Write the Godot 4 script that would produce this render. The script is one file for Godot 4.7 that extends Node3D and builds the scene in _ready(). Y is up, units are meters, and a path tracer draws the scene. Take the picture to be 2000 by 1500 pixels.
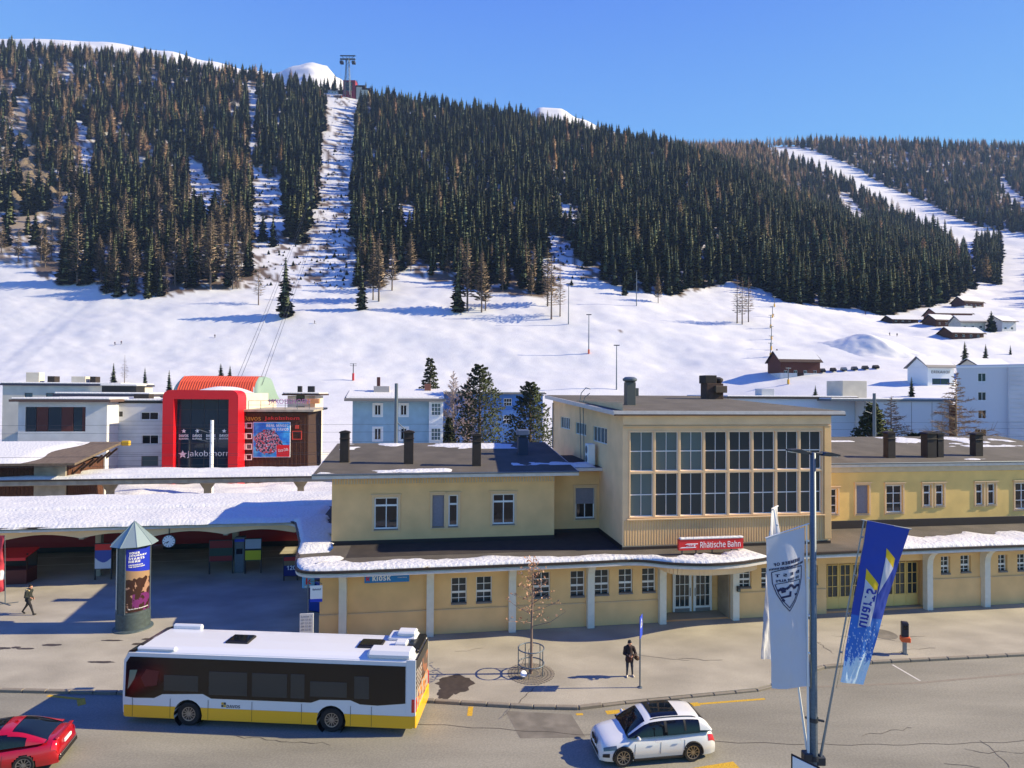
extends Node3D

var M := {}
var rng := RandomNumberGenerator.new()
var noise := FastNoiseLite.new()

# ---- the slope above the town: height in metres at each distance (row) and bearing (column)
const BEARINGS := [-1.059, -0.847, -0.636, -0.424, -0.297, -0.169, 0.000, 0.127, 0.254, 0.381, 0.508, 0.636, 0.763, 0.890, 1.102]
const DISTANCES := [120.0, 160.0, 200.0, 235.0, 270.0, 310.0, 350.0, 450.0, 600.0, 750.0, 870.0, 980.0, 1150.0, 1400.0]
const HEIGHTS := [
	[0.0, 0.0, 0.0, 0.0, 0.0, 0.0, 0.0, 0.0, 0.0, 0.3, 0.8, 1.0, 1.0, 1.0, 1.0],
	[0.6, 0.6, 0.6, 0.6, 0.6, 0.6, 0.6, 0.6, 0.6, 2.7, 5.9, 7.0, 7.0, 7.0, 7.0],
	[2.5, 2.5, 2.5, 2.5, 2.5, 2.5, 2.5, 2.5, 2.5, 6.3, 12.1, 14.0, 14.0, 14.0, 14.0],
	[9.5, 9.5, 9.5, 9.5, 9.5, 9.5, 9.5, 9.5, 9.5, 13.3, 19.1, 21.0, 21.0, 21.0, 21.0],
	[20.7, 21.0, 21.6, 22.4, 22.6, 22.8, 23.1, 23.3, 24.2, 26.0, 28.1, 29.2, 29.0, 29.2, 29.5],
	[40.9, 42.7, 45.7, 46.1, 46.3, 46.6, 46.9, 45.8, 44.8, 43.7, 43.9, 44.2, 44.4, 44.6, 45.0],
	[63.8, 67.3, 69.2, 68.2, 67.0, 67.2, 66.1, 64.9, 62.2, 60.4, 58.3, 56.2, 55.2, 55.5, 56.0],
	[135.7, 136.3, 129.2, 126.0, 124.4, 122.8, 119.5, 117.9, 112.5, 103.3, 94.0, 86.7, 83.2, 83.6, 84.2],
	[248.3, 249.1, 229.3, 225.0, 220.3, 215.7, 208.6, 201.4, 196.7, 189.5, 174.6, 149.5, 125.9, 127.4, 130.7],
	[384.3, 382.0, 363.7, 348.6, 339.5, 327.2, 318.4, 299.7, 290.6, 272.0, 224.5, 199.4, 187.2, 194.2, 201.6],
	[507.2, 504.6, 494.5, 465.7, 447.7, 429.7, 411.9, 388.7, 368.5, 331.9, 273.1, 255.2, 255.9, 264.0, 272.5],
	[540.1, 537.2, 525.8, 493.4, 473.1, 448.7, 428.7, 404.2, 396.6, 372.2, 326.9, 310.9, 315.8, 325.0, 330.4],
	[562.3, 563.8, 545.5, 517.4, 498.6, 479.8, 471.1, 462.2, 461.1, 454.1, 425.5, 411.6, 412.5, 418.3, 424.8],
	[549.5, 551.3, 553.1, 554.9, 556.0, 557.1, 558.6, 571.7, 584.8, 589.5, 601.4, 600.1, 595.2, 590.3, 586.1],
]
var CLEARINGS := {
	"open_slope": PackedVector2Array([Vector2(-405, 366), Vector2(-333, 391), Vector2(-305, 381), Vector2(-274, 364), Vector2(-256, 369), Vector2(-241, 353), Vector2(-198, 348), Vector2(-183, 358), Vector2(-164, 363), Vector2(-155, 365), Vector2(-125, 366), Vector2(-97, 369), Vector2(-80, 368), Vector2(-72, 399), Vector2(-49, 382), Vector2(-32, 372), Vector2(-11, 359), Vector2(18, 357), Vector2(27, 376), Vector2(53, 393), Vector2(74, 379), Vector2(105, 377), Vector2(148, 417), Vector2(172, 406), Vector2(173, 378), Vector2(193, 379), Vector2(219, 380), Vector2(229, 371), Vector2(262, 391), Vector2(314, 435), Vector2(415, 540), Vector2(400, 491), Vector2(371, 416), Vector2(466, 393), Vector2(238, 200), Vector2(106, 208), Vector2(-61, 241), Vector2(-263, 239)]),
	"gully": PackedVector2Array([Vector2(-287, 659), Vector2(-267, 623), Vector2(-249, 606), Vector2(-231, 603), Vector2(-169, 446), Vector2(-153, 447), Vector2(-120, 364), Vector2(-155, 361), Vector2(-195, 449)]),
	"cut_line": PackedVector2Array([Vector2(-368, 834), Vector2(-360, 837), Vector2(-270, 635), Vector2(-278, 634)]),
	"cable_cut": PackedVector2Array([Vector2(-272, 866), Vector2(-215, 869), Vector2(-214, 839), Vector2(-208, 787), Vector2(-183, 683), Vector2(-96, 364), Vector2(-125, 362), Vector2(-157, 458), Vector2(-183, 556), Vector2(-214, 667), Vector2(-237, 745), Vector2(-242, 776)]),
	"side_run": PackedVector2Array([Vector2(25, 495), Vector2(35, 497), Vector2(46, 455), Vector2(55, 386), Vector2(24, 356), Vector2(23, 406)]),
	"glade_a": PackedVector2Array([Vector2(50, 598), Vector2(69, 551), Vector2(59, 498), Vector2(44, 544), Vector2(38, 585)]),
	"glade_b": PackedVector2Array([Vector2(-108, 547), Vector2(-89, 551), Vector2(-73, 450), Vector2(-86, 449)]),
	"glade_c": PackedVector2Array([Vector2(-351, 649), Vector2(-319, 616), Vector2(-251, 530), Vector2(-234, 460), Vector2(-262, 485)]),
	"cliff": PackedVector2Array([Vector2(-657, 725), Vector2(-643, 786), Vector2(-545, 679), Vector2(-489, 608), Vector2(-445, 578), Vector2(-376, 509), Vector2(-308, 413), Vector2(-305, 381), Vector2(-350, 388)]),
	"chute": PackedVector2Array([Vector2(-513, 701), Vector2(-502, 705), Vector2(-375, 541), Vector2(-385, 537)]),
	"long_run": PackedVector2Array([Vector2(579, 1394), Vector2(662, 1345), Vector2(695, 1259), Vector2(711, 1131), Vector2(710, 1020), Vector2(674, 882), Vector2(720, 799), Vector2(346, 385), Vector2(387, 475), Vector2(386, 503), Vector2(554, 738), Vector2(586, 864), Vector2(616, 981), Vector2(633, 1166), Vector2(593, 1248), Vector2(556, 1326)]),
	"grove": PackedVector2Array([Vector2(619, 808), Vector2(642, 792), Vector2(450, 558), Vector2(460, 595)]),
	"glade_d": PackedVector2Array([Vector2(564, 1046), Vector2(596, 1073), Vector2(531, 894), Vector2(447, 786)]),
	"glade_e": PackedVector2Array([Vector2(941, 1172), Vector2(972, 1186), Vector2(848, 989), Vector2(759, 893)]),
}
var LONE_TREES := [
	["spruce", -121, 321, 34],
	["bare", -142, 337, 25],
	["spruce", -83, 332, 25],
	["larch", -77, 347, 41],
	["larch", -73, 365, 35],
	["larch", -81, 350, 36],
	["spruce", -30, 332, 30],
	["larch", -25, 334, 42],
	["larch", -17, 332, 34],
	["larch", -15, 335, 28],
	["bare", 21, 325, 36],
	["bare", 26, 329, 31],
	["larch", 20, 343, 35],
	["bare", 123, 330, 28],
	["bare", 125, 328, 27],
	["bare", 130, 332, 26],
	["larch", 87, 360, 19],
	["spruce", 69, 371, 13],
	["spruce", 180, 386, 24],
	["spruce", 191, 390, 26],
	["spruce", 204, 386, 24],
	["young", -238, 353, 17],
	["young", -228, 348, 19],
	["young", -220, 348, 17],
	["young", -209, 346, 16],
	["young", -204, 349, 17],
	["larch", -263, 364, 46],
	["spruce", -271, 366, 34],
	["spruce", -259, 366, 37],
	["larch", -203, 362, 43],
	["larch", -180, 359, 49],
	["larch", -168, 362, 37],
	["spruce", -193, 362, 34],
	["larch", -253, 391, 43],
	["spruce", -175, 439, 25],
	["young", -187, 450, 23],
	["pine", 251, 316, 12],
	["spruce", 192, 256, 11],
	["spruce", 215, 274, 8],
	["young", 105, 209, 4],
	["spruce", -167, 253, 10],
	["bare", -163, 254, 13],
	["spruce", -152, 250, 9],
	["spruce", -138, 243, 10],
	["young", -125, 259, 7],
	["young", -121, 259, 6],
	["spruce", 232, 281, 5],
	["spruce", 129, 195, 7],
]

func set_view() -> void:
	var cam := Camera3D.new()
	cam.name = "camera"
	cam.position = Vector3(0, 13.5, 0)
	cam.rotation_degrees = Vector3(0.825, 0, 0.35)
	cam.fov = 64.9
	cam.near = 0.2
	cam.far = 4000.0
	add_child(cam)
	cam.current = true
	var env := Environment.new()
	var sky := Sky.new()
	var ps := ProceduralSkyMaterial.new()
	ps.sky_top_color = Color(0.0, 0.014, 0.38).linear_to_srgb()
	ps.sky_horizon_color = Color(0.17, 0.42, 0.52).linear_to_srgb()
	ps.sky_curve = 0.4
	ps.ground_horizon_color = Color(0.42, 0.43, 0.45)
	ps.ground_bottom_color = Color(0.36, 0.35, 0.34)
	ps.sun_angle_max = 1.0
	sky.sky_material = ps
	env.background_mode = Environment.BG_SKY
	env.sky = sky
	env.tonemap_mode = Environment.TONE_MAPPER_LINEAR
	env.tonemap_exposure = 2.15
	env.fog_enabled = true
	env.fog_density = 0.00009
	env.fog_light_color = Color(0.66, 0.8, 1.0)
	env.sdfgi_enabled = true
	env.ssao_enabled = true
	env.ssil_enabled = true
	var we := WorldEnvironment.new()
	we.name = "world"
	we.environment = env
	add_child(we)
	var sun := DirectionalLight3D.new()
	sun.name = "sun"
	sun.light_energy = 1.5
	sun.light_color = Color(1.0, 0.93, 0.78)
	sun.light_angular_distance = 0.5
	sun.shadow_enabled = true
	var el := deg_to_rad(31.0)
	var az := deg_to_rad(2.0)
	add_child(sun)
	sun.look_at_from_position(Vector3(cos(el) * cos(az), sin(el), -cos(el) * sin(az)) * 10.0, Vector3.ZERO)

# ---------------------------------------------------------------- mesh helpers
class Shape:
	var v := PackedVector3Array()
	var n := PackedVector3Array()
	var uv := PackedVector2Array()
	var c := PackedColorArray()
	var tint := Color.WHITE

	func tri(a: Vector3, b: Vector3, d: Vector3, na: Vector3, nb: Vector3, nd: Vector3, ua := Vector2.ZERO, ub := Vector2.ZERO, ud := Vector2.ZERO) -> void:
		if (d - a).cross(b - a).dot(na + nb + nd) < 0.0:
			var t := b
			b = d
			d = t
			t = nb
			nb = nd
			nd = t
			var q := ub
			ub = ud
			ud = q
		v.append(a); v.append(b); v.append(d)
		n.append(na); n.append(nb); n.append(nd)
		uv.append(ua); uv.append(ub); uv.append(ud)
		c.append(tint); c.append(tint); c.append(tint)

	func face(p: Array, out: Vector3) -> void:
		var m: Vector3 = (p[2] - p[0]).cross(p[1] - p[0])
		if m.length_squared() < 1e-14 and p.size() > 3:
			m = (p[3] - p[0]).cross(p[2] - p[0])
		m = m.normalized()
		if m.dot(out) < 0.0:
			m = -m
		for i in range(1, p.size() - 1):
			tri(p[0], p[i], p[i + 1], m, m, m)

	func quad_uv(a: Vector3, b: Vector3, d: Vector3, e: Vector3, out: Vector3) -> void:  # corners: top left, top right, bottom right, bottom left
		var m := (d - a).cross(b - a).normalized()
		if m.dot(out) < 0.0:
			m = -m
		tri(a, b, d, m, m, m, Vector2(0, 0), Vector2(1, 0), Vector2(1, 1))
		tri(a, d, e, m, m, m, Vector2(0, 0), Vector2(1, 1), Vector2(0, 1))

	func two_sided(a: Vector3, b: Vector3, d: Vector3, m: Vector3) -> void:
		v.append(a); v.append(b); v.append(d)
		n.append(m); n.append(m); n.append(m)
		uv.append(Vector2.ZERO); uv.append(Vector2.ZERO); uv.append(Vector2.ZERO)
		c.append(tint); c.append(tint); c.append(tint)

	func box(at: Vector3, size: Vector3, bev := 0.0, basis := Basis.IDENTITY) -> void:
		var h := size * 0.5
		var b := minf(bev, minf(h.x, minf(h.y, h.z)) * 0.9)
		for ax in 3:
			for s: float in [-1.0, 1.0]:
				var out := Vector3.ZERO
				out[ax] = s
				var u := (ax + 1) % 3
				var w := (ax + 2) % 3
				var p := []
				for k: Vector2 in [Vector2(-1, -1), Vector2(1, -1), Vector2(1, 1), Vector2(-1, 1)]:
					var q := Vector3.ZERO
					q[ax] = s * h[ax]
					q[u] = k.x * (h[u] - b)
					q[w] = k.y * (h[w] - b)
					p.append(at + basis * q)
				face(p, basis * out)
		if b <= 0.0:
			return
		for ax in 3:
			var u := (ax + 1) % 3
			var w := (ax + 2) % 3
			for su: float in [-1.0, 1.0]:
				for sw: float in [-1.0, 1.0]:
					var p := []
					for k: Vector2 in [Vector2(-1, 0), Vector2(1, 0), Vector2(1, 1), Vector2(-1, 1)]:
						var q := Vector3.ZERO
						q[ax] = k.x * (h[ax] - b)
						q[u] = su * (h[u] - (b if k.y > 0.5 else 0.0))
						q[w] = sw * (h[w] - (0.0 if k.y > 0.5 else b))
						p.append(at + basis * q)
					var out := Vector3.ZERO
					out[u] = su
					out[w] = sw
					face(p, basis * out)
		for sx: float in [-1.0, 1.0]:
			for sy: float in [-1.0, 1.0]:
				for sz: float in [-1.0, 1.0]:
					var s := Vector3(sx, sy, sz)
					face([at + basis * (s * Vector3(h.x, h.y - b, h.z - b)), at + basis * (s * Vector3(h.x - b, h.y, h.z - b)), at + basis * (s * Vector3(h.x - b, h.y - b, h.z))], basis * s)

	func span(lo: Vector3, hi: Vector3, bev := 0.0) -> void:
		box((lo + hi) * 0.5, (hi - lo).abs(), bev)

	func bar(a: Vector3, b: Vector3, w: float, h: float, up := Vector3.UP) -> void:
		var z := (b - a).normalized()
		if absf(z.dot(up)) > 0.98:
			up = Vector3.RIGHT
		var x := up.cross(z).normalized()
		box((a + b) * 0.5, Vector3(w, h, a.distance_to(b)), 0.0, Basis(x, z.cross(x), z))

	func cyl(a: Vector3, b: Vector3, r0: float, r1: float, seg := 10, caps := true) -> void:
		var z := (b - a).normalized()
		var x := (Vector3.RIGHT if absf(z.x) < 0.8 else Vector3.FORWARD).cross(z).normalized()
		var y := z.cross(x)
		for i in seg:
			var d0 := x * cos(TAU * i / seg) + y * sin(TAU * i / seg)
			var d1 := x * cos(TAU * (i + 1) / seg) + y * sin(TAU * (i + 1) / seg)
			var u0 := float(i) / seg
			var u1 := float(i + 1) / seg
			if r0 > 0.0:
				tri(a + d0 * r0, a + d1 * r0, b + d1 * r1, d0, d1, d1, Vector2(u0, 1), Vector2(u1, 1), Vector2(u1, 0))
			if r1 > 0.0:
				tri(a + d0 * r0, b + d1 * r1, b + d0 * r1, d0, d1, d0, Vector2(u0, 1), Vector2(u1, 0), Vector2(u0, 0))
			if caps:
				if r0 > 0.0:
					tri(a, a + d0 * r0, a + d1 * r0, -z, -z, -z)
				if r1 > 0.0:
					tri(b, b + d0 * r1, b + d1 * r1, z, z, z)

	func tube(path: Array, r: float, seg := 6) -> void:
		for i in path.size() - 1:
			cyl(path[i], path[i + 1], r, r, seg, i == 0 or i == path.size() - 2)

	func lathe(at: Vector3, prof: Array, seg := 24, basis := Basis.IDENTITY, smooth := false) -> void:  # prof: Vector2(radius, height)
		for j in prof.size() - 1:
			var p: Vector2 = prof[j]
			var q: Vector2 = prof[j + 1]
			var t := (q - p).normalized()
			var m := Vector2(t.y, -t.x)
			var m0 := m
			var m1 := m
			if smooth:
				if j > 0:
					var t0: Vector2 = (p - prof[j - 1]).normalized()
					m0 = (m + Vector2(t0.y, -t0.x)).normalized()
				if j + 2 < prof.size():
					var t1: Vector2 = (prof[j + 2] - q).normalized()
					m1 = (m + Vector2(t1.y, -t1.x)).normalized()
			for i in seg:
				var a0 := TAU * i / seg
				var a1 := TAU * (i + 1) / seg
				var c0 := Vector3(cos(a0), 0, sin(a0))
				var c1 := Vector3(cos(a1), 0, sin(a1))
				var y := Vector3.UP
				var A := at + basis * (c0 * p.x + y * p.y)
				var B := at + basis * (c1 * p.x + y * p.y)
				var C := at + basis * (c1 * q.x + y * q.y)
				var D := at + basis * (c0 * q.x + y * q.y)
				if p.x > 1e-5:
					tri(A, B, C, basis * (c0 * m0.x + y * m0.y), basis * (c1 * m0.x + y * m0.y), basis * (c1 * m1.x + y * m1.y))
				if q.x > 1e-5:
					tri(A, C, D, basis * (c0 * m0.x + y * m0.y), basis * (c1 * m1.x + y * m1.y), basis * (c0 * m1.x + y * m1.y))

	func prism(poly: PackedVector2Array, xf: Transform3D, depth: float) -> void:  # outline in the local xy plane, pushed along local z
		var idx := Geometry2D.triangulate_polygon(poly)
		for k: float in [0.0, depth]:
			var out := xf.basis.z * (1.0 if (k > 0.0) == (depth > 0.0) else -1.0) * (1.0 if k != 0.0 else 1.0)
			if k == 0.0:
				out = -xf.basis.z * signf(depth)
			else:
				out = xf.basis.z * signf(depth)
			for i in range(0, idx.size(), 3):
				face([xf * Vector3(poly[idx[i]].x, poly[idx[i]].y, k), xf * Vector3(poly[idx[i + 1]].x, poly[idx[i + 1]].y, k), xf * Vector3(poly[idx[i + 2]].x, poly[idx[i + 2]].y, k)], out)
		var ccw := not Geometry2D.is_polygon_clockwise(poly)
		for i in poly.size():
			var p := poly[i]
			var q := poly[(i + 1) % poly.size()]
			var t := q - p
			var m := Vector2(t.y, -t.x) if ccw else Vector2(-t.y, t.x)
			face([xf * Vector3(p.x, p.y, 0), xf * Vector3(q.x, q.y, 0), xf * Vector3(q.x, q.y, depth), xf * Vector3(p.x, p.y, depth)], xf.basis * Vector3(m.x, m.y, 0))

	func sheet(f: Callable, nu: int, nv: int, out := Vector3.ZERO) -> void:  # a smooth surface f(s, t), s and t from 0 to 1
		var p := []
		for j in nv + 1:
			for i in nu + 1:
				p.append(f.call(float(i) / nu, float(j) / nv))
		var nn := PackedVector3Array()
		for j in nv + 1:
			for i in nu + 1:
				var du: Vector3 = p[j * (nu + 1) + mini(i + 1, nu)] - p[j * (nu + 1) + maxi(i - 1, 0)]
				var dv: Vector3 = p[mini(j + 1, nv) * (nu + 1) + i] - p[maxi(j - 1, 0) * (nu + 1) + i]
				var m := du.cross(dv).normalized()
				if out != Vector3.ZERO and m.dot(out) < 0.0:
					m = -m
				nn.append(m)
		for j in nv:
			for i in nu:
				var a := j * (nu + 1) + i
				var b := a + 1
				var d := a + nu + 2
				var e := a + nu + 1
				var ua := Vector2(float(i) / nu, float(j) / nv)
				var ud := Vector2(float(i + 1) / nu, float(j + 1) / nv)
				tri(p[a], p[b], p[d], nn[a], nn[b], nn[d], ua, Vector2(ud.x, ua.y), ud)
				tri(p[a], p[d], p[e], nn[a], nn[d], nn[e], ua, ud, Vector2(ua.x, ud.y))

	func turn_out(at: Callable) -> void:  # makes every triangle face the way at(vertex) points
		for i in range(0, v.size(), 3):
			var out: Vector3 = at.call((v[i] + v[i + 1] + v[i + 2]) / 3.0)
			if (n[i] + n[i + 1] + n[i + 2]).dot(out) < 0.0:
				n[i] = -n[i]
				n[i + 1] = -n[i + 1]
				n[i + 2] = -n[i + 2]
				var a := v[i + 1]
				v[i + 1] = v[i + 2]
				v[i + 2] = a
				a = n[i + 1]
				n[i + 1] = n[i + 2]
				n[i + 2] = a
				var b := uv[i + 1]
				uv[i + 1] = uv[i + 2]
				uv[i + 2] = b

	func done() -> ArrayMesh:
		var a := []
		a.resize(Mesh.ARRAY_MAX)
		a[Mesh.ARRAY_VERTEX] = v
		a[Mesh.ARRAY_NORMAL] = n
		a[Mesh.ARRAY_TEX_UV] = uv
		a[Mesh.ARRAY_COLOR] = c
		var m := ArrayMesh.new()
		m.add_surface_from_arrays(Mesh.PRIMITIVE_TRIANGLES, a)
		return m


var used := {}

func numbered(called: String) -> String:
	var k: int = used.get(called, 0)
	used[called] = k + 1
	return called if k == 0 else "%s_%03d" % [called, k]

func tag(o: Node3D, label: String, category: String, group := "") -> Node3D:
	o.set_meta("label", label)
	o.set_meta("category", category)
	if group != "":
		o.set_meta("group", group)
	return o

func thing(called: String, label: String, category: String, at := Vector3.ZERO, turn := 0.0, group := "") -> Node3D:
	var o := Node3D.new()
	o.name = numbered(called)
	o.position = at
	o.rotation.y = turn
	add_child(o)
	return tag(o, label, category, group)

func part(parent: Node, called: String, s: Shape, m: Material) -> MeshInstance3D:
	var o := MeshInstance3D.new()
	o.name = called if parent != self else numbered(called)
	o.mesh = s.done()
	o.material_override = m
	parent.add_child(o, true)
	return o

func same(parent: Node, called: String, mesh: Mesh, m: Material, xf: Transform3D) -> MeshInstance3D:  # a piece that shares its mesh with alike pieces
	var o := MeshInstance3D.new()
	o.name = called
	o.mesh = mesh
	o.material_override = m
	o.transform = xf
	parent.add_child(o, true)
	return o

func box_part(parent: Node, called: String, lo: Vector3, hi: Vector3, m: Material, bev := 0.01) -> MeshInstance3D:
	var s := Shape.new()
	s.span(lo, hi, bev)
	return part(parent, called, s, m)

func structure(called: String, s: Shape, m: Material) -> MeshInstance3D:
	var o := part(self, called, s, m)
	o.set_meta("kind", "structure")
	return o

func copy_of(o: Node3D, at: Vector3, turn: float, size: Vector3, label := "") -> Node3D:
	var r: Node3D = o.duplicate()
	r.name = numbered(o.name)
	add_child(r)
	r.position = at
	r.rotation.y = turn
	r.scale = size
	if label != "":
		r.set_meta("label", label)
	return r

var font_plain := SystemFont.new()
var font_bold := SystemFont.new()

func text_mesh(text: String, bold := true, depth := 0.02) -> TextMesh:
	var t := TextMesh.new()
	t.text = text
	t.font = font_bold if bold else font_plain
	t.font_size = 48
	t.pixel_size = 1.0 / 48.0 / 0.72
	t.depth = depth
	return t

func letters(parent: Node, called: String, text: String, xf: Transform3D, wide: float, high: float, m: Material, bold := true, depth := 0.02) -> MeshInstance3D:  # the text fills wide x high round xf
	var t := text_mesh(text, bold, depth)
	var a := t.get_aabb()
	var o := MeshInstance3D.new()
	o.name = called
	o.mesh = t
	o.material_override = m
	var k := Vector3(wide / maxf(a.size.x, 0.01), high / maxf(a.size.y, 0.01), 1.0)
	o.transform = xf * Transform3D(Basis.from_scale(k), -(a.position + a.size * 0.5) * k * Vector3(1, 1, 0))
	parent.add_child(o, true)
	return o

func print_on(parent: Node, called: String, text: String, f: Callable, cx: float, cy: float, wide: float, high: float, m: Material, turn := 0.0) -> void:  # letters laid onto a cloth or a round column: f(x, y, z) gives the place
	var t := text_mesh(text, true, 0.016)
	var a := t.get_aabb()
	var arr := t.surface_get_arrays(0)
	var src: PackedVector3Array = arr[Mesh.ARRAY_VERTEX]
	var ind: PackedInt32Array = arr[Mesh.ARRAY_INDEX] if arr[Mesh.ARRAY_INDEX] != null else PackedInt32Array(range(src.size()))
	var s := Shape.new()
	var mid := a.position + a.size * 0.5
	for i in range(0, ind.size() - 2, 3):
		var q := []
		for k in 3:
			var p := src[ind[i + k]] - mid
			var w := Vector2(p.x / a.size.x * wide, p.y / a.size.y * high).rotated(turn)
			q.append(f.call(cx + w.x, cy + w.y, p.z))
		s.face(q, q[0] - q[1] + Vector3(0.01, 0.3, 1))
	part(parent, called, s, m)

# ---------------------------------------------------------------- materials
func ntex(sd: int, freq: float, lo: float, hi: float, oct := 4, size := 512, kind := FastNoiseLite.TYPE_SIMPLEX_SMOOTH, cuts := []) -> NoiseTexture2D:
	var nz := FastNoiseLite.new()
	nz.seed = sd
	nz.noise_type = kind
	nz.frequency = freq
	nz.fractal_octaves = oct
	var t := NoiseTexture2D.new()
	t.width = size
	t.height = size
	t.seamless = true
	t.noise = nz
	var g := Gradient.new()
	g.offsets = PackedFloat32Array([0.0, 1.0]) if cuts.is_empty() else PackedFloat32Array(cuts)
	g.colors = PackedColorArray([Color(lo, lo, lo), Color(hi, hi, hi)])
	t.color_ramp = g
	return t

func mk(col: Color, rough := 0.8, o := {}) -> StandardMaterial3D:
	var m := StandardMaterial3D.new()
	m.albedo_color = col
	m.roughness = rough
	m.metallic = o.get("metal", 0.0)
	if o.has("tex"):
		m.albedo_texture = o.tex
		m.uv1_triplanar = true
		m.uv1_world_triplanar = true
		m.uv1_scale = o.get("stretch", Vector3.ONE) * o.get("scale", 0.25)
	if o.has("fine"):
		m.detail_enabled = true
		m.detail_albedo = o.fine
		m.detail_blend_mode = BaseMaterial3D.BLEND_MODE_MUL
		m.detail_uv_layer = BaseMaterial3D.DETAIL_UV_2
		m.uv2_triplanar = true
		m.uv2_world_triplanar = true
		m.uv2_scale = o.get("fine_stretch", Vector3.ONE) * o.get("fine_scale", 1.0)
	if o.has("bump"):
		m.heightmap_enabled = true
		m.heightmap_texture = o.bump
		m.heightmap_scale = o.get("bump_cm", 1.0)
		m.uv1_triplanar = true
		m.uv1_world_triplanar = true
		m.uv1_scale = Vector3.ONE * o.get("scale", 0.25)
	if o.has("coat"):
		m.clearcoat_enabled = true
		m.clearcoat = o.coat
		m.clearcoat_roughness = 0.05
	m.vertex_color_use_as_albedo = o.get("vcol", false)
	if o.has("glow"):
		m.backlight_enabled = true
		m.backlight = o.glow
	return m

func s8(r: int, g: int, b: int) -> Color:
	return Color8(r, g, b)

func make_materials() -> void:
	font_plain.font_names = PackedStringArray(["Droid Sans"])
	font_bold.font_names = PackedStringArray(["Droid Sans"])
	font_bold.font_weight = 700
	noise.seed = 7
	noise.frequency = 1.0
	noise.fractal_octaves = 4
	var stain := ntex(1, 0.006, 0.78, 1.0, 5)
	var soft := ntex(2, 0.01, 0.9, 1.0, 4)
	var grain := ntex(3, 0.16, 0.8, 1.0, 2)
	var grit := ntex(4, 0.3, 0.45, 1.0, 2)
	var lump := ntex(5, 0.02, 0.0, 1.0, 5)
	M.road = mk(s8(158, 154, 137), 0.9, {"tex": ntex(11, 0.012, 0.8, 1.0, 6), "scale": 0.06, "stretch": Vector3(0.22, 1, 1), "fine": ntex(31, 0.05, 0.84, 1.0, 5), "fine_scale": 0.35})
	M.plaza = mk(s8(184, 177, 157), 0.92, {"tex": ntex(12, 0.01, 0.82, 1.0, 6), "scale": 0.07, "stretch": Vector3(0.6, 1, 1), "fine": ntex(32, 0.06, 0.84, 1.0, 5), "fine_scale": 0.4})
	M.patch = mk(s8(140, 134, 120), 0.9, {"tex": stain, "scale": 0.3, "fine": grain, "fine_scale": 1.5})
	M.damp = mk(s8(84, 74, 62), 0.55, {"tex": stain, "scale": 0.7, "fine": grain, "fine_scale": 1.5})
	M.kerb = mk(s8(150, 141, 124), 0.85, {"tex": soft, "scale": 0.8, "fine": grain, "fine_scale": 1.2})
	M.yellow_line = mk(s8(222, 178, 48), 0.8, {"tex": ntex(13, 0.05, 0.7, 1.0, 3), "scale": 0.5})
	M.white_line = mk(s8(205, 202, 192), 0.8, {"tex": soft, "scale": 0.7})
	M.snow = mk(s8(226, 226, 224), 0.75, {"vcol": true, "tex": ntex(15, 0.012, 0.95, 1.0, 5), "scale": 0.02, "fine": ntex(16, 0.03, 0.9, 1.0, 5), "fine_scale": 0.12, "fine_stretch": Vector3(1.6, 0.18, 0.18)})
	M.roof_snow = mk(s8(216, 217, 217), 0.7, {"tex": ntex(17, 0.03, 0.9, 1.0, 4), "scale": 0.3, "bump": lump, "bump_cm": 5.0})
	M.gravel = mk(s8(128, 120, 108), 0.95, {"tex": stain, "scale": 0.12, "fine": grit, "fine_scale": 0.8})
	M.dark_roof = mk(s8(62, 54, 50), 0.9, {"tex": stain, "scale": 0.3, "fine": grain, "fine_scale": 1.0})
	M.flashing = mk(s8(44, 34, 32), 0.6)
	M.gutter = mk(s8(58, 46, 40), 0.5, {"tex": soft, "scale": 0.6})
	M.yellow_wall = mk(s8(252, 205, 140), 0.88, {"tex": soft, "scale": 0.1, "fine": ntex(18, 0.1, 0.95, 1.0, 3), "fine_scale": 0.6})
	M.bright_wall = mk(s8(253, 212, 126), 0.88, {"tex": soft, "scale": 0.1, "fine": ntex(18, 0.1, 0.95, 1.0, 3), "fine_scale": 0.6})
	M.cream_wall = mk(s8(252, 212, 162), 0.88, {"tex": soft, "scale": 0.1})
	M.frieze = mk(s8(216, 196, 160), 0.85, {"tex": soft, "scale": 0.3})
	M.window_trim = mk(s8(222, 187, 140), 0.8)
	M.pillar = mk(s8(226, 220, 204), 0.85, {"tex": ntex(19, 0.01, 0.94, 1.0, 4), "scale": 0.4})
	M.fascia = mk(s8(214, 208, 200), 0.6, {"tex": soft, "scale": 0.4})
	M.white = mk(s8(232, 232, 230), 0.55)
	M.white_frame = mk(s8(226, 226, 222), 0.5)
	M.grey_sill = mk(s8(120, 116, 112), 0.7)
	M.blind = mk(s8(132, 130, 140), 0.7, {"tex": soft, "scale": 1.0})
	M.glass = mk(s8(26, 30, 36), 0.04)
	M.hall_glass = mk(s8(44, 56, 60), 0.06)
	M.pale_glass = mk(s8(92, 108, 106), 0.12)  # paler glass; on the hall front its tone is a painted reflection
	M.blue_glass = mk(s8(30, 52, 66), 0.05)
	M.curtain = mk(s8(96, 112, 108), 0.8, {"tex": ntex(20, 0.03, 0.7, 1.0, 3), "scale": 0.6})
	M.black = mk(s8(26, 24, 24), 0.6)
	M.chimney = mk(s8(52, 43, 37), 0.7, {"tex": stain, "scale": 0.6})
	M.steel = mk(s8(140, 146, 152), 0.45, {"metal": 0.7})
	M.galv = mk(s8(112, 124, 134), 0.5, {"metal": 0.35, "tex": ntex(21, 0.02, 0.75, 1.0, 4), "scale": 1.2})
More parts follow.
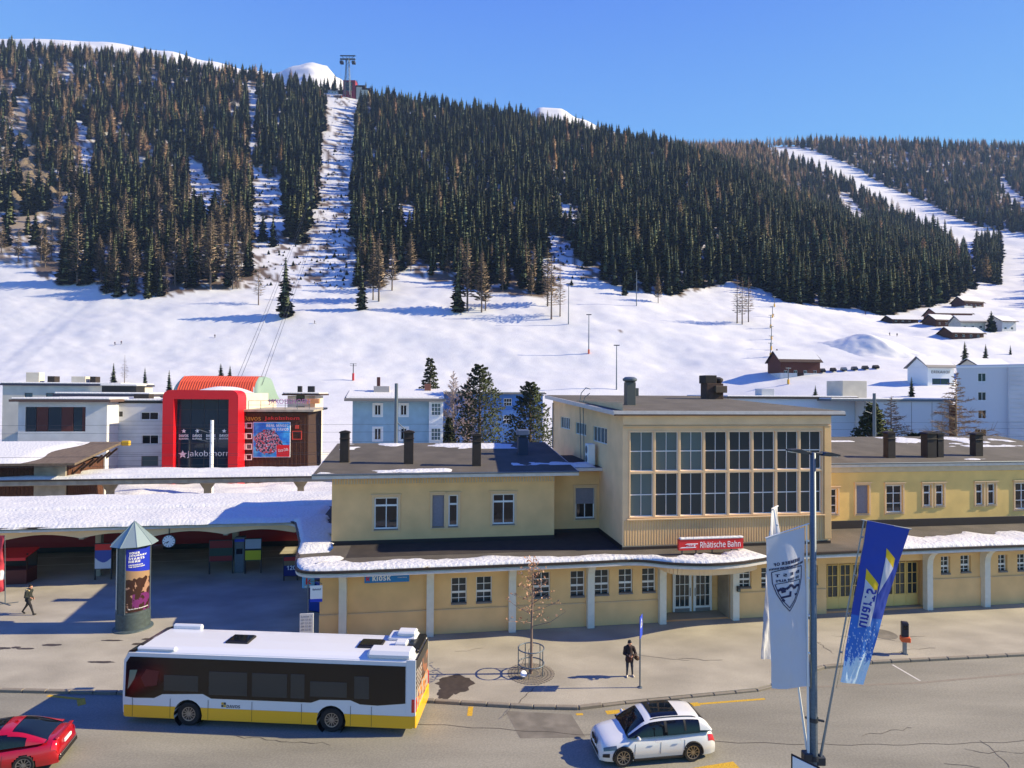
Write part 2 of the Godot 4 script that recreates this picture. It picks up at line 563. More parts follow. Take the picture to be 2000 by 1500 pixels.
	M.dark_steel = mk(s8(60, 64, 70), 0.5, {"metal": 0.5})
	M.red = mk(s8(200, 24, 36), 0.45)
	M.deep_red = mk(s8(150, 26, 36), 0.5)
	M.blue = mk(s8(22, 62, 190), 0.5)
	M.kiosk_blue = mk(s8(28, 122, 190), 0.45)
	M.orange = mk(s8(232, 96, 40), 0.5)
	M.wood = mk(s8(104, 62, 38), 0.85, {"tex": ntex(22, 0.02, 0.6, 1.0, 4), "scale": 0.4})
	M.dark_wood = mk(s8(70, 44, 32), 0.9, {"tex": ntex(22, 0.02, 0.6, 1.0, 4), "scale": 0.4})
	M.concrete = mk(s8(176, 166, 148), 0.9, {"tex": stain, "scale": 0.2})
	M.pale_wall = mk(s8(214, 214, 214), 0.85, {"tex": soft, "scale": 0.08})
	M.beige_wall = mk(s8(220, 210, 190), 0.85, {"tex": soft, "scale": 0.08})
	M.sky_wall = mk(s8(158, 190, 208), 0.85, {"tex": soft, "scale": 0.1})
	M.deep_blue_wall = mk(s8(76, 122, 190), 0.85, {"tex": soft, "scale": 0.1})
	M.orange_roof = mk(s8(206, 88, 52), 0.6)
	M.rock = mk(s8(176, 156, 126), 0.95, {"tex": ntex(33, 0.03, 0.4, 1.0, 5), "scale": 0.06, "fine": grain, "fine_scale": 0.4})
	M.verdigris = mk(s8(128, 152, 138), 0.7)
	M.bark = mk(s8(92, 76, 64), 0.95, {"tex": ntex(23, 0.05, 0.6, 1.0, 3), "scale": 1.0})
	M.leafy = mk(Color.WHITE, 0.8, {"vcol": true, "glow": Color(0.12, 0.14, 0.06)})
	for i in 4:
		M["leafy_%d" % i] = mk([s8(255, 255, 255), s8(214, 220, 206), s8(255, 246, 214), s8(190, 208, 206)][i], 0.8, {"vcol": true, "glow": Color(0.12, 0.14, 0.06)})
	M.twig = mk(Color.WHITE, 0.9, {"vcol": true})
	M.figure = mk(Color.WHITE, 0.9, {"vcol": true})
	M.rubber = mk(s8(24, 24, 26), 0.85)
	M.bus_white = mk(s8(208, 210, 212), 0.35, {"coat": 0.5})
	M.bus_yellow = mk(s8(232, 172, 20), 0.4, {"coat": 0.5})
	M.bus_black = mk(s8(13, 13, 14), 0.2)
	M.bus_glass = mk(s8(50, 54, 54), 0.08)
	M.car_white = mk(s8(212, 212, 208), 0.3, {"coat": 1.0})
	M.car_red = mk(s8(176, 18, 30), 0.28, {"coat": 1.0, "metal": 0.25})
	M.car_glass = mk(s8(14, 18, 24), 0.03)
	M.alloy = mk(s8(150, 148, 146), 0.35, {"metal": 0.8})
	M.tail_red = mk(s8(190, 20, 28), 0.15, {"coat": 1.0})
	M.skin = mk(s8(206, 152, 124), 0.7)
	M.coat_dark = mk(s8(38, 30, 30), 0.9)
	M.coat_green = mk(s8(40, 44, 40), 0.9)
	M.jeans = mk(s8(44, 46, 54), 0.9)
	M.shoe = mk(s8(214, 196, 172), 0.8)
	M.fur = mk(s8(186, 164, 112), 0.95)
	M.cloth_white = mk(s8(198, 200, 208), 0.75, {"glow": Color(0.35, 0.35, 0.4)})
	M.cloth_blue = mk(Color.WHITE, 0.6, {"vcol": true, "glow": Color(0.1, 0.12, 0.3)})
	M.ink = mk(s8(36, 40, 76), 0.8)

# ---------------------------------------------------------------- the land
func raw_height(x: float, d: float) -> float:
	if d < 120.0:
		return 0.0
	var b := clampf(x / d, BEARINGS[0], BEARINGS[BEARINGS.size() - 1] - 0.0001)
	var j := 0
	while b >= BEARINGS[j + 1]:
		j += 1
	var i := 0
	while i < DISTANCES.size() - 2 and d >= DISTANCES[i + 1]:
		i += 1
	var v: float = (b - BEARINGS[j]) / (BEARINGS[j + 1] - BEARINGS[j])
	var u: float = minf(1.0, (d - DISTANCES[i]) / (DISTANCES[i + 1] - DISTANCES[i]))
	var r0: Array = HEIGHTS[i]
	var r1: Array = HEIGHTS[i + 1]
	return lerpf(lerpf(r0[j], r0[j + 1], v), lerpf(r1[j], r1[j + 1], v), u)

func height(x: float, d: float) -> float:
	var e := 8.0 + d * 0.02
	var y := (2.0 * raw_height(x, d) + raw_height(x, d - e) + raw_height(x, d + e) + raw_height(x - e, d) + raw_height(x + e, d)) / 6.0
	var g := clampf((d - 215.0) / 60.0, 0.0, 1.0)
	y += g * (noise.get_noise_2d(x * 0.012, d * 0.02) * 2.2 + noise.get_noise_2d(x * 0.05 + 40.0, d * 0.05) * 0.45)
	return y

func inside(called: String, x: float, d: float) -> bool:
	return Geometry2D.is_point_in_polygon(Vector2(x, d), CLEARINGS[called])

func is_open(x: float, d: float) -> int:  # 0 forest, 1 groomed snow, 2 rough snow with stones and stumps, 3 rock and scree
	if d < 285.0 or inside("open_slope", x, d) or inside("long_run", x, d):
		return 1
	for k: String in ["gully", "cable_cut", "cut_line", "side_run", "glade_a", "glade_b", "glade_c", "chute", "glade_d", "glade_e"]:
		if inside(k, x, d):
			return 2
	if inside("cliff", x, d):
		return 3
	return 0

func grid_mesh(xs: int, ds: Array, b0: float, b1: float, f: Callable, colour: Callable) -> ArrayMesh:
	var v := PackedVector3Array()
	var c := PackedColorArray()
	for d: float in ds:
		for i in xs + 1:
			var x := lerpf(b0, b1, float(i) / xs) * d
			v.append(Vector3(x, f.call(x, d), -d))
			c.append(colour.call(x, d))
	var n := PackedVector3Array()
	var idx := PackedInt32Array()
	var w := xs + 1
	for j in ds.size():
		for i in w:
			var du := v[j * w + mini(i + 1, xs)] - v[j * w + maxi(i - 1, 0)]
			var dv := v[mini(j + 1, ds.size() - 1) * w + i] - v[maxi(j - 1, 0) * w + i]
			n.append(du.cross(dv).normalized())
			if j < ds.size() - 1 and i < xs:
				var a := j * w + i
				idx.append_array(PackedInt32Array([a, a + w, a + 1, a + 1, a + w, a + w + 1]))
	var arr := []
	arr.resize(Mesh.ARRAY_MAX)
	arr[Mesh.ARRAY_VERTEX] = v
	arr[Mesh.ARRAY_NORMAL] = n
	arr[Mesh.ARRAY_COLOR] = c
	arr[Mesh.ARRAY_INDEX] = idx
	var m := ArrayMesh.new()
	m.add_surface_from_arrays(Mesh.PRIMITIVE_TRIANGLES, arr)
	return m

func land_colour(x: float, d: float) -> Color:
	var snow := Color(0.97, 0.98, 1.0)
	var earth := Color(0.2, 0.145, 0.1)
	var rock := Color(0.44, 0.36, 0.27)
	var k := is_open(x, d)
	var a := noise.get_noise_2d(x * 0.09, d * 0.045)
	var b := noise.get_noise_2d(x * 0.35 + 9.0, d * 0.2)
	if k == 1:
		return snow * (1.0 + 0.03 * a)
	if k == 2:
		return earth if a + 0.5 * b > 0.22 else snow
	if k == 3:
		return rock if a + 0.5 * b > -0.12 else (earth if a < -0.32 else snow)
	return earth if a + 0.6 * b > (-0.3 if d < 395.0 else -0.12) else snow

func build_land() -> void:
	var ds := []
	var d := 112.0
	while d < 1480.0:
		ds.append(d)
		d *= 1.0092
	var o := MeshInstance3D.new()
	o.name = "hillside"
	o.mesh = grid_mesh(460, ds, -1.3, 1.4, height, land_colour)
	o.material_override = M.snow
	o.set_meta("kind", "structure")
	add_child(o)
	# broken rock faces above the left end of the slope
	for q: Array in [[-478.0, 600.0, 30.0, 46.0, 3.0], [-405.0, 505.0, 20.0, 34.0, 9.0], [-440.0, 540.0, 26.0, 30.0, 14.0], [-512.0, 655.0, 22.0, 30.0, 21.0], [-350.0, 452.0, 12.0, 20.0, 27.0]]:
		var rk := Shape.new()
		rk.sheet(func(a: float, b: float) -> Vector3:
			var x: float = q[0] + (a - 0.5) * 2.0 * q[2]
			var dd: float = q[1] + (b - 0.5) * 2.0 * q[3]
			var e := 1.0 - pow(maxf(absf(a - 0.5), absf(b - 0.5)) * 2.0, 2.0)
			var r1 := 1.0 - absf(noise.get_noise_2d(x * 0.03 + q[4], dd * 0.02)) * 2.2
			var r2 := absf(noise.get_noise_2d(x * 0.16, dd * 0.1 + q[4]))
			return Vector3(x, height(x, dd) - 2.0 + e * (9.0 * r1 + 6.0 * r2), -dd), 26, 34, Vector3.UP)
		structure("rock_face", rk, M.rock)
	# bare snow summits that look over the forest
	var top := func(x: float, dd: float) -> float:
		var t := x / dd
		var ridge := 560.0
		var left := [[-1.4, 980.0], [-0.80, 1010.0], [-0.69, 1003.0], [-0.58, 978.0], [-0.51, 950.0], [-0.44, 925.0], [-0.40, 915.0], [-0.366, 938.0], [-0.338, 948.0], [-0.315, 940.0], [-0.293, 905.0], [-0.25, 820.0], [-0.1, 700.0], [0.0, 770.0], [0.03, 805.0], [0.042, 824.0], [0.076, 822.0], [0.11, 792.0], [0.16, 758.0], [0.21, 715.0], [0.4, 640.0], [1.4, 600.0]]
		for i in left.size() - 1:
			if t >= left[i][0] and t < left[i + 1][0]:
				ridge = lerpf(left[i][1], left[i + 1][1], smoothstep(0.0, 1.0, (t - left[i][0]) / (left[i + 1][0] - left[i][0])))
		var off := absf(dd - 1700.0)
		return ridge - off * 0.8 - off * off * 0.0003 + noise.get_noise_2d(x * 0.008, dd * 0.008) * 14.0 * clampf(off / 60.0, 0.0, 1.0)
	var rows := []
	for i in 44:
		rows.append(1480.0 + i * 12.0)
	var p := MeshInstance3D.new()
	p.name = "snow_summit"
	p.mesh = grid_mesh(300, rows, -1.2, 1.2, top, func(_x: float, _d: float) -> Color: return Color(0.97, 0.98, 1.0))
	p.material_override = M.snow
	p.set_meta("kind", "structure")
	add_child(p)

# ---------------------------------------------------------------- trees of the slope
func conifer(sd: int, whorls: int, per: int, radius: float, low: float, droop: float, wide: float, base: Color, sub := 1, inner := true) -> Array:  # one metre tall: [trunk, crown]
	var r := RandomNumberGenerator.new()
	r.seed = sd
	var trunk := Shape.new()
	trunk.tint = Color(0.13, 0.1, 0.08)
	trunk.cyl(Vector3.ZERO, Vector3(0, 0.97, 0), 0.013, 0.002, 6, false)
	var s := Shape.new()
	var bulge := r.randf_range(1.15, 1.75)
	for k in whorls:
		var f := (k + r.randf_range(-0.25, 0.25)) / float(whorls)
		var y := low + (0.985 - low) * clampf(f, 0.0, 1.0)
		var reach := radius * (1.0 - pow(clampf(f, 0.0, 1.0), bulge)) * (0.7 + 0.3 * minf(1.0, f * 6.0)) + 0.014
		var turn := r.randf() * TAU
		for b in per:
			var a := turn + TAU * (b + r.randf_range(-0.3, 0.3)) / per
			var dir := Vector3(cos(a), 0, sin(a))
			var side := Vector3(-sin(a), 0, cos(a))
			var l := reach * r.randf_range(0.5, 1.25)
			var dr := droop * l * r.randf_range(0.7, 1.3)
			var tone := r.randf_range(0.6, 1.4)
			for q in sub:
				var in0 := 0.0 if q == 0 else l * (0.3 + 0.3 * q / sub)
				var off := side * (0.0 if q == 0 else (l * wide * 0.55 * (1.0 if q % 2 == 0 else -1.0)))
				var w := l * wide * (1.0 if sub == 1 else 0.62)
				var p0 := Vector3(0, y, 0) + dir * in0 - Vector3(0, dr * in0 / l, 0)
				var p1 := Vector3(0, y - dr, 0) + dir * l * (1.0 if q == 0 else r.randf_range(0.75, 1.0)) + off
				var pm := p0.lerp(p1, 0.6)
				var pl := pm + side * w - Vector3(0, w * 0.75, 0)
				var pr := pm - side * w - Vector3(0, w * 0.75, 0)
				s.tint = Color(base.r * tone, base.g * tone, base.b * tone)
				var m := (dir * 0.85 + Vector3(0, 0.55, 0) + side * 0.35).normalized()
				var m2 := (dir * 0.85 + Vector3(0, 0.55, 0) - side * 0.35).normalized()
				s.two_sided(p0, pl, p1, m)
				s.two_sided(p0, p1, pr, m2)
	if inner:
		s.tint = base
		s.cyl(Vector3(0, low, 0), Vector3(0, 0.95, 0), radius * 0.55, 0.004, 7, false)
	return [trunk, s]

var PROTO := {}

func tree_proto(kind: String, variant: int) -> Array:
	var key := "%s%d" % [kind, variant]
	if not PROTO.has(key):
		var a := []
		match kind:
			"spruce":
				a = conifer(100 + variant, 22, 9, 0.135 + 0.02 * (variant % 3), 0.05, 0.45, 0.36, Color(0.09, 0.108, 0.054))
			"young":
				a = conifer(200 + variant, 17, 9, 0.19, 0.03, 0.35, 0.36, Color(0.066, 0.085, 0.045))
			"larch":
				a = conifer(300 + variant, 24, 9, 0.14 + 0.02 * (variant % 2), 0.2, -0.12, 0.17, Color(0.27, 0.215, 0.175), 2, false)
			"bare":
				a = conifer(400 + variant, 22, 7, 0.12, 0.22, -0.1, 0.08, Color(0.26, 0.2, 0.16), 1, false)
			"pine":
				a = conifer(500 + variant, 16, 11, 0.26, 0.08, 0.1, 0.4, Color(0.06, 0.075, 0.04))
		PROTO[key] = [a[0].done(), a[1].done()]
	return PROTO[key]

func make_tree(kind: String, variant: int, at: Vector3, tall: float, label: String, group: String) -> Node3D:
	var called: String = {"spruce": "spruce_tree", "young": "young_spruce", "larch": "larch_tree", "bare": "bare_larch", "pine": "stone_pine"}[kind]
	var key := "node_%s%d" % [kind, variant]
	var o: Node3D
	if PROTO.has(key):
		o = PROTO[key].duplicate()
	else:
		o = Node3D.new()
		var meshes := tree_proto(kind, variant)
		same(o, "trunk", meshes[0], M.twig, Transform3D.IDENTITY)
		same(o, "crown", meshes[1], M["leafy_%d" % (variant % 4)] if kind != "bare" and kind != "larch" else M.twig, Transform3D.IDENTITY)
		PROTO[key] = o.duplicate()
	o.name = numbered(called)
	add_child(o)
	o.position = at
	o.rotation.y = rng.randf() * TAU
	o.scale = Vector3(tall * rng.randf_range(0.9, 1.15), tall, tall * rng.randf_range(0.9, 1.15))
	return tag(o, label, "tree", group)

func build_forest() -> void:
	rng.seed = 42
	var spots := []
	var d := 285.0
	while d < 1420.0:
		var step := 8.0 if d < 450.0 else (8.6 if d < 900.0 else 9.5)
		var x := -1.02 * d
		while x < 1.02 * d:
			var px := x + rng.randf_range(-0.5, 0.5) * step
			var pd := d + rng.randf_range(-0.5, 0.5) * step
			x += step
			var dens := noise.get_noise_2d(px * 0.018, pd * 0.018)
			var k := is_open(px, pd)
			if k == 1 and not inside("grove", px, pd):
				continue
			if k == 2 or (k == 3 and rng.randf() > 0.28):
				continue
			if dens < (-0.26 if px < -0.36 * pd else -0.36) and rng.randf() > 0.35:
				continue
			if rng.randf() > 0.9:
				continue
			var far_ridge := px > 180.0 + (pd - 800.0) * 0.2 and pd > 900.0
			var share := 0.05
			var kind_noise := noise.get_noise_2d(px * 0.01 + 70.0, pd * 0.01)
			if px < -0.42 * pd:
				share = 0.26 + 0.3 * kind_noise
			if far_ridge:
				share = 0.24 + 0.25 * kind_noise
				if pd > 1220.0:
					share += 0.25
			if px > 0.1 * pd and px < 0.48 * pd and pd > 1000.0:
				share += 0.35
			if pd < 420.0 and px < 60.0:
				share += 0.28
			spots.append([pd, px, "larch" if rng.randf() < share else "spruce", rng.randf()])
		d += step
	spots.sort_custom(func(a: Array, b: Array) -> bool: return a[0] < b[0])
	var singles := {"spruce": 0, "larch": 0}
	var rest := {}
	for sp: Array in spots:
		var kind: String = sp[2]
		var tall: float = (lerpf(15.0, 32.0, sp[3]) if sp[0] < 500.0 else lerpf(14.0, 29.0, sp[3])) * (1.0 if sp[0] < 430.0 else (1.22 if sp[0] < 820.0 else 1.05))
		if kind == "larch":
			tall *= 0.95
		var at := Vector3(sp[1], height(sp[1], sp[0]) - 0.4, -sp[0])
		var variant := rng.randi() % 5
		if singles[kind] < (230 if kind == "spruce" else 200) and absf(sp[1]) < 0.9 * sp[0]:
			singles[kind] += 1
			if kind == "spruce":
				make_tree(kind, variant, at, tall, "dark green spruce in the close rows of forest above the ski slope", "spruces at the foot of the forest")
			else:
				make_tree(kind, variant, at, tall, "leafless brown larch scattered among the dark spruces of the forest", "larches among the spruces")
			continue
		var key := "%s%d" % [kind, variant]
		if not rest.has(key):
			rest[key] = []
		rest[key].append([at, tall])
	for kind: String in ["spruce", "larch"]:
		var holder := Node3D.new()
		holder.name = "spruce_forest" if kind == "spruce" else "larch_forest"
		holder.set_meta("kind", "stuff")
		holder.set_meta("label", "far-off spruce forest covering the mountainside" if kind == "spruce" else "far-off brown larches mixed through the forest")
		add_child(holder)
		for variant in 5:
			var list: Array = rest.get("%s%d" % [kind, variant], [])
			if list.is_empty():
				continue
			var meshes := tree_proto(kind, variant)
			var mm := MultiMesh.new()
			mm.transform_format = MultiMesh.TRANSFORM_3D
			mm.use_colors = true
			mm.mesh = meshes[1]
			mm.instance_count = list.size()
			for i in list.size():
				var t: float = list[i][1]
				var w := t * rng.randf_range(0.9, 1.3)
				mm.set_instance_transform(i, Transform3D(Basis(Vector3.UP, rng.randf() * TAU).scaled(Vector3(w, t, w)), list[i][0]))
				var g := rng.randf_range(0.65, 1.45)
				mm.set_instance_color(i, Color(g * rng.randf_range(0.9, 1.25), g, g * rng.randf_range(0.8, 1.05)))
			var o := MultiMeshInstance3D.new()
			o.name = "trees"
			o.multimesh = mm
			o.material_override = M.leafy if kind == "spruce" else M.twig
			o.set_meta("kind", "stuff")
			holder.add_child(o, true)

func build_lone_trees() -> void:
	rng.seed = 77
	var words := {"spruce": "dark spruce", "young": "small young spruce", "larch": "tall bare larch", "bare": "thin leafless larch", "pine": "rounded dark pine"}
	var ordinals := ["first", "second", "third", "fourth", "fifth", "sixth", "seventh", "eighth", "ninth", "tenth", "eleventh", "twelfth", "thirteenth", "fourteenth", "fifteenth", "sixteenth", "seventeenth", "eighteenth", "nineteenth", "twentieth"]
	LONE_TREES.sort_custom(func(a: Array, b: Array) -> bool: return a[1] / a[2] < b[1] / b[2])
	var count := {}
	for t: Array in LONE_TREES:
		count[t[0]] = count.get(t[0], 0) + 1
		var at := Vector3(t[1], height(t[1], t[2]) - 0.3, -t[2])
		var kind: String = t[0]
		make_tree(kind, rng.randi() % 5, at, t[3], "%s %s from the left along the snowy lower forest edge" % [ordinals[count[kind] - 1], words[kind]], "trees along the lower edge of the forest")
	# stumps and low bushes on the cleared strips, too many to count
	var mm := MultiMesh.new()
	mm.transform_format = MultiMesh.TRANSFORM_3D
	mm.mesh = tree_proto("young", 0)[1]
	var list := []
	for i in 7000:
		var d := rng.randf_range(310.0, 860.0)
		var x := rng.randf_range(-0.75, 0.16) * d
		var k := is_open(x, d)
		if k == 2 and noise.get_noise_2d(x * 0.06, d * 0.06) > -0.15 or k == 3 and rng.randf() < 0.7:
			var t := rng.randf_range(0.8, 2.6) * (1.6 if rng.randf() < 0.12 else 1.0)
			list.append(Transform3D(Basis(Vector3.UP, rng.randf() * TAU).scaled(Vector3(t * 2.2, t, t * 2.2)), Vector3(x, height(x, d) - 0.2, -d)))
	mm.instance_count = list.size()
	for i in list.size():
		mm.set_instance_transform(i, list[i])
	var o := MultiMeshInstance3D.new()
	o.name = "undergrowth"
	o.multimesh = mm
	o.material_override = M.leafy
	o.set_meta("kind", "stuff")
	o.set_meta("label", "low bushes and stumps on the cleared snowy strips")
	add_child(o)

# ---------------------------------------------------------------- ground of the station square
func flat(called: String, pts: PackedVector2Array, y: float, m: Material, deep := 0.0) -> MeshInstance3D:  # pts in x, z
	var s := Shape.new()
	if deep > 0.0:
		s.prism(pts, Transform3D(Basis(Vector3.RIGHT, Vector3.BACK, Vector3.DOWN), Vector3(0, y, 0)), deep)
	else:
		var idx := Geometry2D.triangulate_polygon(pts)
		for i in range(0, idx.size(), 3):
			s.face([Vector3(pts[idx[i]].x, y, pts[idx[i]].y), Vector3(pts[idx[i + 1]].x, y, pts[idx[i + 1]].y), Vector3(pts[idx[i + 2]].x, y, pts[idx[i + 2]].y)], Vector3.UP)
	return structure(called, s, m)

func blob(cx: float, cz: float, rx: float, rz: float, sd: int) -> PackedVector2Array:
	var p := PackedVector2Array()
	for i in 26:
		var a := TAU * i / 26.0
		var k := 1.0 + 0.35 * noise.get_noise_2d(cos(a) * 1.3 + sd * 7.0, sin(a) * 1.3)
		p.append(Vector2(cx + cos(a) * rx * k, cz + sin(a) * rz * k))
	return p

func strip(a: Vector2, b: Vector2, w: float) -> PackedVector2Array:
	var t := (b - a).normalized()
	var q := Vector2(-t.y, t.x) * w * 0.5
	return PackedVector2Array([a + q, b + q, b - q, a - q])

func build_ground() -> void:
	const R := -0.12
	flat("road", PackedVector2Array([Vector2(-260, 60), Vector2(260, 60), Vector2(260, -45), Vector2(-260, -45)]), R, M.road)
	var edge := PackedVector2Array([Vector2(-90, -28.9), Vector2(-40, -27.9), Vector2(-23.0, -27.47), Vector2(-17.6, -27.31), Vector2(-3.3, -26.75), Vector2(-1.0, -26.5), Vector2(1.0, -26.3), Vector2(2.95, -26.25), Vector2(5.04, -26.75), Vector2(8.12, -27.35), Vector2(11.3, -27.95), Vector2(13.0, -28.7), Vector2(14.4, -29.7), Vector2(15.6, -30.3), Vector2(18.3, -30.85), Vector2(22.5, -31.35), Vector2(27.0, -31.9), Vector2(60, -36.5), Vector2(110, -44)])
	var top := edge.duplicate()
	top.append(Vector2(100, -58))
	top.append(Vector2(-90, -52))
	flat("pavement", top, 0.0, M.plaza, 0.3)
	var yard := PackedVector2Array([Vector2(-300, -44), Vector2(300, -44), Vector2(300, -114.5), Vector2(-300, -114.5)])
	flat("rail_yard", yard, -0.16, M.snow)
	# kerb stones
	var k := Node3D.new()
	k.name = "kerb"
	k.set_meta("kind", "structure")
	add_child(k)
	var stone := []
	for i in 3:
		var s := Shape.new()
		s.box(Vector3.ZERO, Vector3(1.0, 0.16, 0.2), 0.025)
		stone.append(s.done())
	rng.seed = 5
	for i in edge.size() - 1:
		var a := edge[i]
		var b := edge[i + 1]
		if a.x < -42.0 or a.x > 60.0:
			continue
		var n := maxi(1, int(round(a.distance_to(b) / 1.15)))
		for j in n:
			var c := a.lerp(b, (j + 0.5) / n)
			var l := a.distance_to(b) / n
			var t := (b - a).normalized()
			var low := -0.05 if c.x > 3.5 and c.x < 12.0 else 0.0
			var at := Vector3(c.x, -0.065 + low + rng.randf_range(-0.006, 0.008), c.y + 0.02)
			var bs := Basis(Vector3.UP, atan2(-t.y, t.x) + rng.randf_range(-0.008, 0.008)).scaled_local(Vector3(l - 0.03, 1, 1))
			same(k, "kerb_stone", stone[j % 3], M.kerb, Transform3D(bs, at))
	# low gutter setts along the parking bay
	var e2 := [Vector2(11.3, -28.0), Vector2(14.4, -28.35), Vector2(19.4, -28.8), Vector2(25.1, -29.8), Vector2(60, -34.4)]
	for i in e2.size() - 1:
		flat("gutter_line", strip(e2[i], e2[i + 1], 0.16), R + 0.004, M.kerb)
	# paint
	flat("yellow_marking", strip(Vector2(4.1, -25.95), Vector2(8.3, -26.72), 0.3), R + 0.004, M.yellow_line)
	flat("yellow_marking", strip(Vector2(8.3, -26.72), Vector2(11.4, -27.2), 0.14), R + 0.004, M.yellow_line)
	flat("yellow_marking", strip(Vector2(2.8, -25.8), Vector2(3.1, -25.82), 0.16), R + 0.004, M.yellow_line)
	flat("yellow_marking", strip(Vector2(-1.7, -26.38), Vector2(-1.7, -25.62), 0.22), R + 0.004, M.yellow_line)
	flat("yellow_marking", strip(Vector2(-20.6, -27.1), Vector2(-18.9, -26.8), 0.16), R + 0.004, M.yellow_line)
	flat("yellow_marking", strip(Vector2(-18.95, -26.85), Vector2(-18.5, -26.3), 0.3), R + 0.004, M.yellow_line)
	flat("yellow_marking", strip(Vector2(2.0, -20.5), Vector2(8.4, -22.1), 1.0), R + 0.004, M.yellow_line)
	flat("white_marking", strip(Vector2(19.3, -30.7), Vector2(19.55, -29.0), 0.1), R + 0.004, M.white_line)
	# repairs, damp spots and covers
	flat("asphalt_patch", PackedVector2Array([Vector2(-0.2, -26.05), Vector2(2.6, -25.8), Vector2(3.0, -24.1), Vector2(0.4, -24.0)]), R + 0.004, M.patch)
	flat("damp_spot", blob(-2.55, -28.2, 0.85, 0.85, 3), 0.004, M.damp)
	flat("damp_spot", blob(-2.9, -27.3, 0.35, 0.6, 4), 0.008, M.damp)
	for i in 24:
		var x := rng.randf_range(-34.0, -12.0)
		flat("damp_spot", blob(x, rng.randf_range(-33.5, -29.0), rng.randf_range(0.15, 0.75), rng.randf_range(0.06, 0.16), 10 + i), 0.004, M.damp)
	for i in 26:
		var c := Shape.new()
		var road := i < 15
		var p := Vector2(rng.randf_range(-20.0, 24.0), rng.randf_range(-25.0, -19.0)) if road else Vector2(rng.randf_range(-6.0, 22.0), rng.randf_range(-33.0, -28.5))
		if not road and p.x > 12.0:
			p.y -= 2.4
		var dir := Vector2.RIGHT.rotated(rng.randf_range(-0.35, 0.35) if rng.randf() < 0.7 else rng.randf_range(1.0, 2.2))
		for step in int(rng.randf_range(5, 16)):
			var q := p + dir.rotated(rng.randf_range(-0.5, 0.5)) * rng.randf_range(0.15, 0.4)
			var st := strip(p, q, rng.randf_range(0.012, 0.03))
			var y := (R if road else 0.0) + 0.0085
			c.face([Vector3(st[0].x, y, st[0].y), Vector3(st[1].x, y, st[1].y), Vector3(st[2].x, y, st[2].y), Vector3(st[3].x, y, st[3].y)], Vector3.UP)
			p = q
		structure("asphalt_crack", c, M.damp)
	var seam := Shape.new()
	for j in 60:
		var x := -12.0 + j * 0.55
		var st := strip(Vector2(x, -24.6 + 0.9 * sin(x * 0.12) + 0.05 * sin(x * 3.0)), Vector2(x + 0.55, -24.6 + 0.9 * sin((x + 0.55) * 0.12) + 0.05 * sin((x + 0.55) * 3.0)), 0.025)
		seam.face([Vector3(st[0].x, R + 0.0082, st[0].y), Vector3(st[1].x, R + 0.0082, st[1].y), Vector3(st[2].x, R + 0.0082, st[2].y), Vector3(st[3].x, R + 0.0082, st[3].y)], Vector3.UP)
	structure("asphalt_seam", seam, M.damp)
	# ploughed snow between the tracks and the buildings
	var bank := Shape.new()
	bank.sheet(func(a: float, b: float) -> Vector3:
		var u := lerpf(-75.0, 30.0, a)
		var n := lerpf(-39.0, -49.6, b)
		var q := Vector3(0, 0, -34.24) + Vector3(u, 0, n).rotated(Vector3.UP, deg_to_rad(8.52))
		q.y = -0.3 + (1.9 + 0.7 * noise.get_noise_2d(u * 0.12, n * 0.2)) * smoothstep(0.0, 0.45, b)
		return q, 140, 12, Vector3.UP)
	structure("snow_bank", bank, M.roof_snow)
	var cover := Shape.new()
	cover.lathe(Vector3(21.0, 0, -34.3), [Vector2(0.75, 0.0), Vector2(0.74, 0.012), Vector2(0.0, 0.012)], 24)
	structure("manhole_cover", cover, M.patch)

# ---------------------------------------------------------------- walls with openings
func wall_holes(s: Shape, u0: float, u1: float, y0: float, y1: float, z: float, deep: float, holes: Array) -> void:
	var xs := [u0, u1]
	var ys := [y0, y1]
	for h: Rect2 in holes:
		xs.append_array([h.position.x, h.end.x])
		ys.append_array([h.position.y, h.end.y])
	xs.sort()
	ys.sort()
	for i in xs.size() - 1:
		for j in ys.size() - 1:
			if xs[i + 1] - xs[i] < 1e-4 or ys[j + 1] - ys[j] < 1e-4:
				continue
			var c := Vector2((xs[i] + xs[i + 1]) * 0.5, (ys[j] + ys[j + 1]) * 0.5)
			if holes.any(func(h: Rect2) -> bool: return h.has_point(c)):
				continue
			s.face([Vector3(xs[i], ys[j], z), Vector3(xs[i + 1], ys[j], z), Vector3(xs[i + 1], ys[j + 1], z), Vector3(xs[i], ys[j + 1], z)], Vector3.BACK)
	for h: Rect2 in holes:
		var a := h.position
		var b := h.end
		s.face([Vector3(a.x, a.y, z), Vector3(a.x, b.y, z), Vector3(a.x, b.y, z - deep), Vector3(a.x, a.y, z - deep)], Vector3.RIGHT)
		s.face([Vector3(b.x, a.y, z), Vector3(b.x, b.y, z), Vector3(b.x, b.y, z - deep), Vector3(b.x, a.y, z - deep)], Vector3.LEFT)
		s.face([Vector3(a.x, a.y, z), Vector3(b.x, a.y, z), Vector3(b.x, a.y, z - deep), Vector3(a.x, a.y, z - deep)], Vector3.UP)
		s.face([Vector3(a.x, b.y, z), Vector3(b.x, b.y, z), Vector3(b.x, b.y, z - deep), Vector3(a.x, b.y, z - deep)], Vector3.DOWN)

var BOXES := {}

func unit_box(size: Vector3, bev := 0.006) -> ArrayMesh:
	var key := "%.3f %.3f %.3f" % [size.x, size.y, size.z]
	if not BOXES.has(key):
		var s := Shape.new()
		s.box(Vector3.ZERO, size, bev)
		BOXES[key] = s.done()
	return BOXES[key]

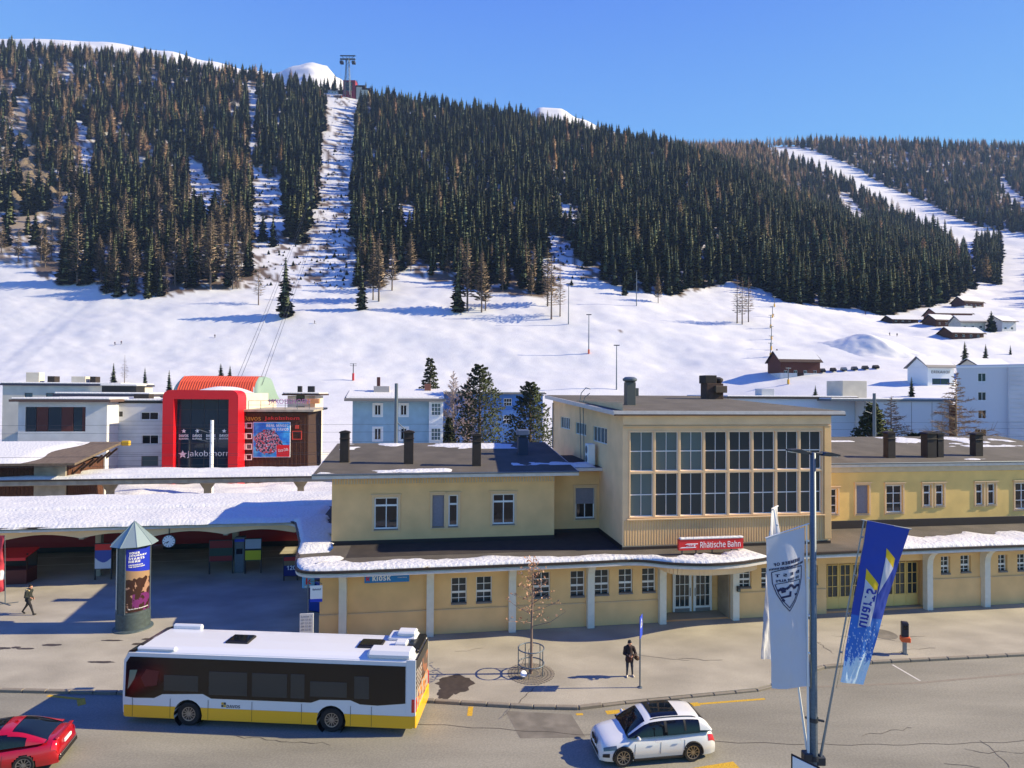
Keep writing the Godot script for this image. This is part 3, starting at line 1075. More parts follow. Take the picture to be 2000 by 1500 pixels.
func window(parent: Node, r: Rect2, z: float, cols: int, rows: Array, frame: Material, glass: Material, bar := 0.05, xf := Transform3D.IDENTITY, called := "window") -> Node3D:  # rows: heights of the cross bars, 0 to 1; z is the face of the glass
	var w := Node3D.new()
	w.name = called
	w.transform = xf
	parent.add_child(w, true)
	var f := Shape.new()
	var c := r.get_center()
	for sgn: float in [-1.0, 1.0]:
		f.box(Vector3(c.x + sgn * (r.size.x * 0.5 - bar * 0.6), c.y, z + 0.02), Vector3(bar * 1.2, r.size.y, 0.07))
		f.box(Vector3(c.x, c.y + sgn * (r.size.y * 0.5 - bar * 0.6), z + 0.021), Vector3(r.size.x - bar * 2.4, bar * 1.2, 0.07))
	for i in range(1, cols):
		f.box(Vector3(r.position.x + r.size.x * i / cols, c.y, z + 0.018), Vector3(bar * 0.8, r.size.y - bar * 2.4, 0.05))
	for t: float in rows:
		f.box(Vector3(c.x, r.position.y + r.size.y * t, z + 0.016), Vector3(r.size.x - bar * 2.4, bar * (1.6 if rows.size() == 1 else 0.8), 0.05))
	part(w, "frame", f, frame)
	var cuts := [0.0]
	cuts.append_array(rows)
	cuts.append(1.0)
	for i in cols:
		for j in cuts.size() - 1:
			var h: float = (cuts[j + 1] - cuts[j]) * r.size.y
			same(w, "pane", unit_box(Vector3(r.size.x / cols, h, 0.01), 0.0), glass, Transform3D(Basis.IDENTITY, Vector3(r.position.x + r.size.x * (i + 0.5) / cols, r.position.y + r.size.y * cuts[j] + h * 0.5, z - 0.006)))
	return w

func trimmed(w: Node3D, r: Rect2, z: float, trim: Material) -> void:  # a painted surround with a small cornice and a sill
	var s := Shape.new()
	for sgn: float in [-1.0, 1.0]:
		s.box(Vector3(r.get_center().x + sgn * (r.size.x * 0.5 + 0.07), r.get_center().y, z + 0.02), Vector3(0.14, r.size.y + 0.28, 0.05), 0.008)
		s.box(Vector3(r.get_center().x, r.get_center().y + sgn * (r.size.y * 0.5 + 0.07), z + 0.022), Vector3(r.size.x, 0.14, 0.05), 0.008)
	part(w, "surround", s, trim)
	box_part(w, "cornice", Vector3(r.position.x - 0.2, r.end.y + 0.14, z), Vector3(r.end.x + 0.2, r.end.y + 0.21, z + 0.12), trim)
	box_part(w, "sill", Vector3(r.position.x - 0.02, r.position.y - 0.05, z - 0.05), Vector3(r.end.x + 0.02, r.position.y, z + 0.09), M.grey_sill)

func resample(path: Array, step: float) -> Array:
	var out := []
	for i in path.size() - 1:
		var n := maxi(1, int(ceil(path[i].distance_to(path[i + 1]) / step)))
		for j in n:
			out.append(path[i].lerp(path[i + 1], float(j) / n))
	out.append(path[-1])
	return out

func rounded(path: Array, r: float) -> Array:
	var out := [path[0]]
	for i in range(1, path.size() - 1):
		var a: Vector2 = path[i] + (path[i - 1] - path[i]).normalized() * minf(r, path[i].distance_to(path[i - 1]) * 0.45)
		var b: Vector2 = path[i] + (path[i + 1] - path[i]).normalized() * minf(r, path[i].distance_to(path[i + 1]) * 0.45)
		for k in 6:
			var t := k / 5.0
			out.append(a.lerp(path[i], t).lerp(path[i].lerp(b, t), t))
	out.append(path[-1])
	return out

func snow_strip(parent: Node, path: Array, inward: float, width: Callable, thick: float, y: float, sd: float) -> void:  # snow lying along an eave; inward +1 means to the left of the path's direction
	var p := resample(path, 0.3)
	var s := Shape.new()
	var f := func(a: float, b: float) -> Vector3:
		var i := clampi(int(a * (p.size() - 1)), 0, p.size() - 1)
		var t: Vector2 = (p[mini(i + 2, p.size() - 1)] - p[maxi(i - 2, 0)]).normalized()
		var nrm := Vector2(t.y, -t.x) * inward
		var w: float = width.call(a)
		var ends := minf(1.0, minf(a, 1.0 - a) * p.size() * 0.35)
		var prof := [0.0, 0.72, 0.96, 1.0, 0.95, 0.8, 0.5, -0.08][int(round(b * 7.0))] as float
		var off := [0.0, 0.03, 0.14, 0.3, 0.5, 0.72, 0.9, 1.0][int(round(b * 7.0))] as float
		var rag := noise.get_noise_2d(a * p.size() * 0.09 + sd, b * 1.5) 
		var rag2 := noise.get_noise_2d(a * p.size() * 0.5 + sd, b * 4.0)
		var q: Vector2 = p[i] + nrm * (off * w * (1.0 + (0.5 * rag if b > 0.5 else 0.0)) + (0.03 * rag2 + 0.07 * rag if b < 0.3 else 0.0))
		return Vector3(q.x, y + maxf(-0.04, prof * thick * ends * (1.0 + 0.4 * rag)), q.y)
	s.sheet(f, p.size() - 1, 7, Vector3.UP)
	part(parent, "roof_snow", s, M.roof_snow)

func snow_field(parent: Node, u0: float, u1: float, z0: float, z1: float, y0: float, y1: float, thick: float, sd: float, cover := 2.0) -> void:  # a blanket over a flat or gently sloping roof; cover < 1 leaves melted holes
	var s := Shape.new()
	var nu := maxi(8, int((u1 - u0) / 0.3))
	var nz := maxi(6, int(absf(z1 - z0) / 0.3))
	var f := func(a: float, b: float) -> Vector3:
		var edge := minf(minf(a, 1.0 - a) * nu, minf(b, 1.0 - b) * nz)
		var lip := 1.0 - pow(1.0 - minf(1.0, edge / 1.6), 2.0)
		var x := lerpf(u0, u1, a)
		var z := lerpf(z0, z1, b)
		var k := noise.get_noise_2d(x * 0.16 + sd, z * 0.3) * 0.7 + noise.get_noise_2d(x * 0.7 + sd, z * 0.9) * 0.12
		var wob := noise.get_noise_2d(x * 0.4 + sd, 3.0) * 0.14 if edge < 0.5 else 0.0
		var t := thick * (1.0 + 0.5 * k)
		if cover < 1.0:
			t = thick * clampf((k - 0.35 + cover * 0.9) * 3.0, -0.3, 1.0)
		return Vector3(x, lerpf(y0, y1, b) + t * lip - (0.03 if edge < 0.5 else 0.0), z + wob)
	s.sheet(f, nu, nz, Vector3.UP)
	part(parent, "roof_snow", s, M.roof_snow)

var ST: Node3D

func plan_slab(pts: PackedVector2Array, y0: float, y1: float) -> Shape:
	var s := Shape.new()
	s.prism(pts, Transform3D(Basis(Vector3.RIGHT, Vector3.BACK, Vector3.DOWN), Vector3(0, y1, 0)), y1 - y0)
	return s

func build_station() -> void:
	ST = thing("station_building", "long yellow railway station with a tall glazed hall between two low wings", "station building", Vector3(0, 0, -34.24), deg_to_rad(8.52))
	var glass: Material = M.glass
	# --- lower storey
	var holes := []
	var wins := []
	for w: Array in [[-2.9, 0.88, 1.58, 3.08], [-1.48, 0.9, 1.58, 3.09], [1.84, 1.0, 1.7, 3.2], [3.96, 0.86, 1.66, 3.2], [5.42, 0.88, 1.7, 3.22], [6.86, 0.86, 1.74, 3.21], [8.28, 0.84, 1.74, 3.2], [14.34, 0.86, 1.74, 2.95], [15.85, 0.86, 1.74, 2.95], [17.35, 0.86, 1.76, 2.98], [18.75, 0.86, 1.76, 2.98], [28.1, 0.68, 2.06, 3.22], [29.56, 0.76, 2.1, 3.24], [32.3, 0.68, 2.05, 3.18], [33.75, 0.72, 2.05, 3.18], [36.6, 0.7, 2.05, 3.18], [38.0, 0.7, 2.05, 3.18], [41.0, 0.7, 2.05, 3.18], [42.4, 0.7, 2.05, 3.18]]:
		var r := Rect2(w[0] - w[1] * 0.5, w[2], w[1], w[3] - w[2])
		holes.append(r)
		wins.append(r)
	var porch := Rect2(9.1, 0.0, 4.3, 3.2)
	var bay := Rect2(19.75, 0.0, 7.1, 3.05)
	var all := holes.duplicate()
	all.append_array([porch, bay])
	var s := Shape.new()
	wall_holes(s, -10.45, 46.0, 0.0, 4.0, -0.3, 0.28, holes + [Rect2(porch.position, porch.size), Rect2(bay.position, bay.size)])
	s.face([Vector3(-10.45, 0, -0.3), Vector3(-10.45, 4, -0.3), Vector3(-10.45, 4, -16), Vector3(-10.45, 0, -16)], Vector3.LEFT)
	# porch and gate recesses
	for q: Array in [[porch, -1.75], [bay, -0.95]]:
		var r: Rect2 = q[0]
		var z: float = q[1]
		for x: float in [r.position.x, r.end.x]:
			s.face([Vector3(x, 0, -0.3), Vector3(x, r.end.y, -0.3), Vector3(x, r.end.y, z), Vector3(x, 0, z)], Vector3(signf(r.get_center().x - x), 0, 0))
		s.face([Vector3(r.position.x, r.end.y, -0.3), Vector3(r.end.x, r.end.y, -0.3), Vector3(r.end.x, r.end.y, z), Vector3(r.position.x, r.end.y, z)], Vector3.DOWN)
		s.face([Vector3(r.position.x, 0, z), Vector3(r.end.x, 0, z), Vector3(r.end.x, r.end.y, z), Vector3(r.position.x, r.end.y, z)], Vector3.BACK)
	part(ST, "lower_wall", s, M.yellow_wall)
	for seg: Array in [[-10.47, 9.08, 1.32], [13.42, 19.73, 1.5], [26.87, 46.0, 1.78]]:
		box_part(ST, "plinth", Vector3(seg[0], 0, -0.299), Vector3(seg[1], seg[2], -0.245), M.yellow_wall, 0.012)
		box_part(ST, "ledge", Vector3(seg[0], seg[2], -0.299), Vector3(seg[1], seg[2] + 0.05, -0.225), M.window_trim, 0.01)
	for seg: Array in [[-10.47, 9.0], [13.5, 19.7], [26.9, 46.0]]:
		box_part(ST, "upper_band", Vector3(seg[0], 3.36, -0.299), Vector3(seg[1], 3.42, -0.25), M.window_trim, 0.01)
	for r: Rect2 in wins:
		var win := window(ST, r, -0.5, 2, [0.22, 0.44, 0.72], M.white_frame, M.hall_glass, 0.045)
		box_part(win, "transom", Vector3(r.position.x, r.position.y + r.size.y * 0.44 - 0.06, -0.49), Vector3(r.end.x, r.position.y + r.size.y * 0.44 + 0.06, -0.44), M.white_frame)
		box_part(win, "sill", Vector3(r.position.x + 0.005, r.position.y, -0.49), Vector3(r.end.x - 0.005, r.position.y + 0.09, -0.24), M.grey_sill)
	# entrance doors
	for k in 2:
		var x0 := 10.34 + k * 1.34
		var d := Node3D.new()
		d.name = "door"
		ST.add_child(d, true)
		var r := Rect2(x0, 0.05, 1.22, 2.5)
		window(d, Rect2(x0 + 0.12, 0.32, 0.98, 2.1), -1.66, 3, [0.333, 0.667], M.white_frame, M.hall_glass, 0.045, Transform3D.IDENTITY, "glazing")
		var fr := Shape.new()
		fr.box(Vector3(x0 + 0.06, 1.3, -1.66), Vector3(0.12, 2.5, 0.1), 0.01)
		fr.box(Vector3(x0 + 1.16, 1.3, -1.66), Vector3(0.12, 2.5, 0.1), 0.01)
		fr.box(Vector3(x0 + 0.61, 2.49, -1.66), Vector3(0.98, 0.14, 0.099), 0.01)
		fr.box(Vector3(x0 + 0.61, 0.18, -1.66), Vector3(0.98, 0.27, 0.099), 0.01)
		part(d, "frame", fr, M.white_frame)
		box_part(d, "kick_plate", Vector3(x0 + 0.13, 0.06, -1.609), Vector3(x0 + 1.09, 0.26, -1.6), M.grey_sill, 0.0)
		box_part(d, "handle", Vector3(x0 + (1.1 if k == 0 else 0.08), 1.0, -1.61), Vector3(x0 + (1.14 if k == 0 else 0.12), 1.5, -1.55), M.steel)
	for x: float in [9.75, 13.0]:
		for k in 4:
			box_part(ST, "porch_panel", Vector3(x - 0.3, 0.1 + k * 0.72, -1.749), Vector3(x + 0.3, 0.78 + k * 0.72, -1.71), M.yellow_wall, 0.015)
	box_part(ST, "porch_side_panel", Vector3(13.395, 0.02, -1.7), Vector3(13.32, 3.1, -0.35), M.concrete)
	# baggage gates with panes
	for g: Array in [[20.15, 3.5], [24.0, 2.65]]:
		var gate := Node3D.new()
		gate.name = "gate"
		ST.add_child(gate, true)
		var n := int(round(g[1] / 0.88))
		for i in n:
			var x: float = g[0] + g[1] * i / n
			var w: float = g[1] / n
			window(gate, Rect2(x + 0.06, 0.75, w - 0.12, 2.05), -0.9, 2, [0.333, 0.667], M.bright_wall, M.hall_glass, 0.04, Transform3D.IDENTITY, "glazing")
			box_part(gate, "leaf", Vector3(x + 0.03, 0.05, -0.94), Vector3(x + w - 0.03, 0.75, -0.87), M.bright_wall, 0.012)
			box_part(gate, "stile", Vector3(x - 0.03, 0.05, -0.94), Vector3(x + 0.03, 2.9, -0.86), M.bright_wall, 0.01)
	# pillars that curve out to carry the canopy
	for u: float in [-9.2, -4.5, 0.1, 4.67, 9.02, 13.6, 18.4, 26.65, 30.8, 35.0, 39.3, 43.6]:
		var c := Shape.new()
		var prof := PackedVector2Array([Vector2(-0.3, 0), Vector2(0.06, 0), Vector2(0.06, 2.85), Vector2(0.1, 3.15), Vector2(0.22, 3.42), Vector2(0.44, 3.66), Vector2(0.78, 3.84), Vector2(1.0, 3.9), Vector2(-0.3, 3.9)])
		c.prism(prof, Transform3D(Basis(Vector3(0, 0, 1), Vector3.UP, Vector3(-1, 0, 0)), Vector3(u + 0.2, 0, 0)), 0.4)
		part(ST, "pillar", c, M.pillar)
	# --- canopy: one slab from the platform roof round the corner and along the front
	var front := rounded([Vector2(-52, -11.15), Vector2(-14.0, -11.75), Vector2(-12.45, -5.4), Vector2(-11.85, -1.2), Vector2(-11.4, 1.2), Vector2(-9.4, 1.42), Vector2(4.6, 1.28), Vector2(7.1, 1.15), Vector2(8.6, 2.15), Vector2(10.6, 2.6), Vector2(12.6, 2.45), Vector2(14.6, 1.75), Vector2(17.0, 1.2), Vector2(22.0, 1.1), Vector2(46.5, 1.15)], 1.1)
	var outline := PackedVector2Array(front)
	outline.append_array(PackedVector2Array([Vector2(46.5, -6), Vector2(-10.0, -6), Vector2(-10.3, -24), Vector2(-52, -23.4)]))
	part(ST, "canopy_roof", plan_slab(outline, 3.88, 4.1), M.pillar)
	var inner := Geometry2D.offset_polygon(outline, -0.12)
	var top := Shape.new()
	for poly: PackedVector2Array in inner:
		var idx := Geometry2D.triangulate_polygon(poly)
		for i in range(0, idx.size(), 3):
			top.face([Vector3(poly[idx[i]].x, 4.16, poly[idx[i]].y), Vector3(poly[idx[i + 1]].x, 4.16, poly[idx[i + 1]].y), Vector3(poly[idx[i + 2]].x, 4.16, poly[idx[i + 2]].y)], Vector3.UP)
	part(ST, "canopy_gravel", top, M.gravel)
	var gut := Shape.new()
	var fp := resample(front, 0.6)
	for i in fp.size() - 1:
		gut.bar(Vector3(fp[i].x, 4.13, fp[i].y), Vector3(fp[i + 1].x, 4.13, fp[i + 1].y), 0.17, 0.14)
	part(ST, "gutter", gut, M.gutter)
	var lip := Shape.new()
	for i in fp.size() - 1:
		lip.bar(Vector3(fp[i].x, 3.93, fp[i].y), Vector3(fp[i + 1].x, 3.93, fp[i + 1].y), 0.1, 0.13)
	part(ST, "canopy_fascia", lip, M.fascia)
	# porch beam under the bulge
	var beam := rounded([Vector2(8.55, 0.0), Vector2(8.75, 1.75), Vector2(10.6, 2.2), Vector2(12.6, 2.05), Vector2(14.2, 1.4), Vector2(14.3, 0.0)], 0.6)
	var bs := Shape.new()
	var bp := resample(beam, 0.5)
	for i in bp.size() - 1:
		bs.bar(Vector3(bp[i].x, 3.66, bp[i].y), Vector3(bp[i + 1].x, 3.66, bp[i + 1].y), 0.2, 0.44)
	part(ST, "porch_beam", bs, M.cream_wall)
	# roof tar in front of the upper walls
	box_part(ST, "tar_roof", Vector3(-9.2, 4.162, -6.0), Vector3(6.84, 4.168, -1.2), M.dark_roof, 0.0)
	# --- left wing, upper storey
	var lw := [Rect2(-7.88, 5.07, 1.44, 1.95), Rect2(-4.34, 5.13, 0.72, 1.97), Rect2(-3.35, 5.13, 0.6, 1.97), Rect2(-0.58, 5.19, 1.41, 1.91)]
	s = Shape.new()
	wall_holes(s, -10.4, 3.4, 4.16, 8.3, -4.1, 0.2, lw)
	s.face([Vector3(-10.4, 4.1, -4.1), Vector3(-10.4, 8.4, -4.1), Vector3(-10.4, 9.3, -14), Vector3(-10.4, 4.1, -14)], Vector3.LEFT)
	s.face([Vector3(3.4, 4.1, -4.1), Vector3(3.4, 8.4, -4.1), Vector3(3.4, 8.6, -5.7), Vector3(3.4, 4.1, -5.7)], Vector3.RIGHT)
	part(ST, "wing_wall", s, M.yellow_wall)
	for i in 4:
		if i == 1:
			var b := box_part(ST, "blind", Vector3(-4.34, 5.13, -4.25), Vector3(-3.62, 7.1, -4.2), M.blind, 0.01)
			b.set_meta("label", "closed grey blind of the narrow window")
			var w := Node3D.new()
			w.name = "window"
			ST.add_child(w, true)
			trimmed(w, lw[i], -4.1, M.window_trim)
			continue
		var w := window(ST, lw[i], -4.24, 2 if i != 2 else 1, [0.74] if i != 2 else [0.7], M.white_frame, glass, 0.07)
		trimmed(w, lw[i], -4.1, M.window_trim)
	s = Shape.new()
	wall_holes(s, 3.4, 6.86, 4.16, 8.2, -5.7, 0.2, [Rect2(5.21, 5.08, 1.32, 2.05)])
	part(ST, "link_wall", s, M.yellow_wall)
	var lwin := window(ST, Rect2(5.21, 5.08, 1.32, 2.05), -5.84, 2, [], M.white_frame, glass, 0.07)
	trimmed(lwin, Rect2(5.21, 5.08, 1.32, 2.05), -5.7, M.window_trim)
	box_part(lwin, "roller_blind", Vector3(5.25, 6.05, -5.82), Vector3(6.49, 7.1, -5.76), M.blind)
	box_part(ST, "flashing", Vector3(-10.43, 4.1, -4.099), Vector3(3.43, 4.42, -4.06), M.flashing)
	box_part(ST, "flashing", Vector3(3.4, 4.1, -5.699), Vector3(6.85, 4.42, -5.66), M.flashing)
	box_part(ST, "flashing", Vector3(6.8, 4.1, -5.65), Vector3(6.848, 4.42, -0.95), M.flashing)
	# eaves and roof of the left wing
	ribs(-10.3, 3.35, 7.86, 8.3, -4.1)
	wing_roof(-11.45, 4.8, -3.3, 8.3, -14.0, 9.42, 3.4)
	var link := Shape.new()
	link.span(Vector3(4.81, 8.36, -13.0), Vector3(6.84, 8.56, -4.9), 0.0)
	part(ST, "link_roof", link, M.fascia)
	box_part(ST, "link_roof_felt", Vector3(4.81, 8.562, -13), Vector3(6.84, 8.57, -4.98), M.dark_roof, 0.0)
	# --- hall
	s = Shape.new()
	var hh := []
	for i in 8:
		for j in 2:
			hh.append(Rect2(7.31 + 1.583 * i, 6.12 if j == 0 else 8.84, 1.44, 2.58 if j == 0 else 2.36))
	wall_holes(s, 6.85, 20.45, 4.1, 11.95, -0.9, 0.16, hh)
	var side := []
	var sw := [Rect2(4.0, 10.15, 3.3, 1.08), Rect2(9.0, 10.33, 3.1, 0.92), Rect2(13.9, 10.5, 3.3, 0.98)]
	var sx := Transform3D(Basis(Vector3(0, 0, -1), Vector3.UP, Vector3(-1, 0, 0)), Vector3(6.85, 0, 0))  # local x runs back along the side wall
	var side_wall := Shape.new()
	wall_holes(side_wall, 0.9, 20.3, 4.1, 12.95, 0.0, 0.16, sw)
	part(ST, "hall_wall", s, M.cream_wall)
	part(ST, "hall_side_wall", side_wall, M.cream_wall).transform = sx
	var rest := Shape.new()
	rest.face([Vector3(20.45, 4.1, -0.9), Vector3(20.45, 12.3, -0.9), Vector3(20.45, 13.2, -20.3), Vector3(20.45, 4.1, -20.3)], Vector3.RIGHT)
	rest.face([Vector3(6.85, 4.1, -20.3), Vector3(20.45, 4.1, -20.3), Vector3(20.45, 13.2, -20.3), Vector3(6.85, 13.2, -20.3)], Vector3.FORWARD)
	part(ST, "hall_rear_wall", rest, M.cream_wall)
	for r: Rect2 in sw:
		window(ST, r, -0.12, 4, [], M.white_frame, M.hall_glass, 0.05, sx)
	for i in hh.size():
		var r: Rect2 = hh[i]
		var col := i / 2
		var painted_reflection: bool = i % 2 == 1 and col < 3 or i == 0  # upper left panes: mirrored facade opposite put into the glass colour
		var w := window(ST, r, -1.02, 2, [0.5], M.white_frame, M.pale_glass if painted_reflection else M.hall_glass, 0.035)
		var t := Shape.new()
		for sg: float in [-1.0, 1.0]:
			t.box(Vector3(r.get_center().x + sg * (r.size.x * 0.5 + 0.035), r.get_center().y, -0.87), Vector3(0.07, r.size.y + 0.16, 0.08), 0.012)
			t.box(Vector3(r.get_center().x, r.get_center().y + sg * (r.size.y * 0.5 + 0.04), -0.872), Vector3(r.size.x, 0.08, 0.08), 0.012)
		part(w, "surround", t, M.cream_wall)
	box_part(ST, "hall_sill", Vector3(7.1, 5.92, -0.9), Vector3(20.0, 6.0, -0.74), M.window_trim)
	box_part(ST, "hall_lintel", Vector3(6.84, 11.5, -0.9), Vector3(20.46, 11.58, -0.78), M.window_trim)
	box_part(ST, "corner_pilaster", Vector3(20.0, 4.45, -0.9), Vector3(20.47, 11.5, -0.8), M.yellow_wall, 0.02)
	ribs(6.95, 20.0, 4.4, 5.9, -0.9)
	box_part(ST, "flashing", Vector3(6.84, 4.12, -0.899), Vector3(20.46, 4.34, -0.84), M.gutter)
	box_part(ST, "hall_frieze", Vector3(6.83, 11.62, -0.9), Vector3(20.47, 12.2, -0.8), M.cream_wall)
	var roof := Shape.new()
	roof.prism(PackedVector2Array([Vector2(-0.6, 12.2), Vector2(-0.6, 12.46), Vector2(-20.9, 13.3), Vector2(-20.9, 12.98)]), Transform3D(Basis(Vector3(0, 0, 1), Vector3.UP, Vector3(-1, 0, 0)), Vector3(21.3, 0, 0)), 15.1)
	part(ST, "hall_roof", roof, M.fascia)
	var felt := Shape.new()
	felt.face([Vector3(6.3, 12.472, -0.7), Vector3(21.2, 12.472, -0.7), Vector3(21.2, 13.31, -20.8), Vector3(6.3, 13.31, -20.8)], Vector3.UP)
	part(ST, "hall_roof_gravel", felt, M.gravel)
	box_part(ST, "roof_drip_edge", Vector3(6.2, 12.18, -0.6), Vector3(21.3, 12.26, -0.55), M.gutter, 0.01)
	# --- right wing
	var rw := [Rect2(22.8, 5.22, 0.86, 1.72), Rect2(25.1, 5.17, 0.97, 1.99), Rect2(27.44, 5.2, 1.29, 1.92), Rect2(30.4, 5.6, 0.62, 1.5), Rect2(31.4, 5.6, 0.64, 1.5), Rect2(34.68, 5.6, 0.62, 1.5), Rect2(35.68, 5.6, 0.62, 1.5), Rect2(37.95, 5.2, 1.3, 1.92), Rect2(41.2, 5.6, 0.62, 1.5), Rect2(42.2, 5.6, 0.62, 1.5)]
	s = Shape.new()
	wall_holes(s, 20.46, 46.0, 4.16, 8.45, -4.5, 0.2, rw)
	s.face([Vector3(46, 4.1, -4.5), Vector3(46, 8.4, -4.5), Vector3(46, 9.4, -14), Vector3(46, 4.1, -14)], Vector3.RIGHT)
	part(ST, "wing_wall", s, M.bright_wall)
	for i in rw.size():
		var r: Rect2 = rw[i]
		if i == 1:
			var b := box_part(ST, "blind", Vector3(r.position.x, r.position.y, -4.65), Vector3(r.end.x, r.end.y, -4.6), M.blind, 0.01)
			b.set_meta("label", "closed grey blind in the yellow wall beside the hall")
			var bw := Node3D.new()
			bw.name = "window"
			ST.add_child(bw, true)
			trimmed(bw, r, -4.5, M.window_trim)
			continue
		var w := window(ST, r, -4.64, 2 if r.size.x > 0.8 else 1, [0.33, 0.7] if r.size.x > 0.8 else [0.62], M.white_frame, glass, 0.06)
		trimmed(w, r, -4.5, M.window_trim)
	box_part(ST, "flashing", Vector3(20.47, 4.1, -4.499), Vector3(46, 4.72, -4.45), M.flashing)
	box_part(ST, "wing_frieze", Vector3(20.47, 8.06, -4.499), Vector3(46, 8.46, -4.42), M.frieze, 0.02)
	wing_roof(20.5, 47.0, -4.22, 8.46, -14.0, 9.72, 20.5)
	# chimneys
	for c: Array in [[-10.01, -6.94, 8.6, 2.2, 0.58], [-5.86, -6.2, 8.6, 2.25, 0.62], [-1.5, -5.3, 8.5, 2.2, 0.55], [28.9, -5.9, 8.6, 2.1, 0.62], [32.15, -5.9, 8.6, 2.05, 0.78], [33.0, -5.9, 8.6, 2.0, 0.5], [36.5, -6.2, 8.6, 1.95, 0.66], [27.0, -12.0, 9.3, 1.9, 0.7]]:
		var ch := Node3D.new()
		ch.name = "chimney"
		ST.add_child(ch, true)
		var u: float = c[0]
		var z: float = c[1]
		var w: float = c[4]
		box_part(ch, "stack", Vector3(u - w * 0.5, c[2], z - w * 0.4), Vector3(u + w * 0.5, c[2] + c[3], z + w * 0.4), M.chimney, 0.02)
		box_part(ch, "collar", Vector3(u - w * 0.56, c[2] + c[3] - 0.4, z - w * 0.46), Vector3(u + w * 0.56, c[2] + c[3] - 0.35, z + w * 0.46), M.chimney)
		var cap := Shape.new()
		cap.prism(PackedVector2Array([Vector2(-w * 0.64, 0), Vector2(w * 0.64, 0), Vector2(w * 0.5, 0.1), Vector2(0, 0.17), Vector2(-w * 0.5, 0.1)]), Transform3D(Basis.IDENTITY, Vector3(u, c[2] + c[3], z - w * 0.5)), w)
		part(ch, "cap", cap, M.chimney)
	var vent := Node3D.new()
	vent.name = "roof_vent"
	ST.add_child(vent, true)
	box_part(vent, "stack", Vector3(1.8, 8.9, -9.3), Vector3(2.5, 10.3, -8.7), mk(s8(48, 56, 78), 0.6), 0.02)
	box_part(vent, "cap", Vector3(1.72, 10.45, -9.38), Vector3(2.58, 10.85, -8.62), mk(s8(84, 98, 124), 0.5), 0.04)
	box_part(vent, "neck", Vector3(1.9, 10.3, -9.2), Vector3(2.4, 10.45, -8.8), M.dark_steel)
	for h: Array in [[9.2, -6.3, 0.75], [19.75, -15.2, 1.5]]:
		var ch := Node3D.new()
		ch.name = "chimney"
		ST.add_child(ch, true)
		var u: float = h[0]
		var z: float = h[1]
		var w: float = h[2]
		var y := 12.46 - z * 0.042
		if w < 1.0:
			box_part(ch, "stack", Vector3(u - 0.32, y - 0.1, z - 0.32), Vector3(u + 0.32, y + 1.55, z + 0.32), mk(s8(84, 88, 84), 0.6), 0.02)
			box_part(ch, "side_duct", Vector3(u + 0.32, y + 0.6, z - 0.25), Vector3(u + 0.56, y + 1.15, z + 0.25), mk(s8(84, 88, 84), 0.6), 0.02)
			var cp := Shape.new()
			cp.lathe(Vector3(u, y + 1.55, z), [Vector2(0.34, 0.0), Vector2(0.52, 0.12), Vector2(0.52, 0.24), Vector2(0.34, 0.36), Vector2(0.0, 0.38)], 8)
			part(ch, "cap", cp, M.galv)
		else:
			box_part(ch, "stack", Vector3(u - 0.75, y - 0.1, z - 0.6), Vector3(u + 0.75, y + 1.3, z + 0.6), mk(s8(92, 66, 52), 0.8, {"tex": M.chimney.albedo_texture, "scale": 0.8}), 0.02)
			box_part(ch, "side_duct", Vector3(u - 0.1, y + 0.5, z + 0.6), Vector3(u + 0.95, y + 1.1, z + 0.9), mk(s8(96, 78, 60), 0.7), 0.03)
			box_part(ch, "cap", Vector3(u - 0.85, y + 1.3, z - 0.7), Vector3(u + 0.2, y + 2.0, z + 0.5), M.chimney, 0.03)
			var cp := Shape.new()
			cp.lathe(Vector3(u + 0.55, y + 1.3, z), [Vector2(0.3, 0.0), Vector2(0.46, 0.25), Vector2(0.46, 0.4), Vector2(0.2, 0.55), Vector2(0.0, 0.56)], 8)
			part(ch, "cowl", cp, M.chimney)
	# heat pump on the link roof and lightning wires
	var ac := Node3D.new()
	ac.name = "air_conditioner"
	ST.add_child(ac, true)
	box_part(ac, "cabinet", Vector3(6.1, 8.6, -6.6), Vector3(6.62, 10.05, -5.9), M.white, 0.03)
	var fan := Shape.new()
	for y: float in [9.0, 9.65]:
		fan.lathe(Vector3(6.095, y, -6.25), [Vector2(0.0, 0.0), Vector2(0.27, 0.0), Vector2(0.27, 0.02)], 16, Basis(Vector3.FORWARD, PI / 2))
	part(ac, "fan_grille", fan, M.galv)
	var dp := Shape.new()
	dp.tube([Vector3(6.75, 8.5, -19.9), Vector3(6.75, 12.6, -19.9)], 0.06)
	dp.tube([Vector3(6.6, 8.5, -9.5), Vector3(6.5, 12.9, -9.5), Vector3(6.6, 13.5, -9.5), Vector3(6.95, 13.9, -9.5), Vector3(7.3, 13.8, -9.5)], 0.03)
	dp.tube([Vector3(6.6, 8.5, -8.6), Vector3(6.5, 12.7, -8.6), Vector3(6.62, 13.2, -8.6), Vector3(7.0, 13.5, -8.6)], 0.03)
	part(ST, "downpipe", dp, M.galv)
	# --- snow on the roofs
	var along := front.duplicate()
	var strip1 := along.filter(func(p: Vector2) -> bool: return p.x > -11.9 and p.y > -9.0 and p.x < 15.2)
	snow_strip(ST, strip1, 1.0, func(a: float) -> float: return 2.3 if a < 0.12 else (1.5 - 0.5 * smoothstep(0.3, 0.65, a) + 0.9 * smoothstep(0.7, 0.85, a)), 0.17, 4.17, 2.0)
	var strip2 := along.filter(func(p: Vector2) -> bool: return p.x > 21.5)
	strip2.push_front(Vector2(23.5, 1.1))
	snow_strip(ST, strip2.filter(func(p: Vector2) -> bool: return p.x > 23.0), 1.0, func(a: float) -> float: return 2.6 * smoothstep(0.0, 0.12, a) + 0.3, 0.26, 4.17, 30.0)
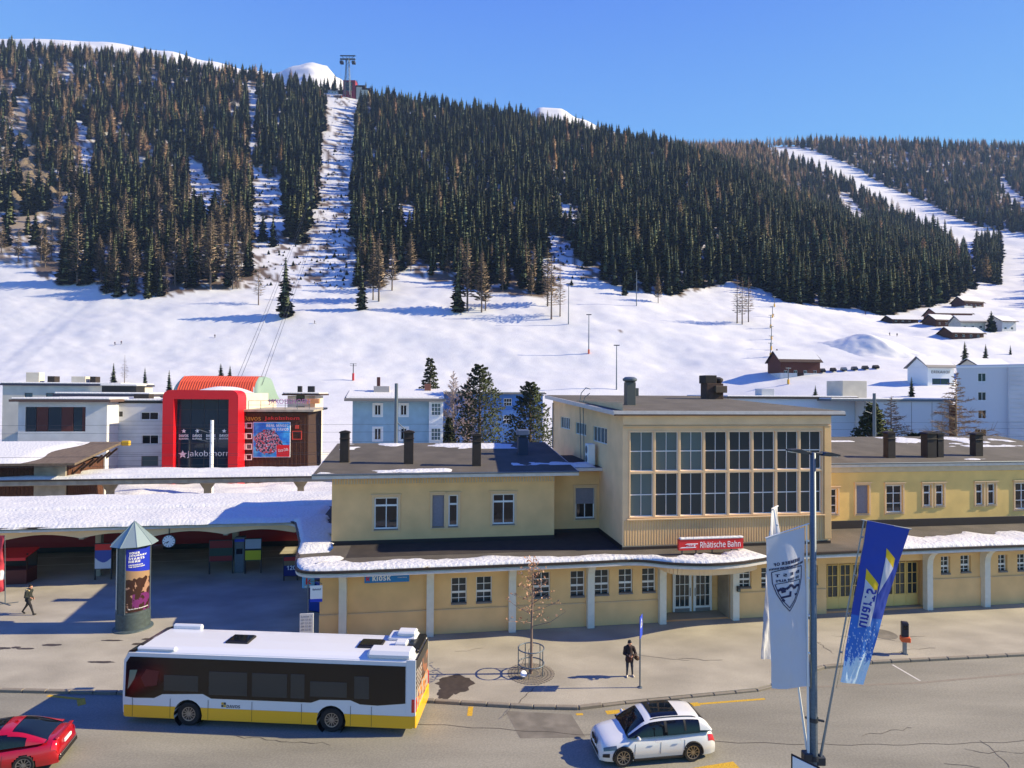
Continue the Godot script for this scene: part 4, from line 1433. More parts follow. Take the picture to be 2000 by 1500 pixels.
	snow_field(ST, -51.8, -12.2, -11.35, -16.6, 4.15, 4.15, 0.3, 5.0)
	snow_field(ST, -51.8, -10.6, -17.0, -23.4, 4.2, 4.2, 0.3, 15.0)
	snow_strip(ST, along.filter(func(p: Vector2) -> bool: return p.x > -14.6 and p.x < -11.8 and p.y < -2.0), 1.0, func(a: float) -> float: return 2.6 - 0.7 * a, 0.26, 4.17, 60.0)
	snow_field(ST, -11.2, 2.5, -11.0, -13.9, 9.1, 9.4, 0.22, 35.0, 0.62)
	snow_field(ST, -11.3, -3.0, -3.4, -4.3, 8.57, 8.64, 0.16, 45.0, 0.42)
	snow_field(ST, 0.6, 6.4, -5.0, -6.4, 8.62, 8.74, 0.2, 55.0, 0.6)
	snow_field(ST, 21.2, 31.0, -11.5, -13.9, 9.4, 9.68, 0.2, 65.0, 0.62)
	snow_field(ST, 33.0, 46.0, -9.0, -13.9, 9.1, 9.68, 0.2, 75.0, 0.68)
	snow_field(ST, 29.0, 42.0, -4.4, -5.2, 8.76, 8.86, 0.12, 85.0, 0.2)

func ribs(u0: float, u1: float, y0: float, y1: float, z: float) -> void:  # narrow upright battens, too fine to pick apart
	var s := Shape.new()
	var x := u0
	while x < u1:
		s.span(Vector3(x, y0, z), Vector3(x + 0.09, y1, z + 0.045), 0.012)
		x += 0.17
	var o := part(ST, "ribbed_cladding", s, M.frieze if y0 > 7.0 else M.yellow_wall)
	o.set_meta("kind", "stuff")

func wing_roof(u0: float, u1: float, z0: float, y0: float, z1: float, y1: float, wall: float) -> void:
	var s := Shape.new()
	s.prism(PackedVector2Array([Vector2(z0, y0), Vector2(z0, y0 + 0.27), Vector2(z1, y1 + 0.1), Vector2(z1 - 3.0, y1 - 0.2), Vector2(z1 - 3.0, y1 - 0.5), Vector2(z0 - 0.9, y0)]), Transform3D(Basis(Vector3(0, 0, 1), Vector3.UP, Vector3(-1, 0, 0)), Vector3(u1, 0, 0)), u1 - u0)
	part(ST, "wing_roof", s, M.fascia)
	var t := Shape.new()
	t.face([Vector3(u0 + 0.06, y0 + 0.29, z0 - 0.1), Vector3(u1 - 0.06, y0 + 0.29, z0 - 0.1), Vector3(u1 - 0.06, y1 + 0.112, z1), Vector3(u0 + 0.06, y1 + 0.112, z1)], Vector3.UP)
	part(ST, "wing_roof_gravel", t, M.gravel)
	box_part(ST, "wing_gutter", Vector3(u0, y0 + 0.2, z0), Vector3(u1, y0 + 0.3, z0 + 0.09), M.galv, 0.02)

# ---------------------------------------------------------------- vehicles
func arc(c: Vector2, r: float, a0: float, a1: float, n: int) -> Array:
	var out := []
	for i in n + 1:
		var a := lerpf(a0, a1, float(i) / n)
		out.append(c + Vector2(cos(a), sin(a)) * r)
	return out

func wheel(parent: Node, at: Vector3, r: float, w: float, side: float, spokes: int, rim_k := 0.68) -> void:
	var n := Node3D.new()
	n.name = "wheel"
	n.position = at
	parent.add_child(n, true)
	var bs := Basis(Vector3.RIGHT, PI / 2 * side)
	var t := Shape.new()
	t.lathe(Vector3.ZERO, [Vector2(r * rim_k, -w * 0.5), Vector2(r * 0.94, -w * 0.5), Vector2(r, -w * 0.36), Vector2(r, w * 0.36), Vector2(r * 0.94, w * 0.5), Vector2(r * rim_k, w * 0.46), Vector2(r * rim_k * 0.97, w * 0.2)], 28, bs)
	part(n, "tyre", t, M.rubber)
	var b := Shape.new()
	b.lathe(Vector3.ZERO, [Vector2(0.0, w * 0.16), Vector2(r * rim_k, w * 0.16)], 24, bs)
	part(n, "brake_disc", b, M.black)
	var s := Shape.new()
	s.lathe(Vector3.ZERO, [Vector2(r * rim_k * 0.99, w * 0.2), Vector2(r * rim_k * 0.99, w * 0.44), Vector2(r * rim_k * 0.88, w * 0.42), Vector2(r * rim_k * 0.86, w * 0.24)], 28, bs)
	s.lathe(Vector3.ZERO, [Vector2(r * rim_k * 0.26, w * 0.17), Vector2(r * rim_k * 0.25, w * 0.42), Vector2(0.0, w * 0.44)], 14, bs)
	for k in spokes:
		var a := TAU * k / spokes
		var d := bs * Vector3(cos(a), 0, sin(a))
		var ax := bs * Vector3.UP
		s.bar(d * r * rim_k * 0.2 + ax * w * 0.36, d * r * rim_k * 0.9 + ax * w * 0.36, r * 0.13 if spokes < 9 else r * 0.08, w * 0.12, ax)
	part(n, "rim", s, M.alloy)

func shell(s: Shape, f: Callable, s0: float, s1: float, t0: float, t1: float, off: float, ns: int, nt: int, out_from: Vector3) -> void:
	var e := 0.004
	s.sheet(func(a: float, b: float) -> Vector3:
		var u := lerpf(s0, s1, a)
		var v := lerpf(t0, t1, b)
		var p: Vector3 = f.call(u, v)
		if off == 0.0:
			return p
		var du: Vector3 = f.call(minf(u + e, 1.0), v) - f.call(maxf(u - e, 0.0), v)
		var dv: Vector3 = f.call(u, minf(v + e, 1.0)) - f.call(u, maxf(v - e, -1.0))
		var m := du.cross(dv).normalized()
		if m.dot(p - out_from) < 0.0:
			m = -m
		return p + m * off, ns, nt)
	s.turn_out(func(p: Vector3) -> Vector3: return p - out_from)

func curve(pts: Array, x: float) -> float:  # smooth line through (x, y) points
	if x <= pts[0].x:
		return pts[0].y
	for i in pts.size() - 1:
		if x <= pts[i + 1].x:
			var p0: Vector2 = pts[maxi(i - 1, 0)]
			var p1: Vector2 = pts[i]
			var p2: Vector2 = pts[i + 1]
			var p3: Vector2 = pts[mini(i + 2, pts.size() - 1)]
			var h := p2.x - p1.x
			var m1 := (p2.y - p0.y) / maxf(p2.x - p0.x, 0.01) * h
			var m2 := (p3.y - p1.y) / maxf(p3.x - p1.x, 0.01) * h
			var t := (x - p1.x) / h
			return (2 * t * t * t - 3 * t * t + 1) * p1.y + (t * t * t - 2 * t * t + t) * m1 + (-2 * t * t * t + 3 * t * t) * p2.y + (t * t * t - t * t) * m2
	return pts[-1].y

func car_body(o: Node3D, length: float, half: float, top: Array, width: Array, axles: Array, wheel_r: float, low: float, paint: Material) -> Callable:  # x from 0 at the nose to length at the tail
	var f := func(a: float, b: float) -> Vector3:  # b from -1 (far sill) over the top to 1 (near sill)
		var x := a * length
		var w: float = half * curve(width, x)
		var y1: float = curve(top, x)
		var g := b * PI * 0.5
		var sx := signf(sin(g)) * pow(absf(sin(g)), 0.42)
		var cy := pow(absf(cos(g)), 0.62)
		var y := low + (y1 - low) * cy
		var tuck := 1.0 - 0.06 * pow(1.0 - clampf((y - low) / 0.32, 0.0, 1.0), 2.0) + 0.012 * sin(clampf((y - low) / (y1 - low), 0.0, 1.0) * PI)
		return Vector3(x, y, w * sx * tuck)
	var s := Shape.new()
	var na := 74
	var nb := 40
	var grid := []
	for j in nb + 1:
		for i in na + 1:
			grid.append(f.call(float(i) / na, -1.0 + 2.0 * j / nb))
	var nrm := []
	for j in nb + 1:
		for i in na + 1:
			var du: Vector3 = grid[j * (na + 1) + mini(i + 1, na)] - grid[j * (na + 1) + maxi(i - 1, 0)]
			var dv: Vector3 = grid[mini(j + 1, nb) * (na + 1) + i] - grid[maxi(j - 1, 0) * (na + 1) + i]
			var m := du.cross(dv).normalized()
			var p: Vector3 = grid[j * (na + 1) + i]
			if m.dot(p - Vector3(clampf(p.x, 0.5, length - 0.5), 0.55, 0)) < 0.0:
				m = -m
			nrm.append(m)
	for j in nb:
		for i in na:
			var q := [j * (na + 1) + i, j * (na + 1) + i + 1, (j + 1) * (na + 1) + i + 1, (j + 1) * (na + 1) + i]
			var c: Vector3 = (grid[q[0]] + grid[q[1]] + grid[q[2]] + grid[q[3]]) * 0.25
			var skip := false
			for ax: float in axles:
				if Vector2(c.x - ax, c.y - wheel_r).length() < wheel_r * 1.08 and absf(c.z) > half * 0.7:
					skip = true
			if skip:
				continue
			s.tri(grid[q[0]], grid[q[1]], grid[q[2]], nrm[q[0]], nrm[q[1]], nrm[q[2]])
			s.tri(grid[q[0]], grid[q[2]], grid[q[3]], nrm[q[0]], nrm[q[2]], nrm[q[3]])
	var nose := []
	var tail := []
	for j in nb + 1:
		nose.append(grid[j * (na + 1)])
		tail.append(grid[j * (na + 1) + na])
	s.face(nose, Vector3.LEFT)
	s.face(tail, Vector3.RIGHT)
	part(o, "body", s, paint)
	return f

func place_on_body(f: Callable, a0: float, a1: float, b0: float, b1: float, off: float, centre: Vector3, n := 6) -> Shape:
	var s := Shape.new()
	shell(s, f, a0, a1, b0, b1, off, n, n, centre)
	return s

func greenhouse(o: Node3D, stations: Array, belt: Array, half: float, paint: Material, tall: float) -> Callable:  # stations: Vector2(x, height above the belt, 0 to 1)
	var x0: float = stations[0].x
	var x1: float = stations[-1].x
	var f := func(a: float, b: float) -> Vector3:
		var x := lerpf(x0, x1, a)
		var up: float = maxf(curve(stations, x), 0.0) * tall
		var bl: float = curve(belt, x)
		var g := b * PI * 0.5
		var sx := signf(sin(g)) * pow(absf(sin(g)), 0.5)
		var cy := pow(absf(cos(g)), 0.55)
		var y := bl + up * cy
		var w := half * (1.0 - 0.05 * pow(absf(a - 0.5) * 2.0, 2.0)) - 0.2 * (y - bl) / tall * 0.75
		return Vector3(x, y, w * sx)
	var c := Vector3((x0 + x1) * 0.5, belt[0].y - 0.1, 0)
	var g := Shape.new()
	shell(g, f, 0.0, 1.0, -1.0, 1.0, 0.0, 40, 32, c)
	part(o, "windows", g, M.car_glass)
	return f

func build_suv() -> void:
	var o := thing("parked_suv", "white compact SUV with black roof window rolling past the pavement", "car", Vector3(4.05, -0.12, -22.2), deg_to_rad(8.1))
	o.position = Vector3(5.39, -0.12, -23.25)
	o.name = "white_suv"
	var n := Node3D.new()
	var length := 4.44
	var shift := -2.22
	var top := [Vector2(0, 0.5), Vector2(0.05, 0.72), Vector2(0.25, 0.86), Vector2(0.7, 0.96), Vector2(1.3, 1.04), Vector2(2.4, 1.05), Vector2(3.6, 1.08), Vector2(4.15, 1.06), Vector2(4.36, 0.98), Vector2(4.44, 0.74)]
	var width := [Vector2(0, 0.72), Vector2(0.12, 0.84), Vector2(0.4, 0.95), Vector2(0.9, 1.0), Vector2(2.5, 1.0), Vector2(3.8, 0.99), Vector2(4.2, 0.93), Vector2(4.44, 0.82)]
	var axles := [0.84, 3.51]
	for t: Array in [top, width]:
		for i in t.size():
			t[i] = Vector2(t[i].x, t[i].y)
	var hold := Node3D.new()
	hold.name = "chassis"
	var f := car_body(o, length, 0.91, top, width, axles, 0.345, 0.2, M.car_white)
	var mid := Vector3(2.2, 0.6, 0)
	var gs := [Vector2(1.02, 0.0), Vector2(1.35, 0.42), Vector2(1.72, 0.84), Vector2(2.1, 0.97), Vector2(2.7, 1.0), Vector2(3.4, 0.94), Vector2(3.85, 0.8), Vector2(4.12, 0.5), Vector2(4.32, 0.0)]
	var g := greenhouse(o, gs, [Vector2(1.0, 1.0), Vector2(4.4, 1.04)], 0.86, M.car_white, 0.58)
	var c := Vector3(2.6, 0.95, 0)
	var roof := Shape.new()
	shell(roof, g, 0.22, 0.86, -0.5, 0.5, 0.02, 22, 14, c)
	for sg: float in [-1.0, 1.0]:
		shell(roof, g, 0.02, 0.25, sg * 0.44, sg * 0.6, 0.02, 10, 4, c)
		shell(roof, g, 0.2, 0.9, sg * 0.44, sg * 0.58, 0.022, 18, 4, c)
		shell(roof, g, 0.845, 0.985, sg * 0.4, sg * 0.98, 0.02, 10, 8, c)
	part(o, "roof", roof, M.car_white)
	part(o, "roof_window", place_on_body(g, 0.3, 0.62, -0.36, 0.36, 0.032, c, 10), M.car_glass)
	var rails := Shape.new()
	for sg: float in [-1.0, 1.0]:
		var path := []
		for i in 13:
			path.append((g.call(0.28 + 0.045 * i, sg * 0.47) as Vector3) + Vector3(0, 0.05 if i > 0 and i < 12 else 0.02, 0))
		rails.tube(path, 0.018)
	part(o, "roof_rail", rails, M.black)
	var post := Shape.new()
	for sg: float in [-1.0, 1.0]:
		shell(post, g, 0.43, 0.46, sg * 0.6, sg * 0.97, 0.012, 3, 8, c)
		shell(post, g, 0.66, 0.685, sg * 0.6, sg * 0.97, 0.012, 3, 8, c)
	part(o, "door_post", post, M.black)
	# lamps, grille and trim
	for sg: float in [-1.0, 1.0]:
		part(o, "headlight", place_on_body(f, 0.03, 0.135, sg * 0.56, sg * 0.72, 0.012, mid), mk(s8(70, 78, 92), 0.08, {"coat": 1.0}))
		part(o, "tail_light", place_on_body(f, 0.93, 0.992, sg * 0.5, sg * 0.72, 0.012, mid), M.tail_red)
		part(o, "bumper_vent", place_on_body(f, 0.022, 0.075, sg * 0.82, sg * 0.93, 0.01, mid), M.black)
		var k := Shape.new()
		k.lathe(Vector3(-0.005, 0.66, sg * 0.16), [Vector2(0.0, 0.03), Vector2(0.11, 0.03), Vector2(0.13, 0.0)], 16, Basis(Vector3.BACK, PI / 2).scaled_local(Vector3(1, 1, 1)))
		part(o, "grille", k, M.black)
		var mr := Shape.new()
		mr.box(Vector3(1.38, 1.05, sg * 0.98), Vector3(0.14, 0.13, 0.2), 0.05)
		mr.box(Vector3(1.42, 1.0, sg * 0.88), Vector3(0.06, 0.05, 0.12), 0.01)
		part(o, "mirror", mr, M.car_white)
		for x: float in [2.12, 3.08]:
			var h := Shape.new()
			h.box(Vector3(x, 0.87, sg * 0.925), Vector3(0.2, 0.035, 0.03), 0.012)
			part(o, "door_handle", h, M.car_white)
		var lines := Shape.new()
		for x: float in [1.3, 2.28, 3.2]:
			var path := []
			for i in 8:
				var b := 0.62 + 0.045 * i
				path.append((f.call((x - 0.05 * (i / 7.0)) / length, sg * b) as Vector3) * Vector3(1, 1, 1.004))
			lines.tube(path, 0.006, 4)
		part(o, "door_gap", lines, M.black)
		var sill := Shape.new()
		sill.box(Vector3(2.18, 0.24, sg * 0.86), Vector3(1.9, 0.1, 0.08), 0.02)
		part(o, "sill", sill, M.black)
		for ax: float in axles:
			var ring := Shape.new()
			var pts := []
			for i in 15:
				var a := PI * (-0.06 + 1.12 * i / 14.0)
				pts.append(Vector3(ax + cos(a) * 0.385, 0.345 + sin(a) * 0.385, sg * 0.885))
			ring.tube(pts, 0.035, 5)
			part(o, "wheel_arch", ring, M.black)
			wheel(o, Vector3(ax, 0.345, sg * 0.79), 0.345, 0.225, sg, 10, 0.72)
	box_part(o, "underbody", Vector3(0.2, 0.16, -0.7), Vector3(4.25, 0.45, 0.7), M.black)
	box_part(o, "lower_grille", Vector3(-0.02, 0.26, -0.45), Vector3(0.06, 0.42, 0.45), M.black, 0.02)
	box_part(o, "number_plate", Vector3(-0.03, 0.46, -0.24), Vector3(-0.005, 0.57, 0.24), M.white)
	for ch in o.get_children():
		(ch as Node3D).position.x += shift
	hold.free()
	n.free()

func build_sedan() -> void:
	var o := thing("red_sedan", "shiny red saloon car seen from behind at the near kerb", "car", Vector3(-18.75, -0.12, -22.04), deg_to_rad(15.0))
	var length := 4.76
	var half := 0.92
	var top := [Vector2(0, 0.45), Vector2(0.06, 0.64), Vector2(0.4, 0.8), Vector2(1.4, 0.95), Vector2(2.5, 0.95), Vector2(3.7, 1.0), Vector2(4.3, 1.02), Vector2(4.64, 1.0), Vector2(4.72, 0.86), Vector2(4.76, 0.55)]
	var width := [Vector2(0, 0.7), Vector2(0.2, 0.88), Vector2(0.7, 0.98), Vector2(2.4, 1.0), Vector2(4.0, 0.98), Vector2(4.5, 0.93), Vector2(4.76, 0.84)]
	var axles := [0.88, 3.75]
	var f := car_body(o, length, half, top, width, axles, 0.335, 0.2, M.car_red)
	var gs := [Vector2(1.35, 0.0), Vector2(1.8, 0.55), Vector2(2.15, 0.92), Vector2(2.6, 1.0), Vector2(3.1, 0.97), Vector2(3.55, 0.78), Vector2(4.0, 0.38), Vector2(4.38, 0.0)]
	var g := greenhouse(o, gs, [Vector2(1.3, 0.93), Vector2(4.4, 0.99)], 0.84, M.car_red, 0.53)
	var c := Vector3(2.8, 0.9, 0)
	var mid := Vector3(2.4, 0.55, 0)
	var roof := Shape.new()
	shell(roof, g, 0.27, 0.63, -0.5, 0.5, 0.018, 16, 14, c)
	for sg: float in [-1.0, 1.0]:
		shell(roof, g, 0.03, 0.3, sg * 0.46, sg * 0.6, 0.018, 10, 4, c)
		shell(roof, g, 0.27, 0.7, sg * 0.46, sg * 0.58, 0.02, 14, 4, c)
		shell(roof, g, 0.6, 0.99, sg * 0.42, sg * 0.66, 0.018, 14, 5, c)
		shell(roof, g, 0.8, 0.99, sg * 0.6, sg * 1.0, 0.018, 8, 6, c)
	part(o, "roof", roof, M.car_red)
	part(o, "roof_window", place_on_body(g, 0.3, 0.5, -0.36, 0.36, 0.026, c, 10), M.car_glass)
	var fin := Shape.new()
	fin.prism(PackedVector2Array([Vector2(0, 0), Vector2(0.2, 0), Vector2(0.17, 0.07), Vector2(0.1, 0.06)]), Transform3D(Basis.IDENTITY, Vector3(3.02, 1.48, -0.02)), 0.04)
	part(o, "aerial_fin", fin, M.car_red)
	for sg: float in [-1.0, 1.0]:
		part(o, "tail_light", place_on_body(f, 0.955, 0.994, sg * 0.36, sg * 0.7, 0.014, mid, 8), M.tail_red)
		var mr := Shape.new()
		mr.box(Vector3(1.75, 1.0, sg * 0.99), Vector3(0.14, 0.12, 0.19), 0.045)
		part(o, "mirror", mr, M.car_red)
		for ax: float in axles:
			wheel(o, Vector3(ax, 0.335, sg * 0.8), 0.335, 0.22, sg, 10, 0.72)
		var lines := Shape.new()
		for x: float in [2.05, 3.1]:
			var path := []
			for i in 8:
				path.append((f.call(x / length, sg * (0.62 + 0.045 * i)) as Vector3) * Vector3(1, 1, 1.004))
			lines.tube(path, 0.006, 4)
		part(o, "door_gap", lines, M.black)
		var h := Shape.new()
		h.box(Vector3(2.85, 0.83, sg * 0.93), Vector3(0.2, 0.035, 0.03), 0.012)
		part(o, "door_handle", h, M.car_red)
	box_part(o, "underbody", Vector3(0.2, 0.16, -0.7), Vector3(4.6, 0.42, 0.7), M.black)
	box_part(o, "bumper", Vector3(4.68, 0.24, -0.72), Vector3(4.82, 0.42, 0.72), M.black, 0.04)
	box_part(o, "bumper_trim", Vector3(4.79, 0.44, -0.7), Vector3(4.825, 0.47, 0.7), M.alloy)
	box_part(o, "number_plate", Vector3(4.735, 0.68, -0.26), Vector3(4.79, 0.8, 0.26), M.white)
	box_part(o, "boot_lip", Vector3(4.58, 0.985, -0.62), Vector3(4.72, 1.03, 0.62), M.car_red, 0.02)
	for ch in o.get_children():
		(ch as Node3D).position.x -= 2.38

func picture(w: int, h: int, paint: Callable) -> ImageTexture:
	var im := Image.create(w, h, false, Image.FORMAT_RGB8)
	for y in h:
		for x in w:
			im.set_pixel(x, y, paint.call((x + 0.5) / w, (y + 0.5) / h))
	return ImageTexture.create_from_image(im)

func printed(t: Texture2D, rough := 0.5) -> StandardMaterial3D:
	var m := StandardMaterial3D.new()
	m.albedo_texture = t
	m.roughness = rough
	m.texture_repeat = false
	return m

func build_bus() -> void:
	var o := thing("city_bus", "white and yellow city bus with black window band standing at the kerb", "bus", Vector3(-9.72, -0.12, -25.75), deg_to_rad(-3.8))
	const L := 12.1
	const Z := 1.275
	var w1 := 2.78
	var w2 := 8.72
	# sides with wheel openings, pushed through the whole width
	var side := [Vector2(0.12, 0.3)]
	var bottom := func(y: float, rr: float) -> Array:
		var p := []
		for wx: float in [w1, w2]:
			var q := arc(Vector2(wx, 0.48), rr, PI - asin((y - 0.48) / rr), asin((y - 0.48) / rr), 12)
			p.append_array(q)
		return p
	side.append_array(bottom.call(0.3, 0.6))
	side.append_array([Vector2(12.0, 0.3), Vector2(12.1, 0.5), Vector2(12.1, 2.75), Vector2(12.02, 2.9), Vector2(0.22, 2.9), Vector2(0.04, 2.6), Vector2(0.0, 1.2), Vector2(0.02, 0.5)])
	var s := Shape.new()
	s.prism(PackedVector2Array(side), Transform3D(Basis.IDENTITY, Vector3(0, 0, -Z)), 2.0 * Z)
	part(o, "body", s, M.bus_white)
	var rf := Shape.new()
	var sec := PackedVector2Array([Vector2(-Z + 0.005, 2.7), Vector2(Z - 0.005, 2.7), Vector2(Z - 0.01, 2.84), Vector2(Z - 0.07, 2.93), Vector2(Z - 0.2, 2.985), Vector2(Z - 0.5, 3.01), Vector2(0, 3.03), Vector2(-Z + 0.5, 3.01), Vector2(-Z + 0.2, 2.985), Vector2(-Z + 0.07, 2.93), Vector2(-Z + 0.01, 2.84)])
	rf.prism(sec, Transform3D(Basis(Vector3(0, 0, 1), Vector3.UP, Vector3(-1, 0, 0)), Vector3(11.98, 0, 0)), 11.5)
	part(o, "roof", rf, M.bus_white)
	for sg: float in [-1.0, 1.0]:
		var side_xf := Transform3D(Basis.IDENTITY, Vector3(0, 0, Z if sg > 0 else -Z - 0.012))
		var band := [Vector2(0.06, 0.36), Vector2(0.13, 0.3)]
		band.append_array(bottom.call(0.3, 0.6))
		band.append_array([Vector2(12.0, 0.3), Vector2(12.06, 0.4), Vector2(12.08, 0.78)])
		var up := arc(Vector2(w2, 0.48), 0.61, asin(0.3 / 0.61), PI - asin(0.3 / 0.61), 12)
		up.append_array(arc(Vector2(w1, 0.48), 0.61, asin(0.3 / 0.61), PI - asin(0.3 / 0.61), 12))
		var bands := [PackedVector2Array([Vector2(0.05, 0.78), Vector2(0.06, 0.36), Vector2(0.13, 0.3), Vector2(w1 - 0.57, 0.3), Vector2(w1 - 0.6, 0.48), Vector2(w1 - 0.53, 0.78)]), PackedVector2Array([Vector2(w1 + 0.53, 0.78), Vector2(w1 + 0.6, 0.48), Vector2(w1 + 0.57, 0.3), Vector2(w2 - 0.57, 0.3), Vector2(w2 - 0.6, 0.48), Vector2(w2 - 0.53, 0.78)]), PackedVector2Array([Vector2(w2 + 0.53, 0.78), Vector2(w2 + 0.6, 0.48), Vector2(w2 + 0.57, 0.3), Vector2(12.0, 0.3), Vector2(12.06, 0.4), Vector2(12.08, 0.78)])]
		for b: PackedVector2Array in bands:
			var y := Shape.new()
			y.prism(b, side_xf, 0.012)
			part(o, "yellow_skirt", y, M.bus_yellow)
		var glazing := PackedVector2Array([Vector2(0.1, 1.12), Vector2(0.5, 1.08), Vector2(1.35, 1.1), Vector2(1.7, 1.27), Vector2(3.4, 1.34), Vector2(3.75, 1.17), Vector2(7.9, 1.17), Vector2(8.25, 1.3), Vector2(9.5, 1.33), Vector2(9.9, 1.18), Vector2(10.6, 1.16), Vector2(11.72, 1.28), Vector2(11.72, 2.74), Vector2(0.3, 2.74), Vector2(0.14, 2.5)])
		var gl := Shape.new()
		gl.prism(glazing, Transform3D(Basis.IDENTITY, Vector3(0, 0, Z if sg > 0 else -Z - 0.014)), 0.014)
		part(o, "window_band", gl, M.bus_black)
		for p: Array in [[1.75, 3.2, 1.42, 2.05], [3.65, 5.25, 1.32, 2.26], [5.45, 6.9, 1.32, 2.26], [7.05, 7.62, 1.32, 2.28], [7.85, 9.35, 1.42, 2.02], [9.65, 10.25, 1.4, 2.28]]:
			var pane := Shape.new()
			pane.span(Vector3(p[0], p[2], sg * (Z + 0.012)), Vector3(p[1], p[3], sg * (Z + 0.02)), 0.004)
			part(o, "pane", pane, M.bus_glass)
		var lines := Shape.new()
		for x: float in [0.42, 2.02, 3.62, 5.45, 7.5, 9.5, 10.35]:
			lines.span(Vector3(x, 0.32, sg * (Z + 0.008)), Vector3(x + 0.014, 1.1, sg * (Z + 0.0145)))
		part(o, "panel_gap", lines, M.black)
		for wx: float in [w1, w2]:
			wheel(o, Vector3(wx, 0.48, sg * 1.1), 0.48, 0.29, sg, 12, 0.6)
			var well := Shape.new()
			well.lathe(Vector3(wx, 0.48, 0), [Vector2(0.598, 0.0), Vector2(0.598, 1.27)], 24, Basis(Vector3.RIGHT, PI / 2 * sg))
			well.lathe(Vector3(wx, 0.48, 0), [Vector2(0.0, 0.9), Vector2(0.6, 0.9)], 24, Basis(Vector3.RIGHT, PI / 2 * sg))
			part(o, "wheel_arch", well, M.black)
	box_part(o, "underbody", Vector3(0.3, 0.3, -0.9), Vector3(11.9, 0.6, 0.9), M.black)
	# driver's window: red seat cover seen through the glass
	var seat := Shape.new()
	seat.prism(PackedVector2Array([Vector2(0.95, 1.55), Vector2(1.45, 1.62), Vector2(1.55, 2.2), Vector2(1.0, 2.25), Vector2(0.78, 1.9)]), Transform3D(Basis.IDENTITY, Vector3(0, 0, Z + 0.01)), 0.012)
	part(o, "driver_seat", seat, mk(s8(86, 14, 20), 0.5))
	var dw := Shape.new()
	dw.prism(PackedVector2Array([Vector2(0.22, 1.42), Vector2(0.3, 2.2), Vector2(0.62, 2.22), Vector2(0.5, 1.85)]), Transform3D(Basis.IDENTITY, Vector3(0, 0, Z + 0.01)), 0.012)
	part(o, "windscreen_corner", dw, mk(s8(120, 130, 112), 0.1))
	# front
	var fr := Shape.new()
	fr.prism(PackedVector2Array([Vector2(-0.01, 1.0), Vector2(0.03, 2.62), Vector2(0.2, 2.95), Vector2(0.52, 3.035), Vector2(0.54, 2.95), Vector2(0.3, 2.8), Vector2(0.12, 2.4), Vector2(0.06, 1.0)]), Transform3D(Basis.IDENTITY, Vector3(0, 0, -Z + 0.06)), 2.0 * Z - 0.12)
	part(o, "windscreen", fr, M.bus_black)
	box_part(o, "front_bumper", Vector3(-0.03, 0.3, -1.2), Vector3(0.06, 0.78, 1.2), M.bus_yellow, 0.03)
	for sg: float in [-1.0]:
		var m := Shape.new()
		m.tube([Vector3(0.15, 2.7, sg * 1.2), Vector3(-0.2, 2.65, sg * 1.42), Vector3(-0.25, 2.4, sg * 1.45)], 0.025)
		m.box(Vector3(-0.25, 2.15, sg * 1.45), Vector3(0.12, 0.5, 0.24), 0.04)
		part(o, "mirror", m, M.black)
	# roof gear
	for p: Array in [[0.5, 2.15, 0.98, 1.2, 3.1], [0.6, 1.95, -1.22, -1.02, 3.18]]:
		box_part(o, "roof_fairing", Vector3(p[0], 2.93, p[2]), Vector3(p[1], p[4], p[3]), M.bus_white, 0.06)
	for x: float in [3.8, 9.45]:
		var h := Node3D.new()
		h.name = "roof_hatch"
		o.add_child(h, true)
		box_part(h, "rim", Vector3(x, 3.0, -0.38), Vector3(x + 1.0, 3.1, 0.38), M.black, 0.03)
		box_part(h, "lid", Vector3(x + 0.06, 3.1, -0.32), Vector3(x + 0.94, 3.13, 0.32), M.car_glass, 0.012)
	box_part(o, "roof_fairing", Vector3(10.1, 2.9, 0.42), Vector3(11.95, 3.24, 1.2), M.bus_white, 0.12)
	box_part(o, "roof_fairing", Vector3(10.5, 2.96, -1.2), Vector3(11.75, 3.2, -0.45), M.bus_white, 0.08)
	box_part(o, "air_unit", Vector3(10.9, 3.18, -1.05), Vector3(11.7, 3.38, -0.5), M.bus_white, 0.06)
	box_part(o, "air_unit", Vector3(11.0, 3.0, -0.2), Vector3(11.5, 3.24, 0.25), M.bus_white, 0.05)
	box_part(o, "engine_cover", Vector3(11.5, 2.95, -1.1), Vector3(12.09, 3.12, 0.6), M.bus_black, 0.05)
	# rear
	box_part(o, "rear_corner", Vector3(11.74, 0.8, 1.262), Vector3(12.14, 3.0, 1.296), M.bus_white, 0.016)
	box_part(o, "rear_bumper", Vector3(12.02, 0.3, -1.27), Vector3(12.16, 0.9, 1.29), M.bus_yellow, 0.04)
	var tl := Shape.new()
	tl.box(Vector3(12.03, 1.2, 1.2), Vector3(0.26, 0.66, 0.22), 0.08)
	part(o, "tail_light", tl, M.tail_red)
	var tl2 := Shape.new()
	tl2.box(Vector3(12.07, 1.2, -1.2), Vector3(0.16, 0.62, 0.16), 0.06)
	part(o, "tail_light", tl2, M.tail_red)
	var ad := picture(96, 128, func(x: float, y: float) -> Color:
		var n := noise.get_noise_2d(x * 4.0, y * 5.0)
		if y < 0.2:
			return Color(0.07, 0.07, 0.08)
		if absf(fmod(y * 11.0 + x * 2.0, 1.0) - 0.5) < 0.14 and x < 0.45 and y < 0.6:
			return Color(0.85, 0.83, 0.8)
		if y > 0.62:
			return Color(0.66, 0.64, 0.6) if n > 0.05 else (Color(0.8, 0.5, 0.2) if n > -0.3 else Color(0.35, 0.3, 0.4))
		return Color(0.55, 0.33, 0.2) if n > 0.1 and x > 0.35 else Color(0.3, 0.22, 0.18))
	var rear := Shape.new()
